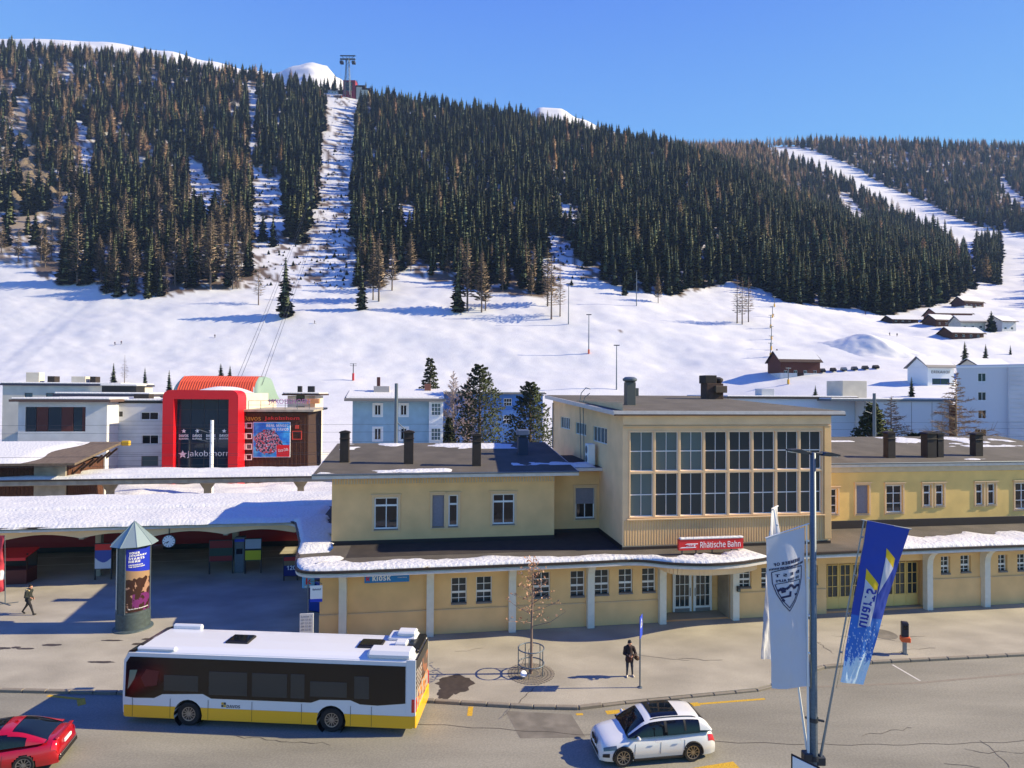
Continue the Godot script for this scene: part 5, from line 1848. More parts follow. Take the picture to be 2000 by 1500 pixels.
	rear.quad_uv(Vector3(12.125, 2.9, 1.1), Vector3(12.125, 2.9, -1.1), Vector3(12.125, 0.9, -1.1), Vector3(12.125, 0.9, 1.1), Vector3.RIGHT)
	part(o, "rear_advert", rear, printed(ad, 0.3))
	box_part(o, "rear_panel", Vector3(12.08, 0.88, -1.15), Vector3(12.12, 2.92, 1.15), M.bus_black, 0.01)
	# emblem and name on the side
	var cols := [s8(60, 60, 60), s8(200, 160, 30), s8(200, 160, 30), s8(40, 40, 40)]
	for k in 4:
		var e := Shape.new()
		e.span(Vector3(4.18 + 0.1 * (k % 2), 0.84 + 0.1 * (k / 2), Z), Vector3(4.27 + 0.1 * (k % 2), 0.93 + 0.1 * (k / 2), Z + 0.006))
		part(o, "emblem", e, mk(cols[k], 0.5))
	letters(o, "lettering", "DAVOS", Transform3D(Basis.IDENTITY, Vector3(4.68, 0.88, Z + 0.004)), 0.56, 0.12, M.black, true, 0.006)
	for ch in o.get_children():
		(ch as Node3D).position.x -= 6.05

# ---------------------------------------------------------------- street furniture
func cloth(a: Vector3, b: Vector3, d: Vector3, e: Vector3, amp: float, folds: float, sd: float) -> Callable:  # corners: top left, top right, bottom right, bottom left
	var out := (b - a).cross(e - a).normalized()
	return func(x: float, y: float, z: float) -> Vector3:  # x from 0 to 1 across, y from 0 to 1 down
		var p := a.lerp(b, x).lerp(e.lerp(d, x), y)
		var k := amp * smoothstep(0.0, 0.25, y)
		var w := sin(x * folds * PI + sd + y * 1.7) * k + sin(x * folds * 2.3 + y * 4.0 + sd * 2.0) * k * 0.3 + noise.get_noise_2d(x * 0.8 + sd, y * 1.6) * k * 1.6
		return p + out * (w + z)

func flag_cloth(o: Node3D, called: String, f: Callable, m: Material, colour: Callable, nx := 30, ny := 90) -> void:
	var s := Shape.new()
	for side: float in [-1.0, 1.0]:
		s.sheet(func(x: float, y: float) -> Vector3: return f.call(x, y, 0.004 * side), nx, ny)
	for i in s.v.size():
		s.c[i] = colour.call(s.uv[i].x, s.uv[i].y)
	part(o, called, s, m)

func build_lamp_post() -> void:
	var lx := 8.47
	var o := thing("street_lamp", "tall grey lamp post with two flat lamp heads and clamped flag poles", "street lamp", Vector3(lx, -0.12, -17.0))
	var s := Shape.new()
	s.lathe(Vector3.ZERO, [Vector2(0.16, 0), Vector2(0.155, 1.2), Vector2(0.115, 4.0), Vector2(0.112, 4.02), Vector2(0.072, 11.98), Vector2(0, 12.0)], 20, Basis.IDENTITY, true)
	part(o, "pole", s, M.galv)
	for sg: float in [-1.0, 1.0]:
		var h := Node3D.new()
		h.name = "lamp_head"
		h.transform = Transform3D(Basis(Vector3.UP, 0.12).rotated(Vector3.BACK, -0.1), Vector3(0, 11.98, 0))
		o.add_child(h, true)
		var b := Shape.new()
		b.span(Vector3(sg * 0.06, -0.05, -0.05), Vector3(sg * 0.3, 0.03, 0.05), 0.015)
		b.prism(PackedVector2Array([Vector2(0.22, -0.05), Vector2(0.3, 0.05), Vector2(0.45, 0.07), Vector2(0.74, 0.03), Vector2(0.74, -0.01), Vector2(0.4, -0.05)]), Transform3D(Basis.from_scale(Vector3(sg, 1, 1)), Vector3(0, 0, -0.14)), 0.28)
		part(h, "housing", b, M.dark_steel)
		box_part(h, "lens", Vector3(sg * 0.42, -0.045, -0.1), Vector3(sg * 0.7, -0.02, 0.1), M.white, 0.005)
	var cl := Shape.new()
	cl.span(Vector3(-0.3, 3.42, -0.1), Vector3(-0.05, 3.66, 0.12), 0.02)
	cl.span(Vector3(0.05, 3.32, -0.1), Vector3(0.3, 3.56, 0.12), 0.02)
	cl.lathe(Vector3(0, 3.45, 0), [Vector2(0.15, 0), Vector2(0.15, 0.14)], 16)
	part(o, "flag_clamp", cl, M.dark_steel)
	var upper := Shape.new()
	upper.bar(Vector3(-0.22, 4.6, 0), Vector3(0.3, 4.5, 0), 0.05, 0.05)
	upper.lathe(Vector3(0, 4.5, 0), [Vector2(0.13, 0), Vector2(0.13, 0.12)], 16)
	part(o, "brace", upper, M.dark_steel)
	# the three poles and their cross bars
	var ends := [[Vector3(-0.16, 3.5, 0.05), Vector3(-0.19, 9.98, 0.02), Vector3(-1.4, 9.62, 0.15)], [Vector3(0.16, 3.45, 0.05), Vector3(1.43, 10.1, 0.0), Vector3(2.7, 9.88, 0.1)], [Vector3(-0.1, 3.5, -0.1), Vector3(-0.45, 10.12, -1.5), Vector3(-0.1, 10.12, -2.0)]]
	for k in 3:
		var e: Array = ends[k]
		var p := Shape.new()
		p.cyl(e[0], e[0].lerp(e[1], 0.3), 0.04, 0.03, 8)
		p.cyl(e[0].lerp(e[1], 0.3), e[1], 0.026, 0.02, 8)
		p.cyl(e[1] + (e[1] - e[2]).normalized() * 0.08, e[2], 0.018, 0.018, 6)
		for i in 4:
			var c: Vector3 = e[0].lerp(e[1], 0.45 + 0.16 * i)
			p.box(c + Vector3(0.03, 0, 0.03), Vector3(0.05, 0.05, 0.05), 0.01)
		part(o, "flag_pole", p, M.white_frame if k != 1 else M.steel)
		var rope := Shape.new()
		var path := []
		for i in 9:
			var c: Vector3 = (e[0] as Vector3).lerp(e[1], 0.3 + 0.7 * i / 8.0)
			path.append(c + Vector3(0.07 + 0.02 * sin(i * 2.1), 0, 0.03))
		rope.tube(path, 0.007, 4)
		part(o, "rope", rope, M.fur)
	# white flag with a shield, its print seen from behind
	var base := Vector3(lx, 0, -17.0)
	var wf := thing("white_flag", "white banner flag with a dark mountain shield printed on it", "flag")
	var f := cloth(Vector3(7.09, 9.5, -16.85), Vector3(8.21, 9.78, -16.97), Vector3(8.36, 5.36, -16.93), Vector3(7.3, 5.3, -16.9), 0.045, 2.2, 0.6)
	flag_cloth(wf, "cloth", f, M.cloth_white, func(_x: float, _y: float) -> Color: return Color.WHITE)
	var g := func(x: float, y: float, z: float) -> Vector3: return f.call(1.0 - x, y, signf(z) * 0.016)  # the print reads from the far side
	print_on(wf, "lettering", "MEMBER OF", func(x: float, y: float, z: float) -> Vector3: return g.call(x, -y, z), 0.5, -0.188, 0.66, 0.02, M.ink)
	print_on(wf, "lettering", "THE FINEST MOUNTAIN RESORTS", func(x: float, y: float, z: float) -> Vector3: return g.call(x, -y, z), 0.5, -0.216, 0.9, 0.012, M.ink)
	print_on(wf, "lettering", "B E S T", func(x: float, y: float, z: float) -> Vector3: return g.call(x, -y, z), 0.5, -0.262, 0.62, 0.018, M.ink)
	print_on(wf, "lettering", "OF THE ALPS", func(x: float, y: float, z: float) -> Vector3: return g.call(x, -y, z), 0.5, -0.296, 0.6, 0.015, M.ink)
	var outline := func(k: float) -> Array:
		var pts := []
		for q: Vector2 in [Vector2(0.11, 0.235), Vector2(0.3, 0.228), Vector2(0.5, 0.225), Vector2(0.7, 0.228), Vector2(0.89, 0.235), Vector2(0.88, 0.31), Vector2(0.8, 0.38), Vector2(0.66, 0.45), Vector2(0.5, 0.5), Vector2(0.34, 0.45), Vector2(0.2, 0.38), Vector2(0.12, 0.31), Vector2(0.11, 0.235)]:
			pts.append(Vector2(0.5, 0.35) + (q - Vector2(0.5, 0.35)) * k)
		return resample(pts, 0.03)
	var sh := Shape.new()
	var line := func(pts: Array, w: float) -> void:
		for i in pts.size() - 1:
			var t: Vector2 = (pts[i + 1] - pts[i]) * Vector2(1.15, 4.4)
			var nrm := Vector2(-t.y, t.x).normalized() * w / Vector2(1.15, 4.4)
			for z: float in [-0.008, 0.008]:
				var q := [g.call(pts[i].x + nrm.x, pts[i].y + nrm.y, z), g.call(pts[i + 1].x + nrm.x, pts[i + 1].y + nrm.y, z), g.call(pts[i + 1].x - nrm.x, pts[i + 1].y - nrm.y, z), g.call(pts[i].x - nrm.x, pts[i].y - nrm.y, z)]
				sh.face(q, Vector3(0, 0.1, signf(z)))
	line.call(outline.call(1.0), 0.012)
	var inner: Array = outline.call(0.86).filter(func(q: Vector2) -> bool: return q.y > 0.31)
	line.call(inner, 0.012)
	line.call(resample([Vector2(0.19, 0.315), Vector2(0.5, 0.308), Vector2(0.81, 0.315)], 0.05), 0.01)
	line.call([Vector2(0.2, 0.352), Vector2(0.28, 0.345), Vector2(0.36, 0.358), Vector2(0.46, 0.328), Vector2(0.5, 0.34), Vector2(0.58, 0.352), Vector2(0.68, 0.346), Vector2(0.78, 0.36)], 0.035)
	line.call([Vector2(0.6, 0.36), Vector2(0.7, 0.365)], 0.05)
	line.call([Vector2(0.3, 0.4), Vector2(0.5, 0.398), Vector2(0.72, 0.405)], 0.03)
	line.call([Vector2(0.48, 0.37), Vector2(0.49, 0.395)], 0.03)
	line.call([Vector2(0.68, 0.415), Vector2(0.64, 0.43)], 0.035)
	part(wf, "shield_print", sh, M.ink)
	# second white flag behind it
	var w2 := thing("white_flag", "plain white banner flag hanging behind the one with the shield", "flag")
	var f2 := cloth(Vector3(7.95, 10.02, -18.5), Vector3(8.35, 10.02, -19.0), Vector3(8.1, 5.35, -18.7), Vector3(7.5, 5.55, -18.3), 0.08, 2.6, 2.4)
	flag_cloth(w2, "cloth", f2, M.cloth_white, func(_x: float, _y: float) -> Color: return Color.WHITE)
	# blue flag
	var bf := thing("blue_flag", "blue banner flag with yellow wedges and white spray towards its foot", "flag")
	var f3 := cloth(Vector3(9.98, 9.98, -16.97), Vector3(11.12, 9.78, -16.9), Vector3(9.84, 5.42, -16.92), Vector3(9.18, 5.52, -16.9), 0.055, 1.7, 1.1)
	flag_cloth(bf, "cloth", f3, M.cloth_blue, func(x: float, y: float) -> Color:
		var blue := Color(0.012, 0.05, 0.36)
		if y < 0.58:
			return blue
		var n := noise.get_noise_2d(x * 9.0, y * 40.0) * 0.5 + 0.5 * noise.get_noise_2d(x * 26.0, y * 90.0)
		var white := smoothstep(0.6, 1.02, y + 0.12 * noise.get_noise_2d(x * 3.0, 1.0))
		if n > 0.32 - 0.25 * white:
			return Color(0.7, 0.8, 0.9)
		return Color(0.03, 0.16, 0.55).lerp(Color(0.55, 0.74, 0.86), 1.0 if white > 0.62 + 0.3 * n else 0.0), 44, 150)
	var patch := func(pts: Array, m: Material, called: String) -> void:
		var poly := PackedVector2Array(pts)
		var ss := Shape.new()
		var steps := 10
		for z: float in [-0.012, 0.012]:
			ss.sheet(func(a: float, b: float) -> Vector3:
				var q := poly[0].lerp(poly[1], a).lerp(poly[3].lerp(poly[2], a), b)
				return f3.call(q.x, q.y, z), steps, steps * 2)
		part(bf, called, ss, m)
	patch.call([Vector2(0.19, 0.355), Vector2(0.58, 0.43), Vector2(0.62, 0.63), Vector2(0.24, 0.655)], M.cloth_white, "white_panel")
	patch.call([Vector2(0.17, 0.29), Vector2(0.56, 0.37), Vector2(0.58, 0.43), Vector2(0.19, 0.355)], mk(s8(226, 190, 20), 0.6), "yellow_wedge")
	patch.call([Vector2(0.6, 0.2), Vector2(0.88, 0.26), Vector2(0.76, 0.34), Vector2(0.62, 0.43)], M.cloth_white, "white_panel")
	patch.call([Vector2(0.57, 0.145), Vector2(0.86, 0.2), Vector2(0.88, 0.26), Vector2(0.6, 0.2)], mk(s8(226, 190, 20), 0.6), "yellow_wedge")
	print_on(bf, "lettering", "unarTS", func(x: float, y: float, z: float) -> Vector3: return f3.call(x + 0.02 * (0.5 - y), y, signf(z) * 0.02), 0.41, 0.525, 0.24, 0.3, mk(s8(20, 44, 150), 0.6), -PI / 2)

func sign_post(called: String, label: String, at: Vector3, tall: float) -> Node3D:
	var o := thing(called, label, "sign", at)
	var s := Shape.new()
	s.cyl(Vector3.ZERO, Vector3(0, tall, 0), 0.035, 0.035, 10)
	s.lathe(Vector3.ZERO, [Vector2(0.12, 0.0), Vector2(0.11, 0.03), Vector2(0.05, 0.05)], 14)
	part(o, "post", s, M.galv)
	return o

func build_signs() -> void:
	# pedestrian sign with a street plate under it, turned away from the camera's side
	var o := sign_post("pedestrian_sign", "blue pedestrian crossing sign on a thin post beside the waiting person", Vector3(5.96, 0, -27.93), 3.25)
	var turn := Basis(Vector3.UP, deg_to_rad(68))
	var up := Shape.new()
	up.box(turn * Vector3(0, 0, 0.045) + Vector3(0, 2.98, 0), Vector3(0.62, 0.6, 0.025), 0.01, turn)
	part(o, "plate", up, M.blue)
	var up2 := Shape.new()
	up2.box(turn * Vector3(0, 0, 0.045) + Vector3(0, 2.49, 0), Vector3(0.62, 0.36, 0.025), 0.01, turn)
	part(o, "plate", up2, M.blue)
	var tri := Shape.new()
	tri.prism(PackedVector2Array([Vector2(-0.22, -0.2), Vector2(0.22, -0.2), Vector2(0, 0.22)]), Transform3D(turn, turn * Vector3(0, 0, 0.058) + Vector3(0, 2.98, 0)), 0.006)
	part(o, "white_triangle", tri, M.white)
	var man := Shape.new()
	var mx := Transform3D(turn, turn * Vector3(0, 0, 0.066) + Vector3(0, 2.94, 0))
	for seg: Array in [[Vector2(0, 0.12), Vector2(0, 0.0)], [Vector2(0, 0.0), Vector2(-0.06, -0.12)], [Vector2(0, 0.0), Vector2(0.07, -0.12)], [Vector2(0, 0.08), Vector2(-0.07, 0.02)], [Vector2(0, 0.08), Vector2(0.06, 0.03)]]:
		man.bar(mx * Vector3(seg[0].x, seg[0].y, 0), mx * Vector3(seg[1].x, seg[1].y, 0), 0.03, 0.004)
	part(o, "walking_figure", man, M.ink)
	# framed sign whose corner stands at the foot of the lamp post
	var c := sign_post("framed_sign", "white sign with a black frame beside the lamp post foot", Vector3(7.98, -0.12, -16.5), 3.4)
	var ct := Basis(Vector3.UP, deg_to_rad(-52))
	var fr := Shape.new()
	fr.box(Vector3(0, 3.15, 0.05), Vector3(0.78, 1.2, 0.03), 0.01, ct)
	part(c, "frame", fr, M.black)
	var pl := Shape.new()
	pl.box(Vector3(0, 3.15, 0.05) + ct * Vector3(0, 0, 0.016), Vector3(0.68, 1.1, 0.02), 0.005, ct)
	part(c, "plate", pl, M.white)
	# bus stop signs at the kiosk corner
	var b := sign_post("bus_stop_sign", "white bus stop post with a timetable board at the kiosk corner", Vector3(-10.55, 0, -31.6), 3.6)
	var sl := Basis(Vector3.UP, deg_to_rad(8))
	for q: Array in [[0.42, 3.05, 0.62, 0.7, M.white, "stop_plate"], [0.42, 2.62, 0.62, 0.16, M.blue, "stop_band"], [-0.05, 1.45, 0.7, 1.05, M.pale_wall, "timetable"]]:
		var p := Shape.new()
		p.box(sl * Vector3(q[0], 0, 0.05) + Vector3(0, q[1], 0), Vector3(q[2], q[3], 0.035), 0.02, sl)
		part(b, q[5], p, q[4])
	letters(b, "lettering", "Bahnhof", Transform3D(sl, sl * Vector3(0.45, 0, 0.07) + Vector3(0, 3.2, 0)), 0.42, 0.1, M.ink, true, 0.006)
	for i in 5:
		letters(b, "lettering", ["Linie 1", "06 12 42", "07 12 42", "08 12 42", "09 12 42"][i], Transform3D(sl, sl * Vector3(-0.05, 0, 0.07) + Vector3(0, 1.82 - 0.17 * i, 0)), 0.5, 0.09, M.grey_sill, false, 0.006)
	var arm := Shape.new()
	arm.tube([Vector3(0, 3.6, 0), sl * Vector3(0.4, 0, 0.0) + Vector3(0, 3.62, 0), sl * Vector3(0.7, 0, 0.0) + Vector3(0, 3.45, 0)], 0.02)
	part(b, "bracket", arm, M.galv)

func build_machine() -> void:
	var o := thing("parking_meter", "slim dark parking meter with an orange box near the pavement edge", "parking meter", Vector3(20.57, 0, -31.7), deg_to_rad(-18))
	box_part(o, "stand", Vector3(-0.09, 0, -0.08), Vector3(0.09, 0.72, 0.08), M.steel, 0.02)
	box_part(o, "foot", Vector3(-0.13, 0, -0.12), Vector3(0.13, 0.04, 0.12), M.galv)
	box_part(o, "housing", Vector3(-0.15, 0.9, -0.16), Vector3(0.17, 1.66, 0.12), mk(s8(34, 34, 48), 0.4), 0.03)
	box_part(o, "display", Vector3(-0.09, 1.3, 0.12), Vector3(0.11, 1.52, 0.13), M.car_glass)
	box_part(o, "orange_box", Vector3(-0.2, 0.66, -0.16), Vector3(0.24, 0.92, 0.2), M.orange, 0.03)

func build_column() -> void:
	var o := thing("advertising_column", "round grey advertising column with a pointed metal roof and posters", "advertising column", Vector3(-21.5, 0, -34.6))
	var s := Shape.new()
	s.lathe(Vector3.ZERO, [Vector2(1.02, 0.0), Vector2(1.0, 0.06), Vector2(0.9, 0.1), Vector2(0.86, 0.12), Vector2(0.86, 1.0), Vector2(0.84, 1.02), Vector2(0.84, 4.82), Vector2(0.0, 4.9)], 40)
	part(o, "drum", s, mk(s8(74, 88, 90), 0.6, {"tex": M.galv.albedo_texture, "scale": 0.4}))
	var r := Shape.new()
	var n := 9
	for i in n:
		var a0 := TAU * i / n + 0.2
		var a1 := TAU * (i + 1) / n + 0.2
		var p := Vector3(cos(a0) * 1.2, 4.78, sin(a0) * 1.2)
		var q := Vector3(cos(a1) * 1.2, 4.78, sin(a1) * 1.2)
		r.face([p, q, Vector3(0, 6.05, 0)], p + q + Vector3(0, 2, 0))
		r.face([p, q, Vector3(0, 4.76, 0)], Vector3.DOWN)
		r.bar(p + Vector3(0, 0.012, 0), Vector3(0, 6.06, 0), 0.03, 0.02)
	part(o, "roof", r, mk(s8(132, 150, 152), 0.45, {"metal": 0.3}))
	var ad := picture(160, 320, func(x: float, y: float) -> Color:
		var k := noise.get_noise_2d(x * 2.5 + 4.0, y * 5.0)
		if y < 0.33 + 0.06 * x:
			return Color(0.13, 0.2, 0.68)
		if y < 0.48 + 0.1 * k:
			return Color(0.62, 0.5, 0.38)
		if y > 0.72 and k > -0.1 and x > 0.25:
			return Color(0.4, 0.16, 0.38)
		if k > 0.2:
			return Color(0.62, 0.48, 0.4)
		return Color(0.22, 0.13, 0.1))
	var round_at := func(x: float, y: float, z: float) -> Vector3:
		var a := 1.02 - x * 1.55
		var rr := 0.856 + z
		return Vector3(cos(a + 0.45) * rr, 4.62 - y * 3.5, sin(a + 0.45) * rr)
	var poster := Shape.new()
	poster.sheet(func(a: float, b: float) -> Vector3: return round_at.call(a, b, 0.0), 20, 4)
	poster.turn_out(func(p: Vector3) -> Vector3: return Vector3(p.x, 0, p.z))
	part(o, "poster", poster, printed(ad, 0.35))
	var rows := [["YOUR", 0.06, 0.4], ["JOURNEY", 0.105, 0.68], ["STARTS", 0.15, 0.58], ["HERE", 0.195, 0.42], ["EXPERIENCE", 0.25, 0.52], ["THE MOUNTAINS", 0.28, 0.6]]
	for row: Array in rows:
		var w: float = row[2]
		print_on(o, "lettering", row[0], func(x: float, y: float, z: float) -> Vector3: return round_at.call(x, -y, 0.012 + z), 0.1 + w * 0.5, -row[1], w, 0.034 if w < 0.5 or row[1] < 0.22 else 0.018, M.white)
	print_on(o, "lettering", "fly to the mountains", func(x: float, y: float, z: float) -> Vector3: return round_at.call(x, -y, 0.012 + z), 0.5, -0.95, 0.8, 0.022, M.white)
	# a second, pale poster on the sunless side and the joint strips
	var pale := Shape.new()
	pale.sheet(func(a: float, b: float) -> Vector3:
		var t := 2.2 + a * 0.7
		return Vector3(cos(t) * 0.852, 4.6 - b * 3.4, sin(t) * 0.852), 12, 2)
	pale.turn_out(func(p: Vector3) -> Vector3: return Vector3(p.x, 0, p.z))
	part(o, "poster", pale, M.beige_wall)
	var strips := Shape.new()
	for a: float in [-0.14, 1.52, 2.15, 2.95]:
		strips.box(Vector3(cos(a) * 0.86, 2.9, sin(a) * 0.86), Vector3(0.05, 3.8, 0.05), 0.01, Basis(Vector3.UP, -a))
	part(o, "edge_strip", strips, M.galv)

func build_street_tree() -> void:
	var o := thing("street_tree", "young street tree with a few dry brown leaves in a round guard", "tree", Vector3(1.0, 0, -29.25))
	rng.seed = 31
	var wood := Shape.new()
	wood.tint = Color(0.2, 0.14, 0.11)
	var leaves := Shape.new()
	wood.cyl(Vector3.ZERO, Vector3(0.02, 2.3, 0), 0.075, 0.055, 10, false)
	wood.cyl(Vector3(0.02, 2.3, 0), Vector3(0.1, 5.7, 0), 0.055, 0.008, 8, false)
	var limbs := []
	for i in 26:
		var y := 2.25 + 3.1 * pow(i / 26.0, 0.9)
		var a := i * 2.4 + rng.randf() * 0.6
		var l := lerpf(1.55, 0.35, (y - 2.25) / 3.3) * rng.randf_range(0.7, 1.15)
		var p := Vector3(0.02 + (y - 2.3) * 0.02, y, 0)
		var d := Vector3(cos(a), rng.randf_range(0.25, 0.8), sin(a)).normalized()
		var q := p + d * l * 0.55
		var e := q + (d + Vector3(rng.randf_range(-0.3, 0.3), rng.randf_range(-0.2, 0.35), rng.randf_range(-0.3, 0.3))).normalized() * l * 0.5
		wood.cyl(p, q, 0.022, 0.013, 5, false)
		wood.cyl(q, e, 0.013, 0.004, 5, false)
		for k in 7:
			var b := q.lerp(e, rng.randf()) if k % 2 == 0 else p.lerp(q, rng.randf_range(0.4, 1.0))
			var t := b + Vector3(rng.randf_range(-1, 1), rng.randf_range(-0.3, 0.8), rng.randf_range(-1, 1)).normalized() * rng.randf_range(0.15, 0.45)
			wood.cyl(b, t, 0.006, 0.002, 4, false)
			for m in 3:
				if rng.randf() < 0.75:
					var c := b.lerp(t, rng.randf_range(0.4, 1.05))
					var u := Vector3(rng.randf_range(-1, 1), rng.randf_range(-1, 1), rng.randf_range(-1, 1)).normalized()
					var w := u.cross(Vector3(rng.randf(), rng.randf(), rng.randf() + 0.1)).normalized()
					var sz := rng.randf_range(0.035, 0.07)
					var tone := rng.randf_range(0.7, 1.3)
					leaves.tint = Color(0.34 * tone, 0.17 * tone, 0.09 * tone) if rng.randf() < 0.7 else Color(0.5 * tone, 0.3 * tone, 0.2 * tone)
					leaves.two_sided(c - u * sz, c + w * sz * 0.6, c + u * sz, u.cross(w))
					leaves.two_sided(c - u * sz, c + u * sz, c - w * sz * 0.6, u.cross(w))
	part(o, "trunk", wood, M.twig)
	part(o, "leaves", leaves, mk(Color.WHITE, 0.8, {"vcol": true, "glow": Color(0.3, 0.2, 0.12)}))
	# guard of three hoops on posts
	var g := thing("tree_guard", "round galvanised hoop guard fixed round the street tree", "tree guard", Vector3(1.0, 0, -29.25))
	for y: float in [0.5, 1.22]:
		var h := Shape.new()
		var ring := []
		for i in 33:
			ring.append(Vector3(cos(TAU * i / 32.0) * 0.62, y, sin(TAU * i / 32.0) * 0.62))
		h.tube(ring, 0.032, 6)
		part(g, "hoop", h, M.galv)
	for i in 5:
		var a := TAU * i / 5.0 + 0.5
		var p := Shape.new()
		p.cyl(Vector3(cos(a) * 0.62, 0, sin(a) * 0.62), Vector3(cos(a) * 0.62, 1.22, sin(a) * 0.62), 0.025, 0.025, 8)
		part(g, "post", p, M.galv)
	var lamp := thing("floor_spotlight", "small white round spotlight at the foot of the tree guard", "spotlight", Vector3(0.62, 0, -28.75))
	var sp := Shape.new()
	sp.lathe(Vector3(0, 0.2, 0), [Vector2(0.0, -0.12), Vector2(0.13, -0.1), Vector2(0.16, 0.06), Vector2(0.14, 0.1), Vector2(0, 0.1)], 18, Basis(Vector3.RIGHT, 0.9).rotated(Vector3.UP, 0.3))
	part(lamp, "housing", sp, M.white)
	box_part(lamp, "foot", Vector3(-0.06, 0, -0.06), Vector3(0.06, 0.12, 0.06), M.dark_steel)
	# grate of curved bars let into the paving
	var gr := Node3D.new()
	gr.name = "tree_grate"
	gr.position = Vector3(1.0, 0, -29.25)
	gr.set_meta("kind", "structure")
	add_child(gr)
	var pit := Shape.new()
	pit.lathe(Vector3(0, 0.003, 0), [Vector2(1.12, 0.0), Vector2(0.0, 0.001)], 40)
	part(gr, "soil", pit, M.patch)
	for k in 5:
		var rr := 0.42 + k * 0.155
		var ring := Shape.new()
		ring.lathe(Vector3.ZERO, [Vector2(rr + 0.055, 0.0), Vector2(rr + 0.055, 0.016), Vector2(rr - 0.055, 0.016), Vector2(rr - 0.055, 0.0)], 40)
		part(gr, "grate_ring", ring, M.kerb)
	var bars := Shape.new()
	for i in 44:
		var a := TAU * i / 44.0
		bars.box(Vector3(cos(a) * 0.78, 0.012, sin(a) * 0.78), Vector3(0.72, 0.022, 0.022), 0.0, Basis(Vector3.UP, -a))
	part(gr, "grate_bars", bars, M.kerb)

func loc(u: float, y: float, n: float) -> Vector3:  # a place given along the station front, up, and out from it
	return ST.transform * Vector3(u, y, n)

func board(called: String, label: String, u: float, n: float, w: float, y0: float, y1: float, face: Material, turn := 0.0) -> Node3D:
	var o := thing(called, label, "advert board" if called == "advert_board" else "notice board", loc(u, 0, n), ST.rotation.y + turn)
	for x: float in [-w * 0.5 + 0.04, w * 0.5 - 0.04]:
		box_part(o, "leg", Vector3(x - 0.04, 0, -0.05), Vector3(x + 0.04, y1, 0.05), M.dark_steel)
	box_part(o, "frame", Vector3(-w * 0.5, y0, -0.06), Vector3(w * 0.5, y1, 0.06), M.dark_steel, 0.02)
	var s := Shape.new()
	s.quad_uv(Vector3(-w * 0.46, y1 - 0.06, 0.066), Vector3(w * 0.46, y1 - 0.06, 0.066), Vector3(w * 0.46, y0 + 0.06, 0.066), Vector3(-w * 0.46, y0 + 0.06, 0.066), Vector3.BACK)
	part(o, "poster", s, face)
	return o

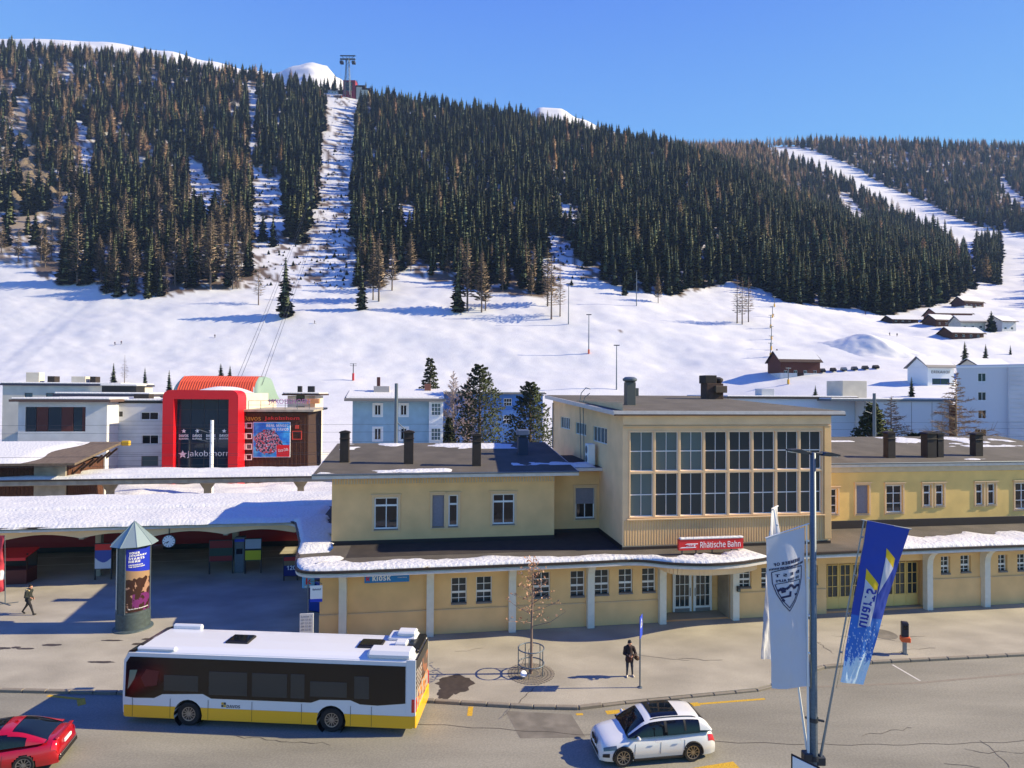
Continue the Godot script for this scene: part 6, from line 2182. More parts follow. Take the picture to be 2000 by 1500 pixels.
func build_platform() -> void:
	# paint lines, canopy beam and columns, the red train beyond
	for q: Array in [[-17.6, 0.12], [-19.9, 0.1]]:
		var a := loc(-52, 0, q[0])
		var b := loc(-11, 0, q[0])
		flat("platform_line", strip(Vector2(a.x, a.z), Vector2(b.x, b.z), q[1]), 0.004, M.white_line)
	var cb := Node3D.new()
	cb.name = "canopy_beam"
	ST.add_child(cb, true)
	var arch := [Vector2(-52, 3.88), Vector2(-52, 3.25)]
	for k in 9:
		var u := -47.0 + k * 4.7
		for i in 9:
			var t := i / 8.0
			if u + t * 4.7 < -13.4:
				arch.append(Vector2(u + t * 4.7, 3.3 + 0.3 * sin(t * PI)))
	arch.append_array([Vector2(-13.4, 3.7), Vector2(-13.4, 3.88)])
	var beam := Shape.new()
	beam.prism(PackedVector2Array(arch), Transform3D(Basis.IDENTITY, Vector3(0, 0, -12.1)), 0.3)
	part(cb, "beam", beam, M.cream_wall)
	for k in 8:
		var u := -47.0 + k * 4.7
		var c := Shape.new()
		c.span(Vector3(u - 0.2, 0, -14.5), Vector3(u + 0.2, 3.9, -14.1), 0.03)
		c.span(Vector3(u - 0.16, 3.2, -20.0), Vector3(u + 0.16, 3.88, -11.85), 0.03)
		if k % 2 == 0:
			part(ST, "canopy_column", c, M.concrete)
	var back := Shape.new()
	back.span(Vector3(-10.45, 0, -16.0), Vector3(6.0, 4.0, -15.9), 0.0)
	part(ST, "platform_wall", back, M.dark_wood)
	# train
	var t := thing("red_train", "dark red railway carriages waiting under the platform roof", "train", loc(-31, 0, -22.3), ST.rotation.y)
	for k in 3:
		var x0 := -33.0 + k * 18.2
		var car := Node3D.new()
		car.name = "carriage"
		t.add_child(car, true)
		var body := Shape.new()
		body.prism(PackedVector2Array([Vector2(-1.35, 0.55), Vector2(1.35, 0.55), Vector2(1.38, 1.0), Vector2(1.36, 2.9), Vector2(1.2, 3.3), Vector2(0.6, 3.5), Vector2(-0.6, 3.5), Vector2(-1.2, 3.3), Vector2(-1.36, 2.9), Vector2(-1.38, 1.0)]), Transform3D(Basis(Vector3(0, 0, 1), Vector3.UP, Vector3(-1, 0, 0)), Vector3(x0 + 17.8, 0, 0)), 17.8)
		part(car, "body", body, M.deep_red)
		for i in 10:
			box_part(car, "window", Vector3(x0 + 0.9 + i * 1.62, 1.6, 1.36), Vector3(x0 + 2.1 + i * 1.62, 2.5, 1.385), M.car_glass, 0.01)
		box_part(car, "undercarriage", Vector3(x0 + 1, 0.05, -1.0), Vector3(x0 + 16.8, 0.6, 1.0), M.black)
	# clock
	var c := thing("platform_clock", "round white station clock hanging under the platform roof edge", "clock", loc(-22.5, 2.94, -11.75), ST.rotation.y)
	var bs := Basis(Vector3.RIGHT, PI / 2)
	var cs := Shape.new()
	cs.lathe(Vector3.ZERO, [Vector2(0.0, -0.08), Vector2(0.43, -0.08), Vector2(0.45, -0.05), Vector2(0.45, 0.05), Vector2(0.42, 0.06)], 32, bs)
	cs.cyl(Vector3(0, 0.44, 0), Vector3(0, 1.0, 0), 0.03, 0.03, 8)
	part(c, "case", cs, M.dark_steel)
	var dial := Shape.new()
	dial.lathe(Vector3(0, 0, 0.062), [Vector2(0.41, 0.0), Vector2(0.0, 0.004)], 32, bs)
	part(c, "dial", dial, M.white)
	var marks := Shape.new()
	for i in 12:
		var a := TAU * i / 12.0
		marks.box(Vector3(sin(a) * 0.34, cos(a) * 0.34, 0.07), Vector3(0.03, 0.1, 0.006), 0.0, Basis(Vector3.BACK, -a))
	part(c, "hour_marks", marks, M.black)
	var hands := Shape.new()
	for q: Array in [[4.3, 0.3, 0.035], [3.9, 0.2, 0.045]]:
		hands.box(Vector3(sin(q[0]) * q[1] * 0.45, cos(q[0]) * q[1] * 0.45, 0.078), Vector3(q[2], q[1], 0.006), 0.0, Basis(Vector3.BACK, -q[0]))
	part(c, "hands", hands, M.black)
	# boards and machines under the roof
	board("notice_board", "dark display case with red and green sheets under the platform roof", -19.6, -13.6, 1.7, 0.9, 2.5, printed(picture(48, 48, func(_x: float, y: float) -> Color: return Color(0.5, 0.12, 0.14) if y < 0.35 or y > 0.75 else Color(0.12, 0.25, 0.22))))
	board("notice_board", "timetable case with a white and a yellow sheet under the platform roof", -17.3, -13.4, 1.2, 0.95, 2.6, printed(picture(32, 48, func(x: float, y: float) -> Color: return Color(0.1, 0.1, 0.14) if absf(y - 0.5) < 0.05 else (Color(0.62, 0.66, 0.72) if y < 0.5 else Color(0.75, 0.72, 0.12)))))
	var tm := thing("ticket_machine", "grey ticket machine pillar between the two notice cases", "ticket machine", loc(-18.35, 0, -13.9), ST.rotation.y)
	box_part(tm, "cabinet", Vector3(-0.35, 0, -0.25), Vector3(0.35, 2.65, 0.25), M.galv, 0.03)
	box_part(tm, "screen", Vector3(-0.22, 1.4, 0.25), Vector3(0.22, 1.8, 0.262), M.car_glass)
	box_part(tm, "blue_strip", Vector3(-0.35, 2.3, 0.2), Vector3(0.35, 2.5, 0.258), M.blue)
	board("advert_board", "tall poster stand with a red top and blue mountain picture", -27.4, -13.2, 1.15, 0.75, 2.6, printed(picture(32, 64, func(x: float, y: float) -> Color: return Color(0.75, 0.1, 0.12) if y < 0.25 else (Color(0.14, 0.26, 0.6) if y < 0.55 + 0.2 * sin(x * 3.0) else Color(0.7, 0.74, 0.8)))))
	var ab := board("advert_board", "small blue and red poster stand reading 120 near the kiosk", -14.2, -11.3, 1.0, 0.3, 1.75, printed(picture(32, 48, func(_x: float, y: float) -> Color: return Color(0.68, 0.1, 0.14) if y < 0.2 else (Color(0.5, 0.42, 0.3) if y < 0.45 else Color(0.06, 0.12, 0.42)))))
	letters(ab, "lettering", "120", Transform3D(Basis.IDENTITY, Vector3(0.05, 0.92, 0.07)), 0.62, 0.3, M.white, true, 0.01)
	# kiosk signs
	var ks := thing("kiosk_sign", "long blue kiosk sign fixed under the canopy edge", "sign", loc(-6.85, 3.38, 0.12), ST.rotation.y)
	box_part(ks, "panel", Vector3(-1.2, -0.26, -0.06), Vector3(1.2, 0.26, 0.06), M.kiosk_blue, 0.02)
	letters(ks, "lettering", "kiosk", Transform3D(Basis.IDENTITY, Vector3(-0.28, 0.02, 0.06)), 0.98, 0.34, M.white)
	letters(ks, "lettering", "k", Transform3D(Basis.IDENTITY, Vector3(-1.0, 0.0, 0.06)), 0.2, 0.28, M.red)
	letters(ks, "lettering", "convenience", Transform3D(Basis.IDENTITY, Vector3(0.82, 0.0, 0.06)), 0.5, 0.07, M.white, false)
	box_part(ks, "bracket", Vector3(-0.9, 0.24, -0.12), Vector3(-0.8, 0.5, -0.02), M.dark_steel)
	box_part(ks, "bracket", Vector3(0.8, 0.24, -0.12), Vector3(0.9, 0.5, -0.02), M.dark_steel)
	var kc := thing("kiosk_cube_sign", "square light blue sign with a red letter at the kiosk corner", "sign", loc(-11.35, 2.68, -2.0), ST.rotation.y + 0.25)
	box_part(kc, "panel", Vector3(-0.33, -0.34, -0.12), Vector3(0.33, 0.34, 0.12), mk(s8(96, 176, 226), 0.4), 0.04)
	letters(kc, "lettering", "k", Transform3D(Basis.IDENTITY, Vector3(0, 0.06, 0.12)), 0.3, 0.36, M.red)
	letters(kc, "lettering", "kiosk", Transform3D(Basis.IDENTITY, Vector3(0, -0.24, 0.12)), 0.4, 0.1, M.white)
	box_part(kc, "bracket", Vector3(0.3, -0.05, -0.06), Vector3(1.0, 0.05, 0.02), M.dark_steel)
	var vm := thing("vending_machine", "blue drinks machine standing in the shade beside the kiosk wall", "vending machine", loc(-11.3, 0, -5.0), ST.rotation.y - 0.5)
	box_part(vm, "cabinet", Vector3(-0.45, 0.05, -0.4), Vector3(0.45, 1.9, 0.4), mk(s8(24, 62, 150), 0.4), 0.03)
	box_part(vm, "window", Vector3(-0.38, 0.75, 0.4), Vector3(0.2, 1.75, 0.412), mk(s8(16, 36, 84), 0.1))
	box_part(vm, "bottle_print", Vector3(-0.2, 0.85, 0.412), Vector3(0.0, 1.6, 0.418), mk(s8(90, 150, 60), 0.4))
	box_part(vm, "feet", Vector3(-0.4, 0, -0.35), Vector3(0.4, 0.05, 0.35), M.black)
	# railway sign on the entrance canopy
	var rs := thing("station_sign", "red station name sign standing on the entrance canopy with snow on top", "sign", loc(11.68, 4.16, 0.6), ST.rotation.y)
	for x: float in [-1.75, -0.9, 0.1, 1.3]:
		box_part(rs, "stand", Vector3(x - 0.03, 0, -0.03), Vector3(x + 0.03, 0.32, 0.03), M.dark_steel)
	box_part(rs, "panel", Vector3(-2.0, 0.28, -0.1), Vector3(2.0, 0.9, 0.1), mk(s8(206, 30, 34), 0.4), 0.02)
	letters(rs, "lettering", "Rhätische Bahn", Transform3D(Basis.IDENTITY, Vector3(0.57, 0.58, 0.1)), 2.5, 0.36, M.white, false)
	var lg := Shape.new()
	for q: Array in [[-1.95, 0.42, -0.95, 0.47], [-1.62, 0.62, -0.84, 0.67], [-1.55, 0.5, -1.0, 0.6]]:
		lg.prism(PackedVector2Array([Vector2(q[0], q[1]), Vector2(q[2], q[1]), Vector2(q[2] + 0.02, q[3]), Vector2(q[0] + 0.14, q[3])]), Transform3D(Basis.IDENTITY, Vector3(0, 0, 0.1)), 0.012)
	part(rs, "logo_stripes", lg, M.white)
	letters(rs, "lettering", "RhB", Transform3D(Basis.IDENTITY, Vector3(-1.27, 0.55, 0.113)), 0.4, 0.1, M.red)
	var sn := Shape.new()
	sn.box(Vector3(0.05, 0.95, 0), Vector3(3.95, 0.12, 0.26), 0.05)
	part(rs, "snow_cap", sn, M.roof_snow)
	var en := thing("entrance_sign", "dark blue place name sign half hidden under the entrance canopy", "sign", loc(11.7, 2.95, -1.25), ST.rotation.y)
	box_part(en, "panel", Vector3(-1.25, -0.25, -0.06), Vector3(1.25, 0.32, 0.06), mk(s8(24, 34, 84), 0.4), 0.02)
	letters(en, "lettering", "Davos Platz", Transform3D(Basis.IDENTITY, Vector3(0, 0.05, 0.06)), 1.9, 0.3, M.white)
	box_part(en, "hanger", Vector3(-0.9, 0.3, -0.03), Vector3(-0.85, 0.5, 0.03), M.dark_steel)
	var wl := thing("wall_lamp", "small dark box lamp on the pillar right of the entrance", "lamp", loc(13.7, 1.9, 0.06), ST.rotation.y)
	box_part(wl, "case", Vector3(-0.1, -0.16, 0), Vector3(0.1, 0.16, 0.16), M.dark_steel, 0.02)
	box_part(wl, "glass", Vector3(-0.07, -0.12, 0.16), Vector3(0.07, 0.0, 0.17), M.pale_glass)
	# red stand and red flag at the far end of the square
	var rb := thing("red_stall", "dark red wooden stall with a bright red awning in the shade", "stall", loc(-33.0, 0, -13.4), ST.rotation.y)
	box_part(rb, "counter", Vector3(-1.3, 0, -0.6), Vector3(0.9, 1.0, 0.6), mk(s8(86, 40, 34), 0.8), 0.03)
	for x: float in [-1.25, 0.8]:
		box_part(rb, "post", Vector3(x, 1.0, 0.4), Vector3(x + 0.08, 2.1, 0.48), M.dark_wood)
	box_part(rb, "back", Vector3(-1.3, 1.0, -0.6), Vector3(0.9, 2.1, -0.5), M.black)
	var aw := Shape.new()
	aw.prism(PackedVector2Array([Vector2(-0.7, 2.25), Vector2(0.85, 1.9), Vector2(0.85, 1.7), Vector2(0.8, 1.7), Vector2(0.8, 1.86), Vector2(-0.7, 2.15)]), Transform3D(Basis(Vector3(0, 0, 1), Vector3.UP, Vector3(-1, 0, 0)), Vector3(0.95, 0, 0)), 2.3)
	part(rb, "awning", aw, M.red)
	var bp := thing("beach_flag", "tall red and white feather flag on a thin pole by the square's end", "flag", loc(-31.0, 0, -8.7))
	var pp := Shape.new()
	pp.cyl(Vector3(0.1, 0, 0), Vector3(0.0, 4.3, 0), 0.03, 0.015, 8)
	pp.bar(Vector3(-0.5, 0.02, -0.3), Vector3(0.7, 0.02, 0.3), 0.06, 0.03)
	pp.bar(Vector3(-0.5, 0.021, 0.3), Vector3(0.7, 0.021, -0.3), 0.06, 0.028)
	part(bp, "pole", pp, M.galv)
	var bc := cloth(Vector3(-0.55, 4.3, 0.05), Vector3(-0.02, 4.3, 0), Vector3(0.05, 0.8, 0), Vector3(-0.5, 0.7, 0.1), 0.1, 1.5, 0.4)
	flag_cloth(bp, "cloth", bc, mk(Color.WHITE, 0.8, {"vcol": true, "glow": Color(0.2, 0.05, 0.05)}), func(x: float, y: float) -> Color: return Color(0.75, 0.72, 0.72) if absf(y - 0.62 - 0.1 * x) < 0.08 else Color(0.5, 0.04, 0.06), 10, 30)
	# second platform roof across the tracks
	var c2 := thing("far_platform_roof", "long concrete platform roof covered with snow beyond the tracks", "platform roof", loc(0, 0, 0), ST.rotation.y)
	var slab := Shape.new()
	slab.span(Vector3(-62, 4.25, -37.0), Vector3(-13.0, 4.75, -30.5), 0.04)
	part(c2, "slab", slab, M.concrete)
	box_part(c2, "edge", Vector3(-62, 4.7, -30.5), Vector3(-13.0, 4.85, -30.4), M.gutter)
	for k in 4:
		var col := Shape.new()
		var u := -46.0 + k * 9.4
		col.prism(PackedVector2Array([Vector2(-0.3, 0), Vector2(0.3, 0), Vector2(0.3, 3.2), Vector2(1.0, 4.25), Vector2(-1.0, 4.25), Vector2(-0.3, 3.2)]), Transform3D(Basis.IDENTITY, Vector3(u, 0, -34)), 0.5)
		part(c2, "column", col, M.concrete)
	snow_field(c2, -61.9, -13.1, -30.55, -33.6, 4.74, 4.74, 0.34, 105.0)
	snow_field(c2, -61.9, -13.1, -33.8, -36.9, 4.76, 4.76, 0.4, 115.0)
	var fence := thing("track_railing", "thin metal railing on the snow between the platforms", "railing", loc(0, 0, 0), ST.rotation.y)
	for k in 13:
		var p := Shape.new()
		p.cyl(Vector3(-36 + k * 1.9, -0.1, -27.5), Vector3(-36 + k * 1.9, 1.1, -27.5), 0.025, 0.025, 6)
		part(fence, "post", p, M.galv)
	for y: float in [0.55, 1.08]:
		var r := Shape.new()
		r.cyl(Vector3(-36, y, -27.5), Vector3(-13.2, y, -27.5), 0.02, 0.02, 6)
		part(fence, "rail", r, M.galv)

# ---------------------------------------------------------------- people
func field(bones: Array, p: Vector3, soft: float) -> float:
	var acc := 0.0
	for b: Array in bones:
		var a: Vector3 = b[0]
		var ab: Vector3 = b[5]
		var t := clampf((p - a).dot(ab) * b[6], 0.0, 1.0)
		var d: float = p.distance_to(a + ab * t) - lerpf(b[2], b[3], t)
		if d < soft * 4.0:
			acc += exp(-d / soft)
	return -soft * log(maxf(acc, 1e-9))

func nets(s: Shape, bones: Array, cell: float, soft: float) -> void:  # one closed skin round tapered bones: [from, to, radius, radius, colour]
	var lo := Vector3.ONE * 1e6
	var hi := -lo
	for b: Array in bones:
		if b.size() < 7:
			var ab: Vector3 = b[1] - b[0]
			b.append(ab)
			b.append(1.0 / maxf(ab.length_squared(), 1e-6))
		for k in 2:
			lo = lo.min(b[k] - Vector3.ONE * (b[2 + k] + 0.03))
			hi = hi.max(b[k] + Vector3.ONE * (b[2 + k] + 0.03))
	var nn := Vector3i(((hi - lo) / cell).ceil()) + Vector3i.ONE
	var val := PackedFloat32Array()
	val.resize(nn.x * nn.y * nn.z)
	for z in nn.z:
		for y in nn.y:
			for x in nn.x:
				val[(z * nn.y + y) * nn.x + x] = field(bones, lo + Vector3(x, y, z) * cell, soft)
	var vert := {}
	var step := [1, nn.x, nn.x * nn.y]
	for z in nn.z - 1:
		for y in nn.y - 1:
			for x in nn.x - 1:
				var at := (z * nn.y + y) * nn.x + x
				var inside_n := 0
				for k in 8:
					if val[at + (k & 1) + (k >> 1 & 1) * step[1] + (k >> 2) * step[2]] < 0.0:
						inside_n += 1
				if inside_n == 0 or inside_n == 8:
					continue
				var sum := Vector3.ZERO
				var cnt := 0
				for e: Array in [[0, 1], [2, 3], [4, 5], [6, 7], [0, 2], [1, 3], [4, 6], [5, 7], [0, 4], [1, 5], [2, 6], [3, 7]]:
					var i: int = e[0]
					var j: int = e[1]
					var va := val[at + (i & 1) + (i >> 1 & 1) * step[1] + (i >> 2) * step[2]]
					var vb := val[at + (j & 1) + (j >> 1 & 1) * step[1] + (j >> 2) * step[2]]
					if (va < 0.0) != (vb < 0.0):
						var t := va / (va - vb)
						sum += Vector3(i & 1, i >> 1 & 1, i >> 2).lerp(Vector3(j & 1, j >> 1 & 1, j >> 2), t)
						cnt += 1
				vert[at] = lo + (Vector3(x, y, z) + sum / cnt) * cell
	var normal := func(p: Vector3) -> Vector3:
		var e := cell * 0.5
		return Vector3(field(bones, p + Vector3(e, 0, 0), soft) - field(bones, p - Vector3(e, 0, 0), soft), field(bones, p + Vector3(0, e, 0), soft) - field(bones, p - Vector3(0, e, 0), soft), field(bones, p + Vector3(0, 0, e), soft) - field(bones, p - Vector3(0, 0, e), soft)).normalized()
	var nrm := {}
	var col := {}
	for at: int in vert:
		nrm[at] = normal.call(vert[at])
		var best := 1e9
		for b: Array in bones:
			var p: Vector3 = vert[at]
			var t := clampf((p - b[0]).dot(b[5]) * b[6], 0.0, 1.0)
			var d: float = p.distance_to(b[0] + b[5] * t) - lerpf(b[2], b[3], t)
			if d < best:
				best = d
				col[at] = b[4]
	for at: int in vert:
		for ax in 3:
			var u: int = step[(ax + 1) % 3]
			var w: int = step[(ax + 2) % 3]
			if not (vert.has(at - u) and vert.has(at - w) and vert.has(at - u - w)):
				continue
			if (val[at] < 0.0) == (val[at + step[ax]] < 0.0):
				continue
			var q := [at, at - u, at - u - w, at - w]
			for tri: Array in [[0, 1, 2], [0, 2, 3]]:
				s.tint = col[q[tri[0]]]
				s.tri(vert[q[tri[0]]], vert[q[tri[1]]], vert[q[tri[2]]], nrm[q[tri[0]]], nrm[q[tri[1]]], nrm[q[tri[2]]])

func lin(r: int, g: int, b: int) -> Color:
	return Color8(r, g, b).srgb_to_linear()

func hand_bones(wrist: Vector3, dir: Vector3, thumb: Vector3, curl: Vector3, skin: Color) -> Array:
	var out := []
	var side := thumb.normalized()
	var palm := wrist + dir * 0.085
	for k in 4:
		var off := side * (0.027 - 0.018 * k)
		out.append([wrist + off * 0.6 + dir * 0.01, palm + off, 0.015, 0.013, skin])
		var l: float = [0.036, 0.041, 0.038, 0.03][k]
		var a := palm + off
		var b := a + (dir + curl * 0.35).normalized() * l
		var c := b + (dir * 0.6 + curl).normalized() * l * 0.75
		var d := c + (dir * 0.1 + curl).normalized() * l * 0.55
		out.append([a, b, 0.0095, 0.009, skin])
		out.append([b, c, 0.009, 0.0085, skin])
		out.append([c, d, 0.0085, 0.0075, skin])
	var t0 := wrist + dir * 0.025 + side * 0.025
	var t1 := t0 + (dir * 0.7 + side + curl * 0.2).normalized() * 0.038
	out.append([t0, t1, 0.013, 0.011, skin])
	out.append([t1, t1 + (dir + curl * 0.5).normalized() * 0.03, 0.011, 0.009, skin])
	return out

func head_bones(c: Vector3, fwd: Vector3, skin: Color, hat: Color, hair: Color) -> Array:  # c: middle of the head
	var r := fwd.cross(Vector3.UP).normalized()
	var up := r.cross(fwd).normalized()
	var dark := lin(40, 26, 22)
	return [
		[c + up * 0.03 - fwd * 0.01, c + up * 0.01 + fwd * 0.02, 0.086, 0.082, skin],
		[c - up * 0.05 + fwd * 0.03, c - up * 0.085 + fwd * 0.05, 0.058, 0.034, skin],
		[c + fwd * 0.09 + up * 0.01, c + fwd * 0.108 - up * 0.025, 0.009, 0.015, skin],
		[c + fwd * 0.088 - up * 0.055 - r * 0.018, c + fwd * 0.088 - up * 0.055 + r * 0.018, 0.009, 0.009, lin(150, 80, 74)],
		[c + fwd * 0.088 + up * 0.018 + r * 0.033, c + fwd * 0.089 + up * 0.018 + r * 0.034, 0.011, 0.011, dark],
		[c + fwd * 0.088 + up * 0.018 - r * 0.033, c + fwd * 0.089 + up * 0.018 - r * 0.034, 0.011, 0.011, dark],
		[c + r * 0.085 + up * 0.0, c + r * 0.09 - up * 0.03, 0.016, 0.012, skin],
		[c - r * 0.085 + up * 0.0, c - r * 0.09 - up * 0.03, 0.016, 0.012, skin],
		[c + up * 0.06 - fwd * 0.015, c + up * 0.085 - fwd * 0.02, 0.094, 0.08, hat],
		[c - fwd * 0.05 - up * 0.02, c - fwd * 0.055 - up * 0.07, 0.075, 0.055, hair],
	]

func build_people() -> void:
	var vm := mk(Color.WHITE, 0.9, {"vcol": true})
	var skin := lin(206, 150, 122)
	# someone waiting beside the crossing sign, head bent over a telephone; faces the camera
	var o := thing("person", "person in a dark hooded jacket and grey jeans standing with a phone", "person", Vector3(5.68, 0, -29.0))
	var coat := lin(44, 32, 32)
	var coat2 := lin(70, 40, 34)
	var jean := lin(48, 52, 62)
	var shoe := lin(220, 204, 182)
	var body := [
		[Vector3(-0.09, 0.9, 0), Vector3(-0.1, 0.5, 0.02), 0.095, 0.062, jean], [Vector3(-0.1, 0.5, 0.02), Vector3(-0.11, 0.1, -0.01), 0.06, 0.042, jean],
		[Vector3(0.09, 0.9, 0), Vector3(0.13, 0.5, -0.01), 0.095, 0.062, jean], [Vector3(0.13, 0.5, -0.01), Vector3(0.16, 0.1, -0.06), 0.06, 0.042, jean],
		[Vector3(-0.11, 0.05, -0.04), Vector3(-0.13, 0.035, 0.15), 0.045, 0.035, shoe], [Vector3(0.16, 0.05, -0.09), Vector3(0.2, 0.035, 0.09), 0.045, 0.035, shoe],
		[Vector3(0, 0.86, 0), Vector3(0, 1.15, 0), 0.165, 0.155, coat2], [Vector3(-0.07, 0.8, 0), Vector3(0.07, 0.8, 0), 0.13, 0.13, coat],
		[Vector3(0, 1.15, 0), Vector3(0, 1.36, -0.01), 0.16, 0.14, coat], [Vector3(-0.15, 1.37, -0.01), Vector3(0.15, 1.37, -0.01), 0.09, 0.09, coat],
		[Vector3(0, 1.4, -0.02), Vector3(0, 1.5, 0.0), 0.08, 0.065, coat], [Vector3(-0.06, 1.42, -0.07), Vector3(0.06, 1.42, -0.07), 0.075, 0.075, coat],
		[Vector3(-0.2, 1.36, 0), Vector3(-0.25, 1.1, 0.02), 0.078, 0.066, coat], [Vector3(-0.25, 1.1, 0.02), Vector3(-0.09, 1.06, 0.24), 0.064, 0.046, coat],
		[Vector3(0.2, 1.36, 0), Vector3(0.29, 1.1, 0.0), 0.078, 0.066, coat], [Vector3(0.29, 1.1, 0.0), Vector3(0.12, 1.03, 0.24), 0.064, 0.046, coat],
	]
	var s := Shape.new()
	nets(s, body, 0.02, 0.012)
	nets(s, head_bones(Vector3(0, 1.6, 0.05), Vector3(-0.1, -0.35, 1).normalized(), skin, lin(38, 36, 42), coat), 0.011, 0.005)
	nets(s, hand_bones(Vector3(-0.09, 1.06, 0.24), Vector3(0.7, 0.25, 0.5).normalized(), Vector3(0, 1, 0), Vector3(0.3, 0.3, -0.8), skin), 0.006, 0.003)
	nets(s, hand_bones(Vector3(0.12, 1.03, 0.24), Vector3(-0.8, 0.2, 0.4).normalized(), Vector3(0, 1, 0), Vector3(-0.3, 0.3, -0.8), skin), 0.006, 0.003)
	part(o, "body", s, vm)
	var ph := thing("mobile_phone", "small dark telephone held in front of the waiting person", "telephone", Vector3(5.69, 1.16, -28.68))
	var pb := Shape.new()
	pb.box(Vector3.ZERO, Vector3(0.075, 0.15, 0.01), 0.004, Basis(Vector3.RIGHT, -0.7))
	part(ph, "case", pb, M.black)
	var bag := thing("shoulder_bag", "small brown bag hanging at the waiting person's elbow", "bag", Vector3(6.02, 0.9, -28.98))
	var bb := Shape.new()
	bb.box(Vector3(0, 0.0, 0.0), Vector3(0.2, 0.2, 0.3), 0.06, Basis(Vector3.UP, 0.4))
	part(bag, "pouch", bb, mk(s8(92, 66, 44), 0.8))
	var bst := Shape.new()
	bst.tube([Vector3(0.02, 0.1, 0.1), Vector3(-0.06, 0.24, 0.03), Vector3(-0.05, 0.24, -0.05), Vector3(0.02, 0.1, -0.1)], 0.012)
	part(bag, "strap", bst, mk(s8(60, 42, 30), 0.8))
	# someone striding to the right across the square
	var w := thing("person", "person in a dark jacket with a pale fur collar striding across the square", "person", Vector3(-29.0, 0, -36.5), deg_to_rad(-4))
	var jk := lin(40, 46, 42)
	var pants := lin(30, 30, 36)
	var boot := lin(24, 24, 26)
	var wb := [
		[Vector3(-0.03, 0.92, -0.09), Vector3(-0.17, 0.52, -0.09), 0.1, 0.066, pants], [Vector3(-0.17, 0.52, -0.09), Vector3(-0.42, 0.16, -0.08), 0.064, 0.045, pants],
		[Vector3(0.03, 0.92, 0.09), Vector3(0.24, 0.54, 0.09), 0.1, 0.066, pants], [Vector3(0.24, 0.54, 0.09), Vector3(0.4, 0.13, 0.09), 0.064, 0.045, pants],
		[Vector3(-0.44, 0.12, -0.08), Vector3(-0.28, 0.035, -0.08), 0.045, 0.034, boot], [Vector3(0.4, 0.06, 0.09), Vector3(0.58, 0.07, 0.1), 0.045, 0.034, boot],
		[Vector3(0, 0.88, 0), Vector3(0.02, 1.16, 0), 0.17, 0.165, jk], [Vector3(0.02, 1.16, 0), Vector3(0.05, 1.38, 0), 0.165, 0.14, jk],
		[Vector3(0.05, 1.4, -0.15), Vector3(0.05, 1.4, 0.15), 0.088, 0.088, jk], [Vector3(0.06, 1.42, 0), Vector3(0.1, 1.54, 0), 0.08, 0.062, jk],
		[Vector3(-0.06, 1.48, -0.07), Vector3(-0.06, 1.48, 0.07), 0.08, 0.08, lin(190, 170, 120)], [Vector3(-0.02, 1.46, 0.1), Vector3(0.1, 1.44, 0.1), 0.05, 0.04, lin(190, 170, 120)],
		[Vector3(0.04, 1.38, 0.2), Vector3(0.0, 1.1, 0.22), 0.078, 0.064, jk], [Vector3(0.0, 1.1, 0.22), Vector3(0.24, 1.04, 0.18), 0.062, 0.046, jk],
		[Vector3(0.04, 1.38, -0.2), Vector3(-0.1, 1.1, -0.24), 0.078, 0.064, jk], [Vector3(-0.1, 1.1, -0.24), Vector3(0.06, 0.92, -0.26), 0.062, 0.046, jk],
	]
	s = Shape.new()
	nets(s, wb, 0.02, 0.012)
	nets(s, head_bones(Vector3(0.13, 1.64, 0), Vector3(1, -0.05, 0.1).normalized(), skin, lin(26, 24, 26), lin(26, 24, 26)), 0.011, 0.005)
	nets(s, hand_bones(Vector3(0.24, 1.04, 0.18), Vector3(1, -0.1, -0.1).normalized(), Vector3(0, 1, 0.2), Vector3(0, -0.5, -0.8), skin), 0.006, 0.003)
	nets(s, hand_bones(Vector3(0.06, 0.92, -0.26), Vector3(0.5, -0.8, 0).normalized(), Vector3(0.8, 0.4, 0), Vector3(0.2, 0.2, 0.9), skin), 0.006, 0.003)
	part(w, "body", s, vm)

# ---------------------------------------------------------------- buildings across the tracks
func block(o: Node3D, u0: float, u1: float, y1: float, z0: float, deep: float, m: Material, holes: Array = [], y0 := -0.2, called := "wall") -> void:
	var s := Shape.new()
	wall_holes(s, u0, u1, y0, y1, z0, 0.18, holes)
	for x: float in [u0, u1]:
		s.face([Vector3(x, y0, z0), Vector3(x, y1, z0), Vector3(x, y1, z0 - deep), Vector3(x, y0, z0 - deep)], Vector3(x - (u0 + u1) * 0.5, 0, 0))
	s.face([Vector3(u0, y0, z0 - deep), Vector3(u1, y0, z0 - deep), Vector3(u1, y1, z0 - deep), Vector3(u0, y1, z0 - deep)], Vector3.FORWARD)
	part(o, called, s, m)

func flat_roof(o: Node3D, u0: float, u1: float, y: float, z0: float, deep: float, edge: Material, snow := 0.3, over := 0.5) -> void:
	box_part(o, "roof", Vector3(u0 - over, y, z0 - deep - over), Vector3(u1 + over, y + 0.3, z0 + over), edge, 0.02)
	if snow > 0.0:
		var s := Shape.new()
		s.box(Vector3((u0 + u1) * 0.5, y + 0.3 + snow * 0.5 - 0.05, z0 - deep * 0.5), Vector3(u1 - u0 + over * 1.7, snow, deep + over * 1.7), minf(0.14, snow * 0.45))
		part(o, "roof_snow", s, M.roof_snow)

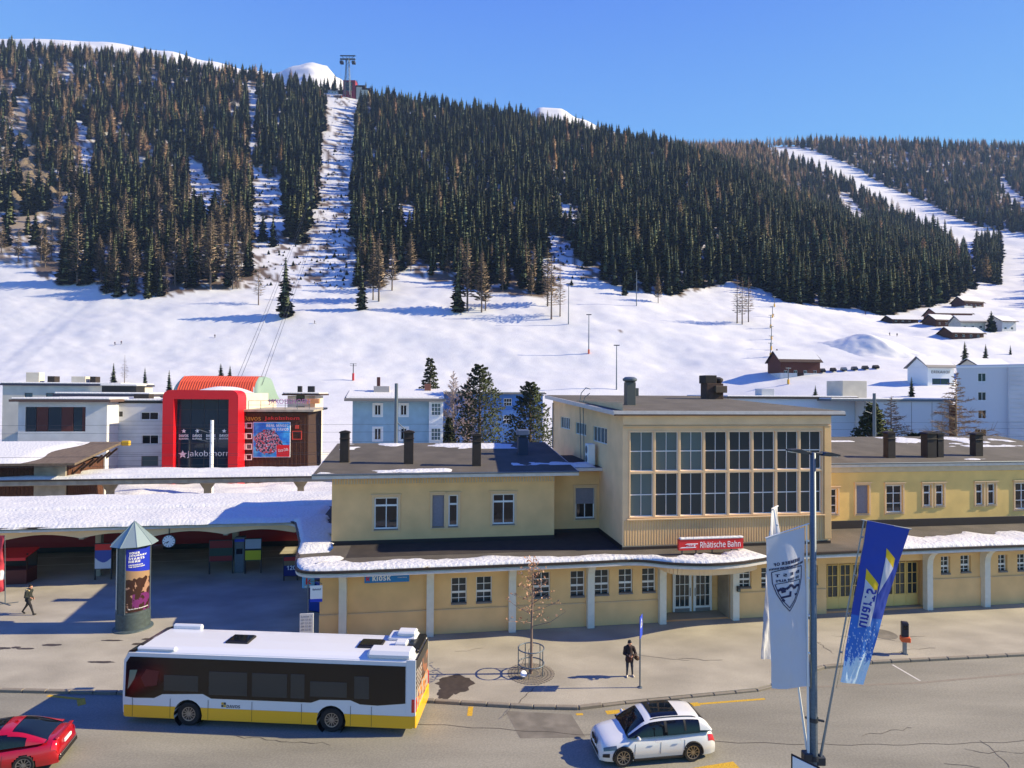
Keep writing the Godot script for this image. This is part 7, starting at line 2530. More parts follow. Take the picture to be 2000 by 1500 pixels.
func pitched_roof(o: Node3D, u0: float, u1: float, y0: float, y1: float, z0: float, z1: float, m: Material, snow: bool) -> void:  # ridge runs along u, eaves at z0 and z1
	var zm := (z0 + z1) * 0.5
	var xf := Transform3D(Basis(Vector3(0, 0, 1), Vector3.UP, Vector3(-1, 0, 0)), Vector3(u1, 0, 0))
	var s := Shape.new()
	s.prism(PackedVector2Array([Vector2(z0, y0), Vector2(z0, y0 + 0.2), Vector2(zm, y1 + 0.2), Vector2(z1, y0 + 0.2), Vector2(z1, y0), Vector2(zm, y1)]), xf, u1 - u0)
	part(o, "roof", s, m)
	if snow:
		var w := Shape.new()
		xf.origin.x -= 0.25
		w.prism(PackedVector2Array([Vector2(z0 - 0.3 * signf(z0 - zm), y0 + 0.24), Vector2(z0 - 0.5 * signf(z0 - zm), y0 + 0.5), Vector2(zm, y1 + 0.55), Vector2(z1 + 0.5 * signf(z0 - zm), y0 + 0.5), Vector2(z1 + 0.3 * signf(z0 - zm), y0 + 0.24), Vector2(zm, y1 + 0.22)]), xf, u1 - u0 - 0.5)
		part(o, "roof_snow", w, M.roof_snow)

func gable(o: Node3D, u: float, y0: float, y1: float, z0: float, z1: float, m: Material) -> void:
	var s := Shape.new()
	s.face([Vector3(u, y0, z0), Vector3(u, y0, z1), Vector3(u, y1, (z0 + z1) * 0.5)], Vector3(1, 0, 0))
	part(o, "gable", s, m)

func panes(o: Node3D, rects: Array, z: float, cols := 2, rows := [], glass: Material = M.glass, frame: Material = M.white_frame) -> void:
	for r: Rect2 in rects:
		window(o, r, z - 0.12, cols, rows, frame, glass, 0.07)

func R(u: float, y: float, w: float, h: float) -> Rect2:
	return Rect2(u - w * 0.5, y - h * 0.5, w, h)

func build_town() -> void:
	var at := ST.position
	var turn := ST.rotation.y
	# --- valley station with the red portal
	var o := thing("cable_station", "cable car valley station with a thick red portal round a glass front", "cable car station", at, turn)
	var portal := Shape.new()
	var po := PackedVector2Array(rounded([Vector2(-38.05, -0.2), Vector2(-38.05, 13.6), Vector2(-28.8, 13.6), Vector2(-28.8, -0.2)], 1.1))
	po.append_array(PackedVector2Array([Vector2(-30.0, -0.2), Vector2(-30.0, 12.4), Vector2(-36.7, 12.4), Vector2(-36.7, -0.2)]))
	portal.prism(po, Transform3D(Basis.IDENTITY, Vector3(0, 0, -53.5)), 3.7)
	part(o, "red_portal", portal, mk(s8(206, 16, 28), 0.45))
	box_part(o, "hall", Vector3(-37.9, -0.2, -66), Vector3(-28.95, 13.2, -53.4), M.beige_wall, 0.0)
	for i in 4:
		for j in 5:
			var y0: float = [-0.2, 4.6, 6.6, 8.55, 11.0][j]
			var y1: float = [4.6, 6.6, 8.55, 11.0, 12.4][j]
			same(o, "pane", unit_box(Vector3(1.62, y1 - y0 - 0.08, 0.03), 0.0), M.blue_glass, Transform3D(Basis.IDENTITY, Vector3(-36.7 + 1.675 * (i + 0.5), (y0 + y1) * 0.5, -51.0)))
	var mull := Shape.new()
	for i in 5:
		mull.box(Vector3(-36.7 + 1.675 * i, 6.1, -50.98), Vector3(0.07, 12.6, 0.1))
	for y: float in [4.6, 6.6, 8.55, 11.0]:
		mull.box(Vector3(-33.35, y, -50.979), Vector3(6.7, 0.08, 0.1))
	part(o, "mullion", mull, M.dark_steel)
	letters(o, "lettering", "jakobshorn", Transform3D(Basis.IDENTITY, Vector3(-32.75, 5.15, -50.9)), 5.3, 0.95, M.white, false, 0.04)
	var stars := Shape.new()
	for q: Array in [[-35.95, 5.15, 0.55], [-35.85, 8.2, 0.3], [-34.2, 8.2, 0.3], [-32.5, 8.2, 0.3], [-30.85, 8.2, 0.3]]:
		var pts := PackedVector2Array()
		for k in 10:
			var a := PI * 0.5 + TAU * k / 10.0
			pts.append(Vector2(q[0], q[1]) + Vector2(cos(a), sin(a)) * q[2] * (1.0 if k % 2 == 0 else 0.45))
		stars.prism(pts, Transform3D(Basis.IDENTITY, Vector3(0, 0, -50.93)), 0.04)
	part(o, "star_emblem", stars, M.white)
	for i in 4:
		letters(o, "lettering", "DAVOS", Transform3D(Basis.IDENTITY, Vector3(-35.85 + 1.67 * i, 7.6, -50.9)), 1.15, 0.34, M.white, true, 0.03)
		letters(o, "lettering", "KLOSTERS", Transform3D(Basis.IDENTITY, Vector3(-35.85 + 1.67 * i, 7.2, -50.9)), 1.15, 0.2, M.white, true, 0.03)
	var cap := Shape.new()
	cap.sheet(func(a: float, b: float) -> Vector3: return Vector3(lerpf(-37.0, -30.0, a), 13.25 + 0.9 * sin(a * PI) * sin(minf(b * 2.0, 1.0) * PI * 0.5), lerpf(-53.6, -62.0, b)), 14, 6, Vector3.UP)
	part(o, "roof_snow", cap, M.roof_snow)
	# --- orange barrel roof behind it
	o = thing("orange_roof_hall", "machine hall with a bright orange ribbed roof and grey green rounded ends", "hall", at, turn)
	block(o, -44.6, -31.8, 12.2, -70.0, 14.0, M.beige_wall)
	var prof := [Vector2(-69.6, 12.0), Vector2(-70.5, 13.6), Vector2(-71.8, 15.0), Vector2(-73.6, 15.9), Vector2(-77.0, 16.1), Vector2(-80.4, 15.9), Vector2(-84.4, 12.0)]
	var pv := PackedVector2Array(prof)
	var bx := Basis(Vector3(0, 0, 1), Vector3.UP, Vector3(-1, 0, 0))
	var orf := Shape.new()
	orf.prism(pv, Transform3D(bx, Vector3(-32.3, 0, 0)), 11.8)
	part(o, "roof", orf, M.orange_roof)
	var rib := Shape.new()
	for i in 30:
		for k in 3:
			var u := -44.0 + i * 0.39
			rib.bar(Vector3(u, prof[k].y + 0.03, prof[k].x + 0.03), Vector3(u, prof[k + 1].y + 0.03, prof[k + 1].x + 0.03), 0.12, 0.1)
	part(o, "roof_rib", rib, M.orange_roof).set_meta("kind", "stuff")
	for e: Array in [[-32.3, -31.2], [-44.1, -45.2]]:
		var rd := Shape.new()
		rd.sheet(func(a: float, b: float) -> Vector3:
			var g := a * PI * 0.5
			var p := pv[0].lerp(pv[1], clampf(b * 6.0, 0, 1)) if b < 0.17 else (pv[1].lerp(pv[2], (b - 0.17) * 6.0) if b < 0.334 else (pv[2].lerp(pv[3], (b - 0.334) * 6.0) if b < 0.5 else (pv[3].lerp(pv[4], (b - 0.5) * 6.0) if b < 0.667 else (pv[4].lerp(pv[5], (b - 0.667) * 6.0) if b < 0.834 else pv[5].lerp(pv[6], (b - 0.834) * 6.0)))))
			return Vector3(lerpf(e[0], e[1], sin(g)), lerpf(12.0, p.y, cos(g)), p.x), 8, 24)
		part(o, "rounded_end", rd, M.verdigris)
	for x: float in [-44.2, -32.0]:
		box_part(o, "roof_mast", Vector3(x, 12.0, -69.0), Vector3(x + 0.12, 14.2, -68.88), M.white)
	# --- wooden wing with the big poster
	o = thing("wooden_annex", "dark brown wooden annex with a flat roof deck and painted name", "building", at, turn)
	block(o, -28.7, -20.5, 10.6, -53.0, 11.0, M.dark_wood)
	var planks := Shape.new()
	for i in 44:
		planks.span(Vector3(-28.65 + i * 0.185, -0.1, -53.0), Vector3(-28.5 + i * 0.185, 10.5, -52.96 + 0.015 * (i % 3)), 0.008)
	part(o, "plank", planks, M.wood).set_meta("kind", "stuff")
	flat_roof(o, -28.7, -20.4, 10.7, -53.0, 11.0, M.concrete, 0.0, 0.7)
	for k in 4:
		var y := 8.8 - k * 1.43
		for i in 2:
			window(o, R(-29.1 + 0.0 + i * 0.86, y, 0.8, 0.8), -52.9, 1, [], M.white_frame, M.glass if k != 2 else M.pale_glass, 0.09)
	letters(o, "lettering", "Davos", Transform3D(Basis.IDENTITY, Vector3(-27.9, 9.8, -52.9)), 2.3, 0.62, mk(s8(200, 160, 50), 0.5), false, 0.05)
	letters(o, "lettering", "Jakobshorn", Transform3D(Basis.IDENTITY, Vector3(-24.0, 9.75, -52.9)), 4.6, 0.62, mk(s8(216, 50, 34), 0.5), true, 0.05)
	letters(o, "roof_lettering", "JAKOBSHORN", Transform3D(Basis.IDENTITY, Vector3(-23.4, 12.0, -54.5)), 5.6, 0.85, mk(s8(190, 120, 170), 0.5), false, 0.08)
	var rl := Shape.new()
	for i in 6:
		rl.cyl(Vector3(-28.4 + i * 1.6, 11.0, -53.0), Vector3(-28.4 + i * 1.6, 12.2, -53.0), 0.04, 0.04, 6)
	rl.cyl(Vector3(-28.4, 12.2, -53.0), Vector3(-20.4, 12.2, -53.0), 0.03, 0.03, 6)
	rl.cyl(Vector3(-28.4, 11.6, -53.0), Vector3(-20.4, 11.6, -53.0), 0.02, 0.02, 6)
	part(o, "roof_railing", rl, M.galv)
	var gb := Shape.new()
	for q: Array in [[-22.0, 6.9, 1.3, 0.12], [-22.0, 8.0, 1.3, 0.12], [-22.6, 7.45, 0.12, 1.0], [-21.4, 7.45, 0.12, 1.0], [-22.0, 8.6, 0.5, 0.5]]:
		gb.box(Vector3(q[0], q[1], -52.9), Vector3(q[2], q[3], 0.08), 0.01)
	part(o, "red_lattice", gb, mk(s8(190, 60, 40), 0.6))
	var bb := thing("billboard", "large blue winter drink billboard with a red corner on the wooden annex", "billboard", ST.transform * Vector3(-25.3, 6.87, -52.85), turn)
	box_part(bb, "frame", Vector3(-2.45, -2.42, -0.1), Vector3(2.45, 2.42, 0.0), M.white, 0.02)
	var ad := picture(128, 128, func(x: float, y: float) -> Color:
		if x > 0.64 and y > 0.66:
			return Color(0.85, 0.06, 0.1)
		var n := noise.get_noise_2d(x * 4.0, y * 4.0)
		var c := Vector2(x - 0.4, y - 0.55)
		if c.length() < 0.36 + 0.1 * n and y > 0.2:
			var k := noise.get_noise_2d(x * 11.0, y * 11.0)
			return Color(0.7, 0.2, 0.26) if k > 0.15 else (Color(0.75, 0.76, 0.84) if k > -0.05 else Color(0.13, 0.12, 0.24))
		return Color(0.1, 0.42, 0.8).lerp(Color(0.3, 0.72, 0.92), clampf(0.5 + n, 0, 1)))
	var face := Shape.new()
	face.quad_uv(Vector3(-2.38, 2.35, 0.012), Vector3(2.38, 2.35, 0.012), Vector3(2.38, -2.35, 0.012), Vector3(-2.38, -2.35, 0.012), Vector3.BACK)
	part(bb, "poster", face, printed(ad))
	letters(bb, "lettering", "REAL MAGIC", Transform3D(Basis.IDENTITY, Vector3(0.75, 1.95, 0.02)), 2.9, 0.38, M.white, true, 0.02)
	letters(bb, "lettering", "IN DAVOS", Transform3D(Basis.IDENTITY, Vector3(1.1, 1.42, 0.02)), 2.2, 0.38, M.white, true, 0.02)
	letters(bb, "lettering", "Coca-Cola", Transform3D(Basis.IDENTITY.rotated(Vector3.BACK, 0.14), Vector3(1.52, -1.4, 0.02)), 1.3, 0.42, M.white, false, 0.02)
	# --- white block left of the portal
	var hb := [R(-42.0 + 1.1, 10.1, 2.2, 1.05), R(-40.8, 6.95, 2.1, 1.25), R(-40.8, 4.1, 2.1, 1.4), R(-44.55, 10.35, 0.8, 0.85)]
	o = thing("white_office_block", "plain white office block with three windows left of the red portal", "building", at, turn)
	block(o, -45.9, -38.2, 11.8, -53.0, 12.0, M.pale_wall, hb)
	panes(o, [hb[0], hb[1]], -53.0, 2)
	panes(o, [hb[3]], -53.0, 1)
	window(o, hb[2], -53.1, 1, [], M.grey_sill, M.pale_glass, 0.08)
	flat_roof(o, -45.9, -38.2, 11.8, -53.0, 12.0, M.black, 0.35, 0.1)
	box_part(o, "roof_box", Vector3(-43.5, 12.1, -56), Vector3(-41.6, 13.0, -54.4), M.chimney, 0.03)
	var lines := Shape.new()
	for k in 9:
		lines.span(Vector3(-45.88, 1.0 + k * 1.05, -53.0), Vector3(-38.25, 1.03 + k * 1.05, -52.985))
	part(o, "wall_joint", lines, M.grey_sill)
	# --- grey office with brown and glass panels
	o = thing("grey_office_building", "grey office building with tall brown panels between large windows", "building", at, turn)
	var gh := [Rect2(-54.1, 8.25, 6.9, 3.1), Rect2(-54.1, 2.6, 6.9, 4.2)]
	block(o, -54.9, -44.7, 12.0, -50.0, 14.0, M.pale_wall, gh)
	for q: Array in [[-54.05, 1.15, 0], [-52.85, 1.3, 1], [-51.5, 1.5, 0], [-50.0, 1.35, 1], [-48.6, 1.05, 0], [-47.6, 0.35, 1]]:
		var x: float = q[0] + (q[1] as float) * 0.5
		same(o, "glass_panel" if q[2] == 0 else "brown_panel", unit_box(Vector3(q[1], 3.1, 0.06), 0.01), M.blue_glass if q[2] == 0 else mk(s8(88, 44, 38), 0.7), Transform3D(Basis.IDENTITY, Vector3(x, 9.8, -50.08)))
	for i in 5:
		same(o, "brown_panel" if i % 3 == 0 else "glass_panel", unit_box(Vector3(1.34, 4.2, 0.06), 0.01), mk(s8(88, 44, 38), 0.7) if i % 3 == 0 else M.glass, Transform3D(Basis.IDENTITY, Vector3(-53.4 + i * 1.38, 4.7, -50.1)))
	flat_roof(o, -54.9, -44.7, 12.0, -50.0, 14.0, mk(s8(92, 72, 64), 0.7), 0.3, 0.7)
	# --- blocks further back
	o = thing("beige_apartment_block", "pale beige apartment block with flat snowy roof and chimney stacks", "building", at, turn)
	var fh := []
	for i in 2:
		for j in 3:
			fh.append(R(-68.3 + i * 3.6, 12.4 - j * 2.6, 1.2 + 0.9 * i, 1.2))
	block(o, -72.1, -54.5, 14.2, -75.0, 12.0, M.beige_wall, fh)
	panes(o, fh, -75.0, 2, [], M.pale_glass, M.grey_sill)
	flat_roof(o, -72.1, -54.5, 14.2, -75.0, 12.0, mk(s8(54, 54, 70), 0.7), 0.3, 0.3)
	for q: Array in [[-69.2, 1.6, 2.0], [-66.4, 1.0, 1.1], [-62.2, 1.0, 2.2], [-60.0, 1.0, 0.9]]:
		box_part(o, "chimney", Vector3(q[0] - q[2] * 0.5, 14.4, -79), Vector3(q[0] + q[2] * 0.5, 14.8 + q[1], -77.5), M.beige_wall if q[2] > 1.5 else M.chimney, 0.03)
	o = thing("low_white_house", "low white house with a dark roof edge behind the grey office", "house", at, turn)
	var gw := [R(-57.3, 11.4, 1.6, 0.9), R(-54.6, 11.5, 0.6, 0.7), R(-52.6, 11.5, 0.8, 0.9), R(-50.4, 11.5, 1.4, 0.9)]
	block(o, -58.6, -46.6, 12.6, -66.0, 10.0, M.pale_wall, gw)
	panes(o, gw, -66.0, 2, [], M.glass, M.grey_sill)
	flat_roof(o, -58.6, -46.6, 12.6, -66.0, 10.0, mk(s8(62, 60, 76), 0.7), 0.35, 0.8)
	box_part(o, "roof_room", Vector3(-54.5, 13.0, -72), Vector3(-49.5, 14.2, -69), M.black, 0.02)
	box_part(o, "roof_room_snow", Vector3(-54.7, 14.2, -72.2), Vector3(-49.3, 14.5, -68.8), M.roof_snow, 0.1)
	o = thing("balcony_house", "orange timbered apartment house with stacked balconies beside the orange roof", "house", at, turn)
	block(o, -31.5, -26.2, 12.6, -92.0, 10.0, M.beige_wall)
	for j in 4:
		var y := 4.2 + j * 2.3
		box_part(o, "balcony", Vector3(-27.6, y, -92.0), Vector3(-25.2, y + 0.95, -90.6), mk(s8(206, 140, 96), 0.8), 0.03)
		box_part(o, "balcony_window", Vector3(-29.8, y + 0.4, -92.0), Vector3(-28.2, y + 1.7, -91.94), M.glass)
	flat_roof(o, -31.5, -26.0, 12.7, -92.0, 10.0, M.dark_wood, 0.4, 0.9)
	for q: Array in [[-30.2, 0.8], [-28.2, 1.3]]:
		box_part(o, "chimney", Vector3(q[0], 13.3, -96), Vector3(q[0] + q[1], 14.6, -95), M.black, 0.03)
	# --- goods shed with the half bare roof
	o = thing("goods_shed", "long wooden goods shed whose snowy roof shows bare brown sheeting", "shed", at, turn)
	block(o, -66.0, -39.6, 6.2, -31.5, 7.5, M.dark_wood)
	var gp := Shape.new()
	for i in 66:
		gp.span(Vector3(-64.0 + i * 0.33, 0.0, -31.5), Vector3(-63.7 + i * 0.33, 6.1, -31.46), 0.01)
	part(o, "plank", gp, M.wood).set_meta("kind", "stuff")
	box_part(o, "end_wall", Vector3(-42.4, 0, -31.6), Vector3(-39.58, 6.1, -31.42), M.concrete, 0.02)
	var ew := Shape.new()
	for i in 20:
		ew.span(Vector3(-39.6, 0.0, -38.6 + i * 0.34), Vector3(-39.54, 6.2, -38.29 + i * 0.34), 0.01)
	part(o, "plank", ew, M.wood).set_meta("kind", "stuff")
	box_part(o, "door_post", Vector3(-39.6, 0, -39.2), Vector3(-39.4, 6.3, -38.5), M.pale_wall, 0.02)
	var gr := Shape.new()
	gr.prism(PackedVector2Array([Vector2(-30.3, 6.2), Vector2(-30.3, 6.42), Vector2(-39.6, 7.75), Vector2(-39.6, 7.5)]), Transform3D(Basis(Vector3(0, 0, 1), Vector3.UP, Vector3(-1, 0, 0)), Vector3(-38.2, 0, 0)), 28.5)
	part(o, "roof", gr, mk(s8(116, 100, 82), 0.8, {"tex": M.gravel.albedo_texture, "scale": 0.5}))
	var gs := Shape.new()
	gs.sheet(func(a: float, b: float) -> Vector3: return Vector3(lerpf(-66.5, lerpf(-43.0, -41.6, b) + 0.5 * sin(b * 9.0), a), lerpf(6.44, 7.76, b) + 0.26 * smoothstep(0.0, 0.06, minf(a, 1.0 - a)) * smoothstep(0.0, 0.08, minf(b, 1.0 - b)), lerpf(-30.4, -39.5, b)), 40, 16, Vector3.UP)
	part(o, "roof_snow", gs, M.roof_snow)
	for k in 5:
		var br := Shape.new()
		br.bar(Vector3(-39.6, 5.0 + k * 0.22, -32.4 - k * 1.6), Vector3(-38.3, 6.2 + k * 0.22, -32.4 - k * 1.6), 0.18, 0.18)
		part(o, "roof_brace", br, M.dark_wood)
	box_part(o, "yellow_buffer", Vector3(-38.2, 7.3, -39.9), Vector3(-37.4, 7.85, -39.4), M.yellow_line, 0.05)
	# --- blue houses
	o = thing("light_blue_house", "light blue house with white framed windows and a grey pipe mast in front", "house", at, turn)
	var jw := [R(-11.63, 10.75, 1.1, 1.75), R(-7.75, 10.75, 1.1, 1.75), R(-11.6, 7.1, 1.15, 1.9), R(-7.7, 7.1, 1.1, 1.9)]
	block(o, -15.35, -3.9, 12.4, -60.0, 9.0, M.sky_wall, jw)
	for r: Rect2 in jw:
		window(o, r, -60.1, 2, [], M.white_frame, M.glass, 0.14)
		var fs := Shape.new()
		for sg: float in [-1.0, 1.0]:
			fs.box(Vector3(r.get_center().x + sg * (r.size.x * 0.5 + 0.12), r.get_center().y, -59.97), Vector3(0.24, r.size.y + 0.4, 0.06), 0.01)
			fs.box(Vector3(r.get_center().x, r.get_center().y + sg * (r.size.y * 0.5 + 0.1), -59.972), Vector3(r.size.x, 0.2, 0.06), 0.01)
		part(o, "surround", fs, M.white)
	box_part(o, "white_bay", Vector3(-3.9, 4.0, -60.0), Vector3(-1.8, 12.35, -58.9), M.white, 0.03)
	for y: float in [7.1, 10.9]:
		window(o, R(-2.85, y, 1.5, 1.9), -58.86, 3, [0.33, 0.66], M.white_frame, M.pale_glass, 0.09)
	pitched_roof(o, -16.4, -1.4, 12.3, 13.5, -58.4, -70.4, M.grey_sill, true)
	box_part(o, "roof_eave", Vector3(-16.4, 12.1, -58.5), Vector3(-1.4, 12.35, -58.36), M.grey_sill, 0.02)
	box_part(o, "chimney", Vector3(-12.4, 13.0, -63), Vector3(-10.0, 14.4, -61.8), mk(s8(170, 164, 160), 0.8), 0.03)
	box_part(o, "chimney", Vector3(-11.95, 14.4, -62.6), Vector3(-11.45, 15.8, -62.1), mk(s8(80, 44, 40), 0.8), 0.03)
	box_part(o, "chimney", Vector3(-4.6, 13.0, -64), Vector3(-3.6, 14.8, -63), mk(s8(130, 84, 70), 0.85), 0.03)
	var pm := thing("pipe_mast", "slim blue grey railway mast rising before the light blue house", "mast", ST.transform * Vector3(-7.95, 0, -37.3), turn)
	var ps := Shape.new()
	ps.cyl(Vector3.ZERO, Vector3(0, 14.5, 0), 0.24, 0.19, 12)
	part(pm, "pole", ps, M.galv)
	var pa := Shape.new()
	pa.tube([Vector3(0, 9.2, 0), Vector3(1.6, 8.6, 0), Vector3(1.6, 7.4, 0), Vector3(0, 7.1, 0)], 0.04)
	pa.tube([Vector3(0, 10.1, 0), Vector3(0.9, 9.3, 0), Vector3(0.9, 5.0, 0)], 0.07)
	part(pm, "bracket", pa, M.galv)
	o = thing("deep_blue_house", "deep blue house half hidden behind the three dark pines", "house", at, turn)
	var kw := [R(11.9, 11.6, 1.6, 1.5), R(11.9, 8.2, 1.6, 1.6), R(5.0, 11.6, 1.6, 1.5), R(15.8, 11.6, 1.6, 1.5)]
	block(o, -0.6, 19.0, 13.2, -85.0, 10.0, M.deep_blue_wall, kw)
	panes(o, kw, -85.0, 3, [0.5])
	flat_roof(o, -0.6, 19.0, 13.2, -85.0, 10.0, M.grey_sill, 0.3, 0.6)
	# --- right-hand side
	o = thing("long_grey_hall", "long low pale grey hall with a flat roof behind the station", "building", at, turn)
	block(o, 42.6, 64.6, 12.8, -55.0, 14.0, mk(s8(198, 206, 216), 0.85))
	flat_roof(o, 42.6, 64.6, 12.8, -55.0, 14.0, M.gutter, 0.25, 0.4)
	box_part(o, "roof_box", Vector3(48.9, 13.2, -58), Vector3(51.1, 14.4, -56), M.pale_wall, 0.03)
	box_part(o, "pale_bay", Vector3(48.5, 3.0, -55.0), Vector3(51.4, 11.2, -54.6), mk(s8(206, 222, 232), 0.7), 0.02)
	box_part(o, "blue_window", Vector3(49.2, 6.2, -54.6), Vector3(50.8, 8.2, -54.56), mk(s8(24, 60, 130), 0.2), 0.0)
	o = thing("industrial_building", "flat pale industrial building with a cubic roof house and brown corner", "building", at, turn)
	block(o, 64.7, 79.6, 12.5, -52.0, 16.0, mk(s8(206, 206, 206), 0.85))
	flat_roof(o, 58.2, 79.8, 12.5, -52.0, 16.0, M.galv, 0.25, 0.3)
	box_part(o, "roof_house", Vector3(63.2, 12.9, -60), Vector3(67.6, 15.8, -56), M.beige_wall, 0.03)
	box_part(o, "brown_corner", Vector3(79.0, 4.0, -51.98), Vector3(81.2, 12.0, -51.7), mk(s8(130, 74, 50), 0.8), 0.02)
	var ij := Shape.new()
	for k in 4:
		ij.span(Vector3(64.8 + k * 3.7, 0, -52.0), Vector3(64.86 + k * 3.7, 12.4, -51.97))
	part(o, "wall_joint", ij, M.grey_sill)
	o = thing("white_apartment_block", "tall white apartment block with three small windows in its blank wall", "building", Vector3(70.0, -0.2, -95.0), deg_to_rad(-36.5))
	var mw := [R(3.1, 16.5, 1.05, 1.35), R(3.1, 13.6, 1.05, 1.35), R(3.1, 10.8, 1.05, 1.35), R(2.9, 7.8, 1.5, 1.5)]
	block(o, 0.0, 6.2, 18.0, 0.0, 14.0, mk(s8(206, 208, 210), 0.85), mw)
	panes(o, mw, 0.0, 2)
	flat_roof(o, 0.0, 30.0, 18.0, 0.0, 14.0, M.white, 0.2, 0.1)
	block(o, 6.2, 30.0, 18.0, 0.7, 14.0, M.pale_wall, [], 0.0, "bay_wall")
	var mj := Shape.new()
	for k in 26:
		mj.span(Vector3(6.3, 0.4 + k * 0.68, 0.7), Vector3(30.0, 0.9 + k * 0.68, 0.75), 0.02)
	part(o, "ribbed_cladding", mj, M.pale_wall).set_meta("kind", "stuff")
	# --- on the slope at the right
	slope_house("white_hotel", "white house with a snowy roof and dark lettering above the pines", 152.7, 215.0, 10.6, 9.0, 7.4, 11.0, M.white, M.grey_sill, 0.15, "ERIKAHOF")
	slope_house("snowy_house", "low house with wide snowy roof just above the white apartment block", 184.0, 230.0, 15.0, 9.0, 5.4, 8.2, M.beige_wall, M.dark_wood, 0.2)
	slope_house("red_barn", "dark red farm barn with a snowy roof alone on the ski slope", 117.5, 246.0, 17.0, 10.0, 6.5, 10.8, mk(s8(110, 56, 40), 0.85, {"tex": M.wood.albedo_texture, "scale": 0.5}), M.dark_wood, 0.1)
	slope_house("dark_chalet", "dark low chalet at the foot of the rocky knoll", 225.5, 346.0, 16.0, 9.0, 3.0, 5.5, M.dark_wood, M.dark_wood, 0.1)
	slope_house("long_barn", "long reddish barn below the wooded knoll with a thin snow roof", 258.0, 352.0, 22.0, 10.0, 6.0, 9.5, mk(s8(116, 70, 58), 0.85), M.dark_wood, 0.05)
	slope_house("upper_barn", "highest dark barn of the hamlet at the edge of the striped snow", 314.0, 410.0, 18.0, 9.0, 4.5, 8.5, mk(s8(92, 58, 48), 0.85), M.dark_wood, 0.3)
	slope_house("hamlet_house", "white hamlet house with a small wooden gable beside the long barn", 240.0, 333.0, 14.0, 9.0, 4.0, 7.5, M.wood, M.dark_wood, 0.2)
	slope_house("hamlet_house", "broad white hamlet house with two snowy roof slopes left of the round pine", 243.0, 318.0, 13.0, 9.0, 5.0, 8.5, M.beige_wall, M.grey_sill, 0.0)
	slope_house("hamlet_house", "lowest hamlet house with a long snowy roof and a brown front", 229.0, 303.0, 18.0, 9.0, 3.6, 6.8, M.wood, M.dark_wood, 0.15)
	slope_house("hamlet_house", "pale hamlet house right of the round pine", 262.0, 318.0, 9.0, 9.0, 6.0, 9.0, M.pale_wall, M.dark_wood, 0.2)
	build_lifts()

func slope_house(called: String, label: String, x: float, d: float, w: float, deep: float, tall: float, ridge: float, wall: Material, roof: Material, turn: float, name := "") -> void:
	var g := height(x, d) - 0.8
	var o := thing(called, label, "barn" if "barn" in called else "house", Vector3(x, g, -d), turn)
	var holes := []
	var floors := maxi(1, int((tall - 1.0) / 3.0))
	for j in floors:
		for i in int(w / 4.2):
			holes.append(R(-w * 0.5 + 2.2 + i * 4.2, 2.4 + j * 3.0, 1.5, 1.3))
	if name != "":
		holes = [R(0.0, 2.2, 7.0, 2.2)]
	block(o, -w * 0.5, w * 0.5, tall, 0.0, deep, wall, holes)
	panes(o, holes, 0.0, 2, [], M.glass, M.white_frame if name == "" else M.blue)
	pitched_roof(o, -w * 0.5 - 0.8, w * 0.5 + 0.8, tall - 0.3, ridge, 1.0, -deep - 1.0, roof, true)
	gable(o, -w * 0.5, tall - 0.1, ridge - 0.2, 0.0, -deep, wall)
	gable(o, w * 0.5, tall - 0.1, ridge - 0.2, 0.0, -deep, wall)
	if "barn" in called:
		box_part(o, "stone_base", Vector3(-w * 0.5 - 0.05, -0.4, -deep), Vector3(w * 0.5 + 0.05, 1.9, 0.06), M.pale_wall, 0.02)
		box_part(o, "barn_door", Vector3(-1.4, 0.2, 0.05), Vector3(1.4, 1.95, 0.14), M.dark_wood, 0.02)
	if name != "":
		letters(o, "lettering", name, Transform3D(Basis.IDENTITY, Vector3(0, 5.6, 0.02)), 7.6, 1.0, M.grey_sill, true, 0.1)

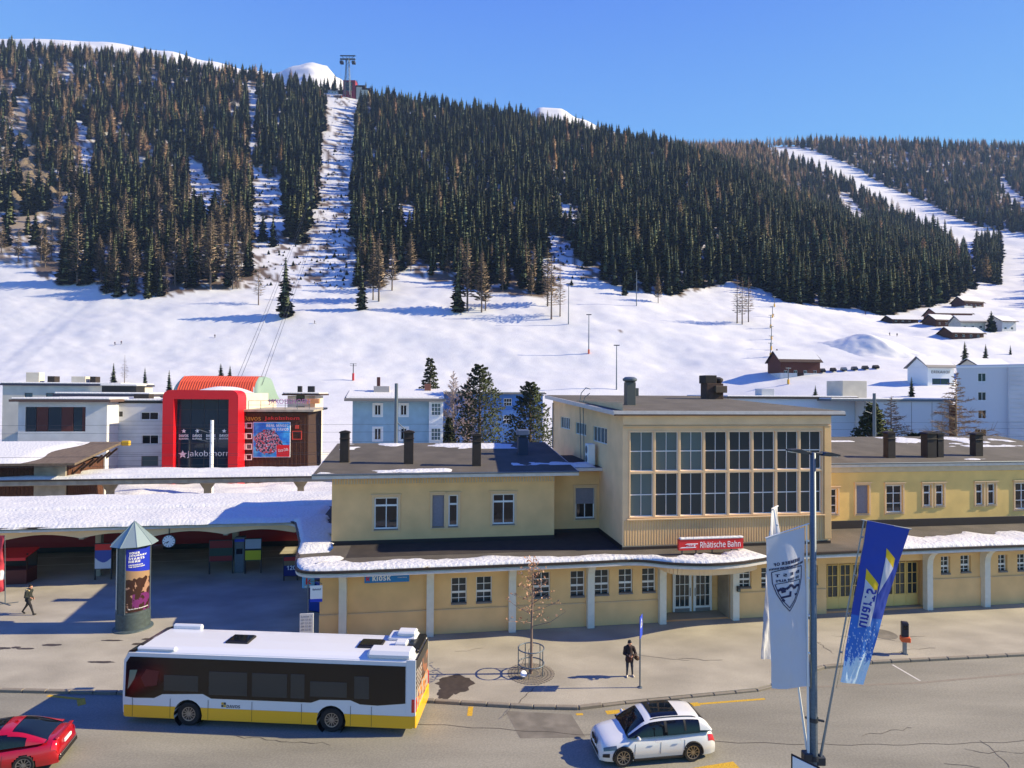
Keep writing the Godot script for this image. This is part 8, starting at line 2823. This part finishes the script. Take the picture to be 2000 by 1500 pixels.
func build_lifts() -> void:
	# top station, its pylon and hut
	var y := height(-240.0, 866.0)
	var o := thing("summit_station", "dark red cable car top station on the ridge with a pale side wing", "cable car station", Vector3(-237.0, y + 3.0, -862.0))
	box_part(o, "portal", Vector3(-9, -8, -12), Vector3(9, 20, -1.5), mk(s8(150, 20, 44), 0.6), 0.3)
	box_part(o, "glass_front", Vector3(-5.6, 4.5, -1.5), Vector3(4.4, 16.5, -1.2), M.blue_glass, 0.0)
	for i in 3:
		box_part(o, "cross_bar", Vector3(-6, 4.5 + i * 5.2, -1.2), Vector3(4.8, 5.0 + i * 5.2, -0.8), M.galv, 0.0)
	box_part(o, "side_wing", Vector3(10, -8, -12), Vector3(18, 10.5, -2), M.beige_wall, 0.1)
	box_part(o, "side_wing_roof", Vector3(9.3, 10.5, -12.6), Vector3(22.5, 12.6, -1.4), M.dark_wood, 0.1)
	box_part(o, "lower_wing", Vector3(18.1, -8, -12), Vector3(27, 6.5, -2.2), M.beige_wall, 0.1)
	box_part(o, "lower_wing_roof", Vector3(18.0, 6.5, -12.6), Vector3(30.0, 8.5, -1.6), M.dark_wood, 0.1)
	o = thing("cable_pylon", "steel lattice cable car pylon standing before the red top station", "pylon", Vector3(-238.0, y - 3.0, -858.0))
	for sx: float in [-1.0, 1.0]:
		for sz: float in [-1.0, 1.0]:
			var l := Shape.new()
			l.cyl(Vector3(sx * 4.2, 0, sz * 4.2), Vector3(sx * 1.7, 54, sz * 1.7), 0.4, 0.32, 6)
			part(o, "leg", l, M.galv)
	var lat := Shape.new()
	for k in 9:
		var a := lerpf(4.2, 1.7, k / 9.0)
		var b := lerpf(4.2, 1.7, (k + 1) / 9.0)
		for f: Array in [[-1, 1, 1, 1], [1, 1, 1, -1], [1, -1, -1, -1], [-1, -1, -1, 1]]:
			lat.cyl(Vector3(f[0] * a, k * 6.0, f[1] * a), Vector3(f[2] * b, k * 6.0 + 6.0, f[3] * b), 0.2, 0.2, 5)
			lat.cyl(Vector3(f[2] * b, k * 6.0 + 6.0, f[3] * b), Vector3(f[0] * b, k * 6.0 + 6.0, f[1] * b), 0.18, 0.18, 5)
	part(o, "lattice", lat, M.galv)
	box_part(o, "cross_arm", Vector3(-11, 52.5, -1.2), Vector3(11, 54.0, 1.2), M.galv, 0.1)
	box_part(o, "cable_saddle", Vector3(-11, 46.5, -2.5), Vector3(-6, 50, 2.5), M.dark_steel, 0.3)
	box_part(o, "cable_saddle", Vector3(6, 46.5, -2.5), Vector3(11, 50, 2.5), M.dark_steel, 0.3)
	box_part(o, "top_arm", Vector3(-11, 57.5, -0.8), Vector3(11, 58.6, 0.8), M.dark_steel, 0.1)
	var tp := Shape.new()
	for x: float in [-9.5, -3, 3, 9.5]:
		tp.bar(Vector3(x * 0.4, 53, 0), Vector3(x, 58, 0), 0.6, 0.6)
		tp.bar(Vector3(x, 48, 0), Vector3(x, 53, 0), 0.5, 0.5)
	part(o, "arm_strut", tp, M.galv)
	slope_house("ridge_hut", "small brown hut just below the top station", -250.0, 852.0, 10.0, 6.0, 4.0, 6.5, mk(s8(110, 52, 40), 0.8), M.dark_wood, 0.0)
	slope_house("ridge_hut", "flat grey hut left of the top station on the ridge", -262.0, 868.0, 14.0, 6.0, 5.0, 7.0, M.pale_wall, M.dark_wood, 0.0)
	# masts, lift pylons, the small red lift tower
	for q: Array in [["flood_light_mast", "tall light mast on the snow behind the station hall", 43.1, 249.0, 19.0], ["flood_light_mast", "thin light mast with a yellow foot in the middle of the ski slope", 36.0, 283.7, 19.0], ["flood_light_mast", "thin pole at the edge of the forest above the slope", 72.0, 350.0, 21.0], ["flood_light_mast", "thin pole beside the three bare larches", 29.6, 318.0, 22.0], ["flood_light_mast", "thin white pole among the spruces below the ridge", -283.0, 690.0, 46.0]]:
		var gy := height(q[2], q[3])
		var m := thing(q[0], q[1], "mast", Vector3(q[2], gy - 0.5, -q[3]))
		var s := Shape.new()
		s.cyl(Vector3.ZERO, Vector3(0, q[4], 0), 0.28, 0.16, 8)
		part(m, "pole", s, M.galv)
		box_part(m, "lamp_bar", Vector3(-1.2, q[4] - 0.4, -0.2), Vector3(1.2, q[4], 0.3), M.dark_steel, 0.05)
		if "yellow" in (q[1] as String):
			box_part(m, "yellow_pad", Vector3(-0.4, 0.4, -0.4), Vector3(0.4, 2.4, 0.4), M.orange, 0.1)
	for q: Array in [[159.5, 367.0, 7.0], [148.0, 343.0, 7.0], [138.0, 322.0, 7.5], [131.5, 306.0, 7.5], [124.5, 290.0, 7.5], [118.6, 277.0, 7.0], [108.0, 236.0, 7.0]]:
		var m := thing("drag_lift_pylon", "small yellow and grey drag lift pylon in the row beside the snow mound", "lift pylon", Vector3(q[0], height(q[0], q[1]) - 0.4, -q[1]), 0.5, "pylons of the drag lift")
		var s := Shape.new()
		s.cyl(Vector3.ZERO, Vector3(0, q[2], 0), 0.22, 0.16, 8)
		s.bar(Vector3(-1.6, q[2] - 0.3, 0), Vector3(1.6, q[2] - 0.3, 0), 0.2, 0.25)
		part(m, "mast", s, M.galv)
		box_part(m, "yellow_pad", Vector3(-0.35, 0.5, -0.35), Vector3(0.35, 2.3, 0.35), mk(s8(214, 160, 30), 0.7), 0.1)
	var lt := thing("lift_tower", "small lift tower with a red padded foot on the lower slope", "lift pylon", Vector3(-67.6, height(-67.6, 257.0) - 0.4, -257.0))
	var ls := Shape.new()
	ls.cyl(Vector3.ZERO, Vector3(0, 7.6, 0), 0.22, 0.18, 8)
	ls.bar(Vector3(-1.4, 7.4, 0), Vector3(1.4, 7.4, 0), 0.2, 0.2)
	ls.bar(Vector3(-1.4, 6.6, 0), Vector3(1.4, 6.6, 0), 0.14, 0.14)
	part(lt, "mast", ls, M.dark_steel)
	box_part(lt, "red_pad", Vector3(-0.4, 0.3, -0.4), Vector3(0.4, 3.4, 0.4), M.red, 0.1)
	# cable car ropes
	var rope := thing("cable_car_ropes", "pair of dark carrying ropes climbing from the valley station along the cut strip", "cable", Vector3.ZERO)
	for k in 4:
		var a := ST.transform * Vector3(-33.6 + [-2.2, -1.6, 1.6, 2.2][k] as float, 14.5, -72.0)
		var b := Vector3(-238.0 + [-8.5, -7.5, 7.5, 8.5][k] as float, y + 47.0, -858.0)
		var path := []
		for i in 25:
			var t := i / 24.0
			path.append(a.lerp(b, t) - Vector3(0, 26.0 * 4.0 * t * (1.0 - t), 0))
		var s := Shape.new()
		s.tube(path, 0.035, 5)
		part(rope, "rope", s, M.dark_steel)
	# railway wires and their masts
	for q: Array in [[-29.7, -42.6, 10.0, "pale concrete wire mast standing before the glass front of the cable station", "pole"], [50.5, -33.6, 13.7, "dark square wire mast behind the right wing before the green pine", "pole"]]:
		var m := thing("wire_mast", q[3], "mast", ST.transform * Vector3(q[0], 0, q[1]), turn_of_station())
		var s := Shape.new()
		s.cyl(Vector3.ZERO, Vector3(0, q[2], 0), 0.24, 0.18, 10)
		part(m, q[4], s, M.galv if q[0] > 0 else M.white)
		var t := Shape.new()
		t.tube([Vector3(0, q[2] - 1.6, 0), Vector3(-1.6, q[2] - 1.0, 0.4), Vector3(-1.6, q[2] - 2.2, 0.4), Vector3(0, q[2] - 2.6, 0)], 0.035, 5)
		part(m, "bracket", t, M.galv)
	var wires := thing("overhead_wires", "thin overhead railway wires strung across the yard", "wire", ST.position, turn_of_station())
	for q: Array in [[-28.0, 6.3], [-28.0, 7.2], [-38.0, 6.4], [-38.0, 7.6], [-40.0, 8.6], [-42.0, 9.4]]:
		var s := Shape.new()
		s.cyl(Vector3(-70, q[1], q[0]), Vector3(90, q[1] + 0.3, q[0]), 0.014, 0.014, 4, false)
		part(wires, "wire", s, M.dark_steel)
	# cars by the barn and a few skiers
	for i in 6:
		var x := 128.0 + i * 4.4
		var c := thing("parked_car", "car in the row by the red barn", "car", Vector3(x, height(x, 249.0), -249.0), 1.3, "cars parked by the barn")
		c.set_meta("label", ["dark car parked right next to the red barn", "second car from the red barn on the slope", "third car from the red barn on the slope", "fourth car from the red barn on the slope", "fifth car from the red barn on the slope", "last car in the row by the red barn"][i])
		var b := Shape.new()
		b.prism(PackedVector2Array([Vector2(-2.2, 0.3), Vector2(2.2, 0.3), Vector2(2.2, 0.8), Vector2(1.9, 0.95), Vector2(1.3, 1.45), Vector2(-0.6, 1.5), Vector2(-1.2, 0.98), Vector2(-2.2, 0.8)]), Transform3D(Basis.IDENTITY, Vector3(0, 0, -0.85)), 1.7)
		part(c, "body", b, [M.black, M.coat_dark, M.galv, M.dark_steel, M.black, M.coat_dark][i])
		var wh := Shape.new()
		for wx: float in [-1.35, 1.35]:
			wh.cyl(Vector3(wx, 0.32, -0.9), Vector3(wx, 0.32, 0.9), 0.32, 0.32, 10)
		part(c, "wheels", wh, M.rubber)
	var skier := Shape.new()
	var jacket := lin(50, 40, 60)
	nets(skier, [[Vector3(-0.12, 0.9, 0), Vector3(-0.15, 0.1, 0), 0.1, 0.07, lin(40, 40, 50)], [Vector3(0.12, 0.9, 0), Vector3(0.18, 0.1, 0.05), 0.1, 0.07, lin(40, 40, 50)], [Vector3(0, 0.9, 0), Vector3(0, 1.4, 0), 0.18, 0.2, jacket], [Vector3(0, 1.6, 0), Vector3(0, 1.68, 0), 0.12, 0.12, lin(190, 150, 130)], [Vector3(0.2, 1.38, 0), Vector3(0.38, 0.95, 0.2), 0.08, 0.06, jacket], [Vector3(-0.2, 1.38, 0), Vector3(-0.38, 0.95, 0.2), 0.08, 0.06, jacket]], 0.06, 0.03)
	var skin := skier.done()
	var ski := Shape.new()
	for x: float in [-0.16, 0.18]:
		ski.box(Vector3(x, 0.02, 0.1), Vector3(0.1, 0.03, 1.7), 0.01)
	var skis := ski.done()
	var words := ["upper skier of the pair on the open slope above the grey office", "lower skier of the pair on the open slope above the grey office", "skier near the dark chalet at the forest edge", "skier halfway down beside the snow mound", "skier riding up near the top of the drag lift", "skier riding up low on the drag lift", "lone skier under the single spruce", "skier close below the cable strip", "second skier beside the snow mound", "skier highest by the dark chalet"]
	var spots := [[-193.6, 294.0], [-191.2, 295.0], [216.0, 369.0], [194.0, 310.0], [150.0, 346.0], [124.6, 284.0], [-148.9, 302.0], [-103.0, 314.0], [196.5, 308.0], [219.0, 374.0]]
	for i in spots.size():
		var sk := thing("person", words[i], "person", Vector3(spots[i][0], height(spots[i][0], spots[i][1]), -spots[i][1]), i * 1.1, "skiers on the slope")
		same(sk, "body", skin, M.figure, Transform3D.IDENTITY)
		same(sk, "skis", skis, M.dark_steel, Transform3D.IDENTITY)
	# snow mound built by the groomers
	var mound := Shape.new()
	mound.sheet(func(a: float, b: float) -> Vector3:
		var x := lerpf(142.0, 200.0, a)
		var d := lerpf(300.0, 262.0, b)
		var ridge := 1.0 - absf(a - 0.42 - 0.25 * b) * 3.4
		var h := maxf(0.0, ridge) * 6.5 * sin(minf(1.0, b * 1.3 + 0.1) * PI) + noise.get_noise_2d(x * 0.2, d * 0.2) * 0.5
		return Vector3(x, height(x, d) - 0.4 + maxf(h, -0.2), -d), 44, 30, Vector3.UP)
	structure("snow_mound", mound, M.snow)

func turn_of_station() -> float:
	return ST.rotation.y

# ---------------------------------------------------------------- large trees among the houses
func big_pine(label: String, at: Vector3, tall: float, wide: float, sd: int, tone: Color, called := "stone_pine") -> void:
	var r := RandomNumberGenerator.new()
	r.seed = sd
	var o := thing(called, label, "tree", at)
	var t := Shape.new()
	t.tint = Color(0.14, 0.1, 0.075)
	t.cyl(Vector3.ZERO, Vector3(0, tall * 0.96, 0), tall * 0.022, 0.03, 10, false)
	var s := Shape.new()
	var n := 120
	for i in n:
		var f := (i + 0.5) / n
		var y := tall * lerpf(0.08, 0.98, f)
		var prof := pow(sin(PI * clampf(lerpf(0.34, 0.985, f), 0, 1)), 0.75) if called == "stone_pine" else 1.06 - f
		var reach := wide * 0.5 * prof * r.randf_range(0.72, 1.12) + 0.15
		var a := i * 2.39996 + r.randf() * 0.5
		var d := Vector3(cos(a), 0.22 if called == "stone_pine" else -0.18, sin(a)).normalized()
		var p0 := Vector3(0, y, 0)
		t.cyl(p0, p0 + d * reach * 0.9, 0.05, 0.015, 4, false)
		for k in 42:
			var q := pow(r.randf(), 0.6)
			var c := p0 + d * reach * q + Vector3(r.randf_range(-1, 1), r.randf_range(-0.5, 0.7), r.randf_range(-1, 1)) * reach * 0.24 * (1.1 - 0.4 * q)
			var out := (d + Vector3(r.randf_range(-0.7, 0.7), r.randf_range(-0.2, 0.9), r.randf_range(-0.7, 0.7))).normalized()
			var sd2 := out.cross(Vector3(r.randf() - 0.5, r.randf() - 0.5, r.randf() - 0.5)).normalized()
			var l := r.randf_range(0.16, 0.34) * (0.7 + wide * 0.06)
			var g := r.randf_range(0.55, 1.5)
			s.tint = Color(tone.r * g, tone.g * g, tone.b * g)
			var m := (out * 0.6 + d * 0.5 + Vector3(0, 0.35, 0)).normalized()
			s.two_sided(c - sd2 * l * 0.4, c + out * l, c + sd2 * l * 0.4, m)
			s.two_sided(c - out * l * 0.3, c + (out + sd2).normalized() * l * 0.8, c + (out - sd2 * 0.3).normalized() * l, m)
	part(o, "trunk", t, M.twig)
	part(o, "crown", s, M.leafy)

func bare_tree(called: String, label: String, at: Vector3, tall: float, wide: float, sd: int, tone: Color, conical: bool) -> void:
	var r := RandomNumberGenerator.new()
	r.seed = sd
	var o := thing(called, label, "tree", at)
	var t := Shape.new()
	t.tint = tone
	t.cyl(Vector3.ZERO, Vector3(0, tall, 0), tall * 0.016, 0.015, 8, false)
	var w := Shape.new()
	w.tint = tone
	for i in 90:
		var f := (i + 0.5) / 90.0
		var y := tall * lerpf(0.16, 0.99, f)
		var reach := wide * 0.5 * ((1.05 - f) if conical else sin(PI * lerpf(0.25, 0.97, f))) * r.randf_range(0.6, 1.15)
		var a := i * 2.39996 + r.randf() * 0.7
		var d := Vector3(cos(a), r.randf_range(-0.1, 0.35) if conical else r.randf_range(0.5, 1.6), sin(a)).normalized()
		var p := Vector3(0, y, 0)
		var q := p + d * reach
		w.cyl(p, q, 0.055, 0.025, 4, false)
		for k in 34:
			var b := p.lerp(q, r.randf_range(0.25, 1.0))
			var e := b + (d * 0.6 + Vector3(r.randf_range(-1, 1), r.randf_range(-0.9, 0.6), r.randf_range(-1, 1))).normalized() * reach * r.randf_range(0.12, 0.34)
			w.cyl(b, e, 0.03, 0.012, 3, false)
	part(o, "trunk", t, M.twig)
	part(o, "twigs", w, M.twig)

func build_town_trees() -> void:
	big_pine("tallest dark green pine with a broad round top beside the light blue house", Vector3(-5.0, -0.2, -94.0), 18.2, 8.4, 11, Color(0.055, 0.075, 0.032))
	big_pine("dark green pine right of the tallest one next to the station hall", Vector3(2.7, -0.2, -88.0), 15.4, 7.6, 12, Color(0.05, 0.07, 0.03))
	big_pine("pointed dark spruce behind the light blue house", Vector3(-15.2, -0.2, -112.0), 20.4, 9.4, 13, Color(0.045, 0.06, 0.032), "spruce_tree")
	big_pine("low dark spruce between the light blue house and the pines", Vector3(-10.8, -0.2, -104.0), 9.5, 4.4, 14, Color(0.04, 0.055, 0.03), "spruce_tree")
	big_pine("broad green spruce behind the right wing beside the dark wire mast", Vector3(48.6, -0.2, -81.5), 12.8, 10.5, 15, Color(0.075, 0.1, 0.04), "spruce_tree")
	big_pine("low dark pine bush behind the right wing chimneys", Vector3(54.2, -0.2, -81.0), 8.6, 5.6, 16, Color(0.05, 0.07, 0.03))
	bare_tree("bare_larch", "thin leafless larch before the pale industrial building", Vector3(51.8, -0.2, -82.5), 13.6, 9.5, 21, Color(0.17, 0.13, 0.1), true)
	bare_tree("bare_larch", "tall brown leafless larch in front of the white apartment block", Vector3(60.3, -0.2, -82.0), 17.0, 11.5, 22, Color(0.26, 0.18, 0.1), true)
	bare_tree("birch_tree", "leafless pale birch left of the tallest dark pine", Vector3(-10.3, -0.2, -106.0), 17.5, 5.4, 23, Color(0.36, 0.28, 0.26), false)
	bare_tree("birch_tree", "second leafless birch standing closer to the tallest pine", Vector3(-7.6, -0.2, -105.0), 16.4, 5.0, 24, Color(0.36, 0.27, 0.25), false)

func _ready() -> void:
	set_view()
	make_materials()
	build_land()
	build_ground()
	build_station()
	build_platform()
	build_bus()
	build_suv()
	build_sedan()
	build_lamp_post()
	build_signs()
	build_machine()
	build_column()
	build_street_tree()
	build_town()
	build_town_trees()
	build_people()
	build_forest()
	build_lone_trees()
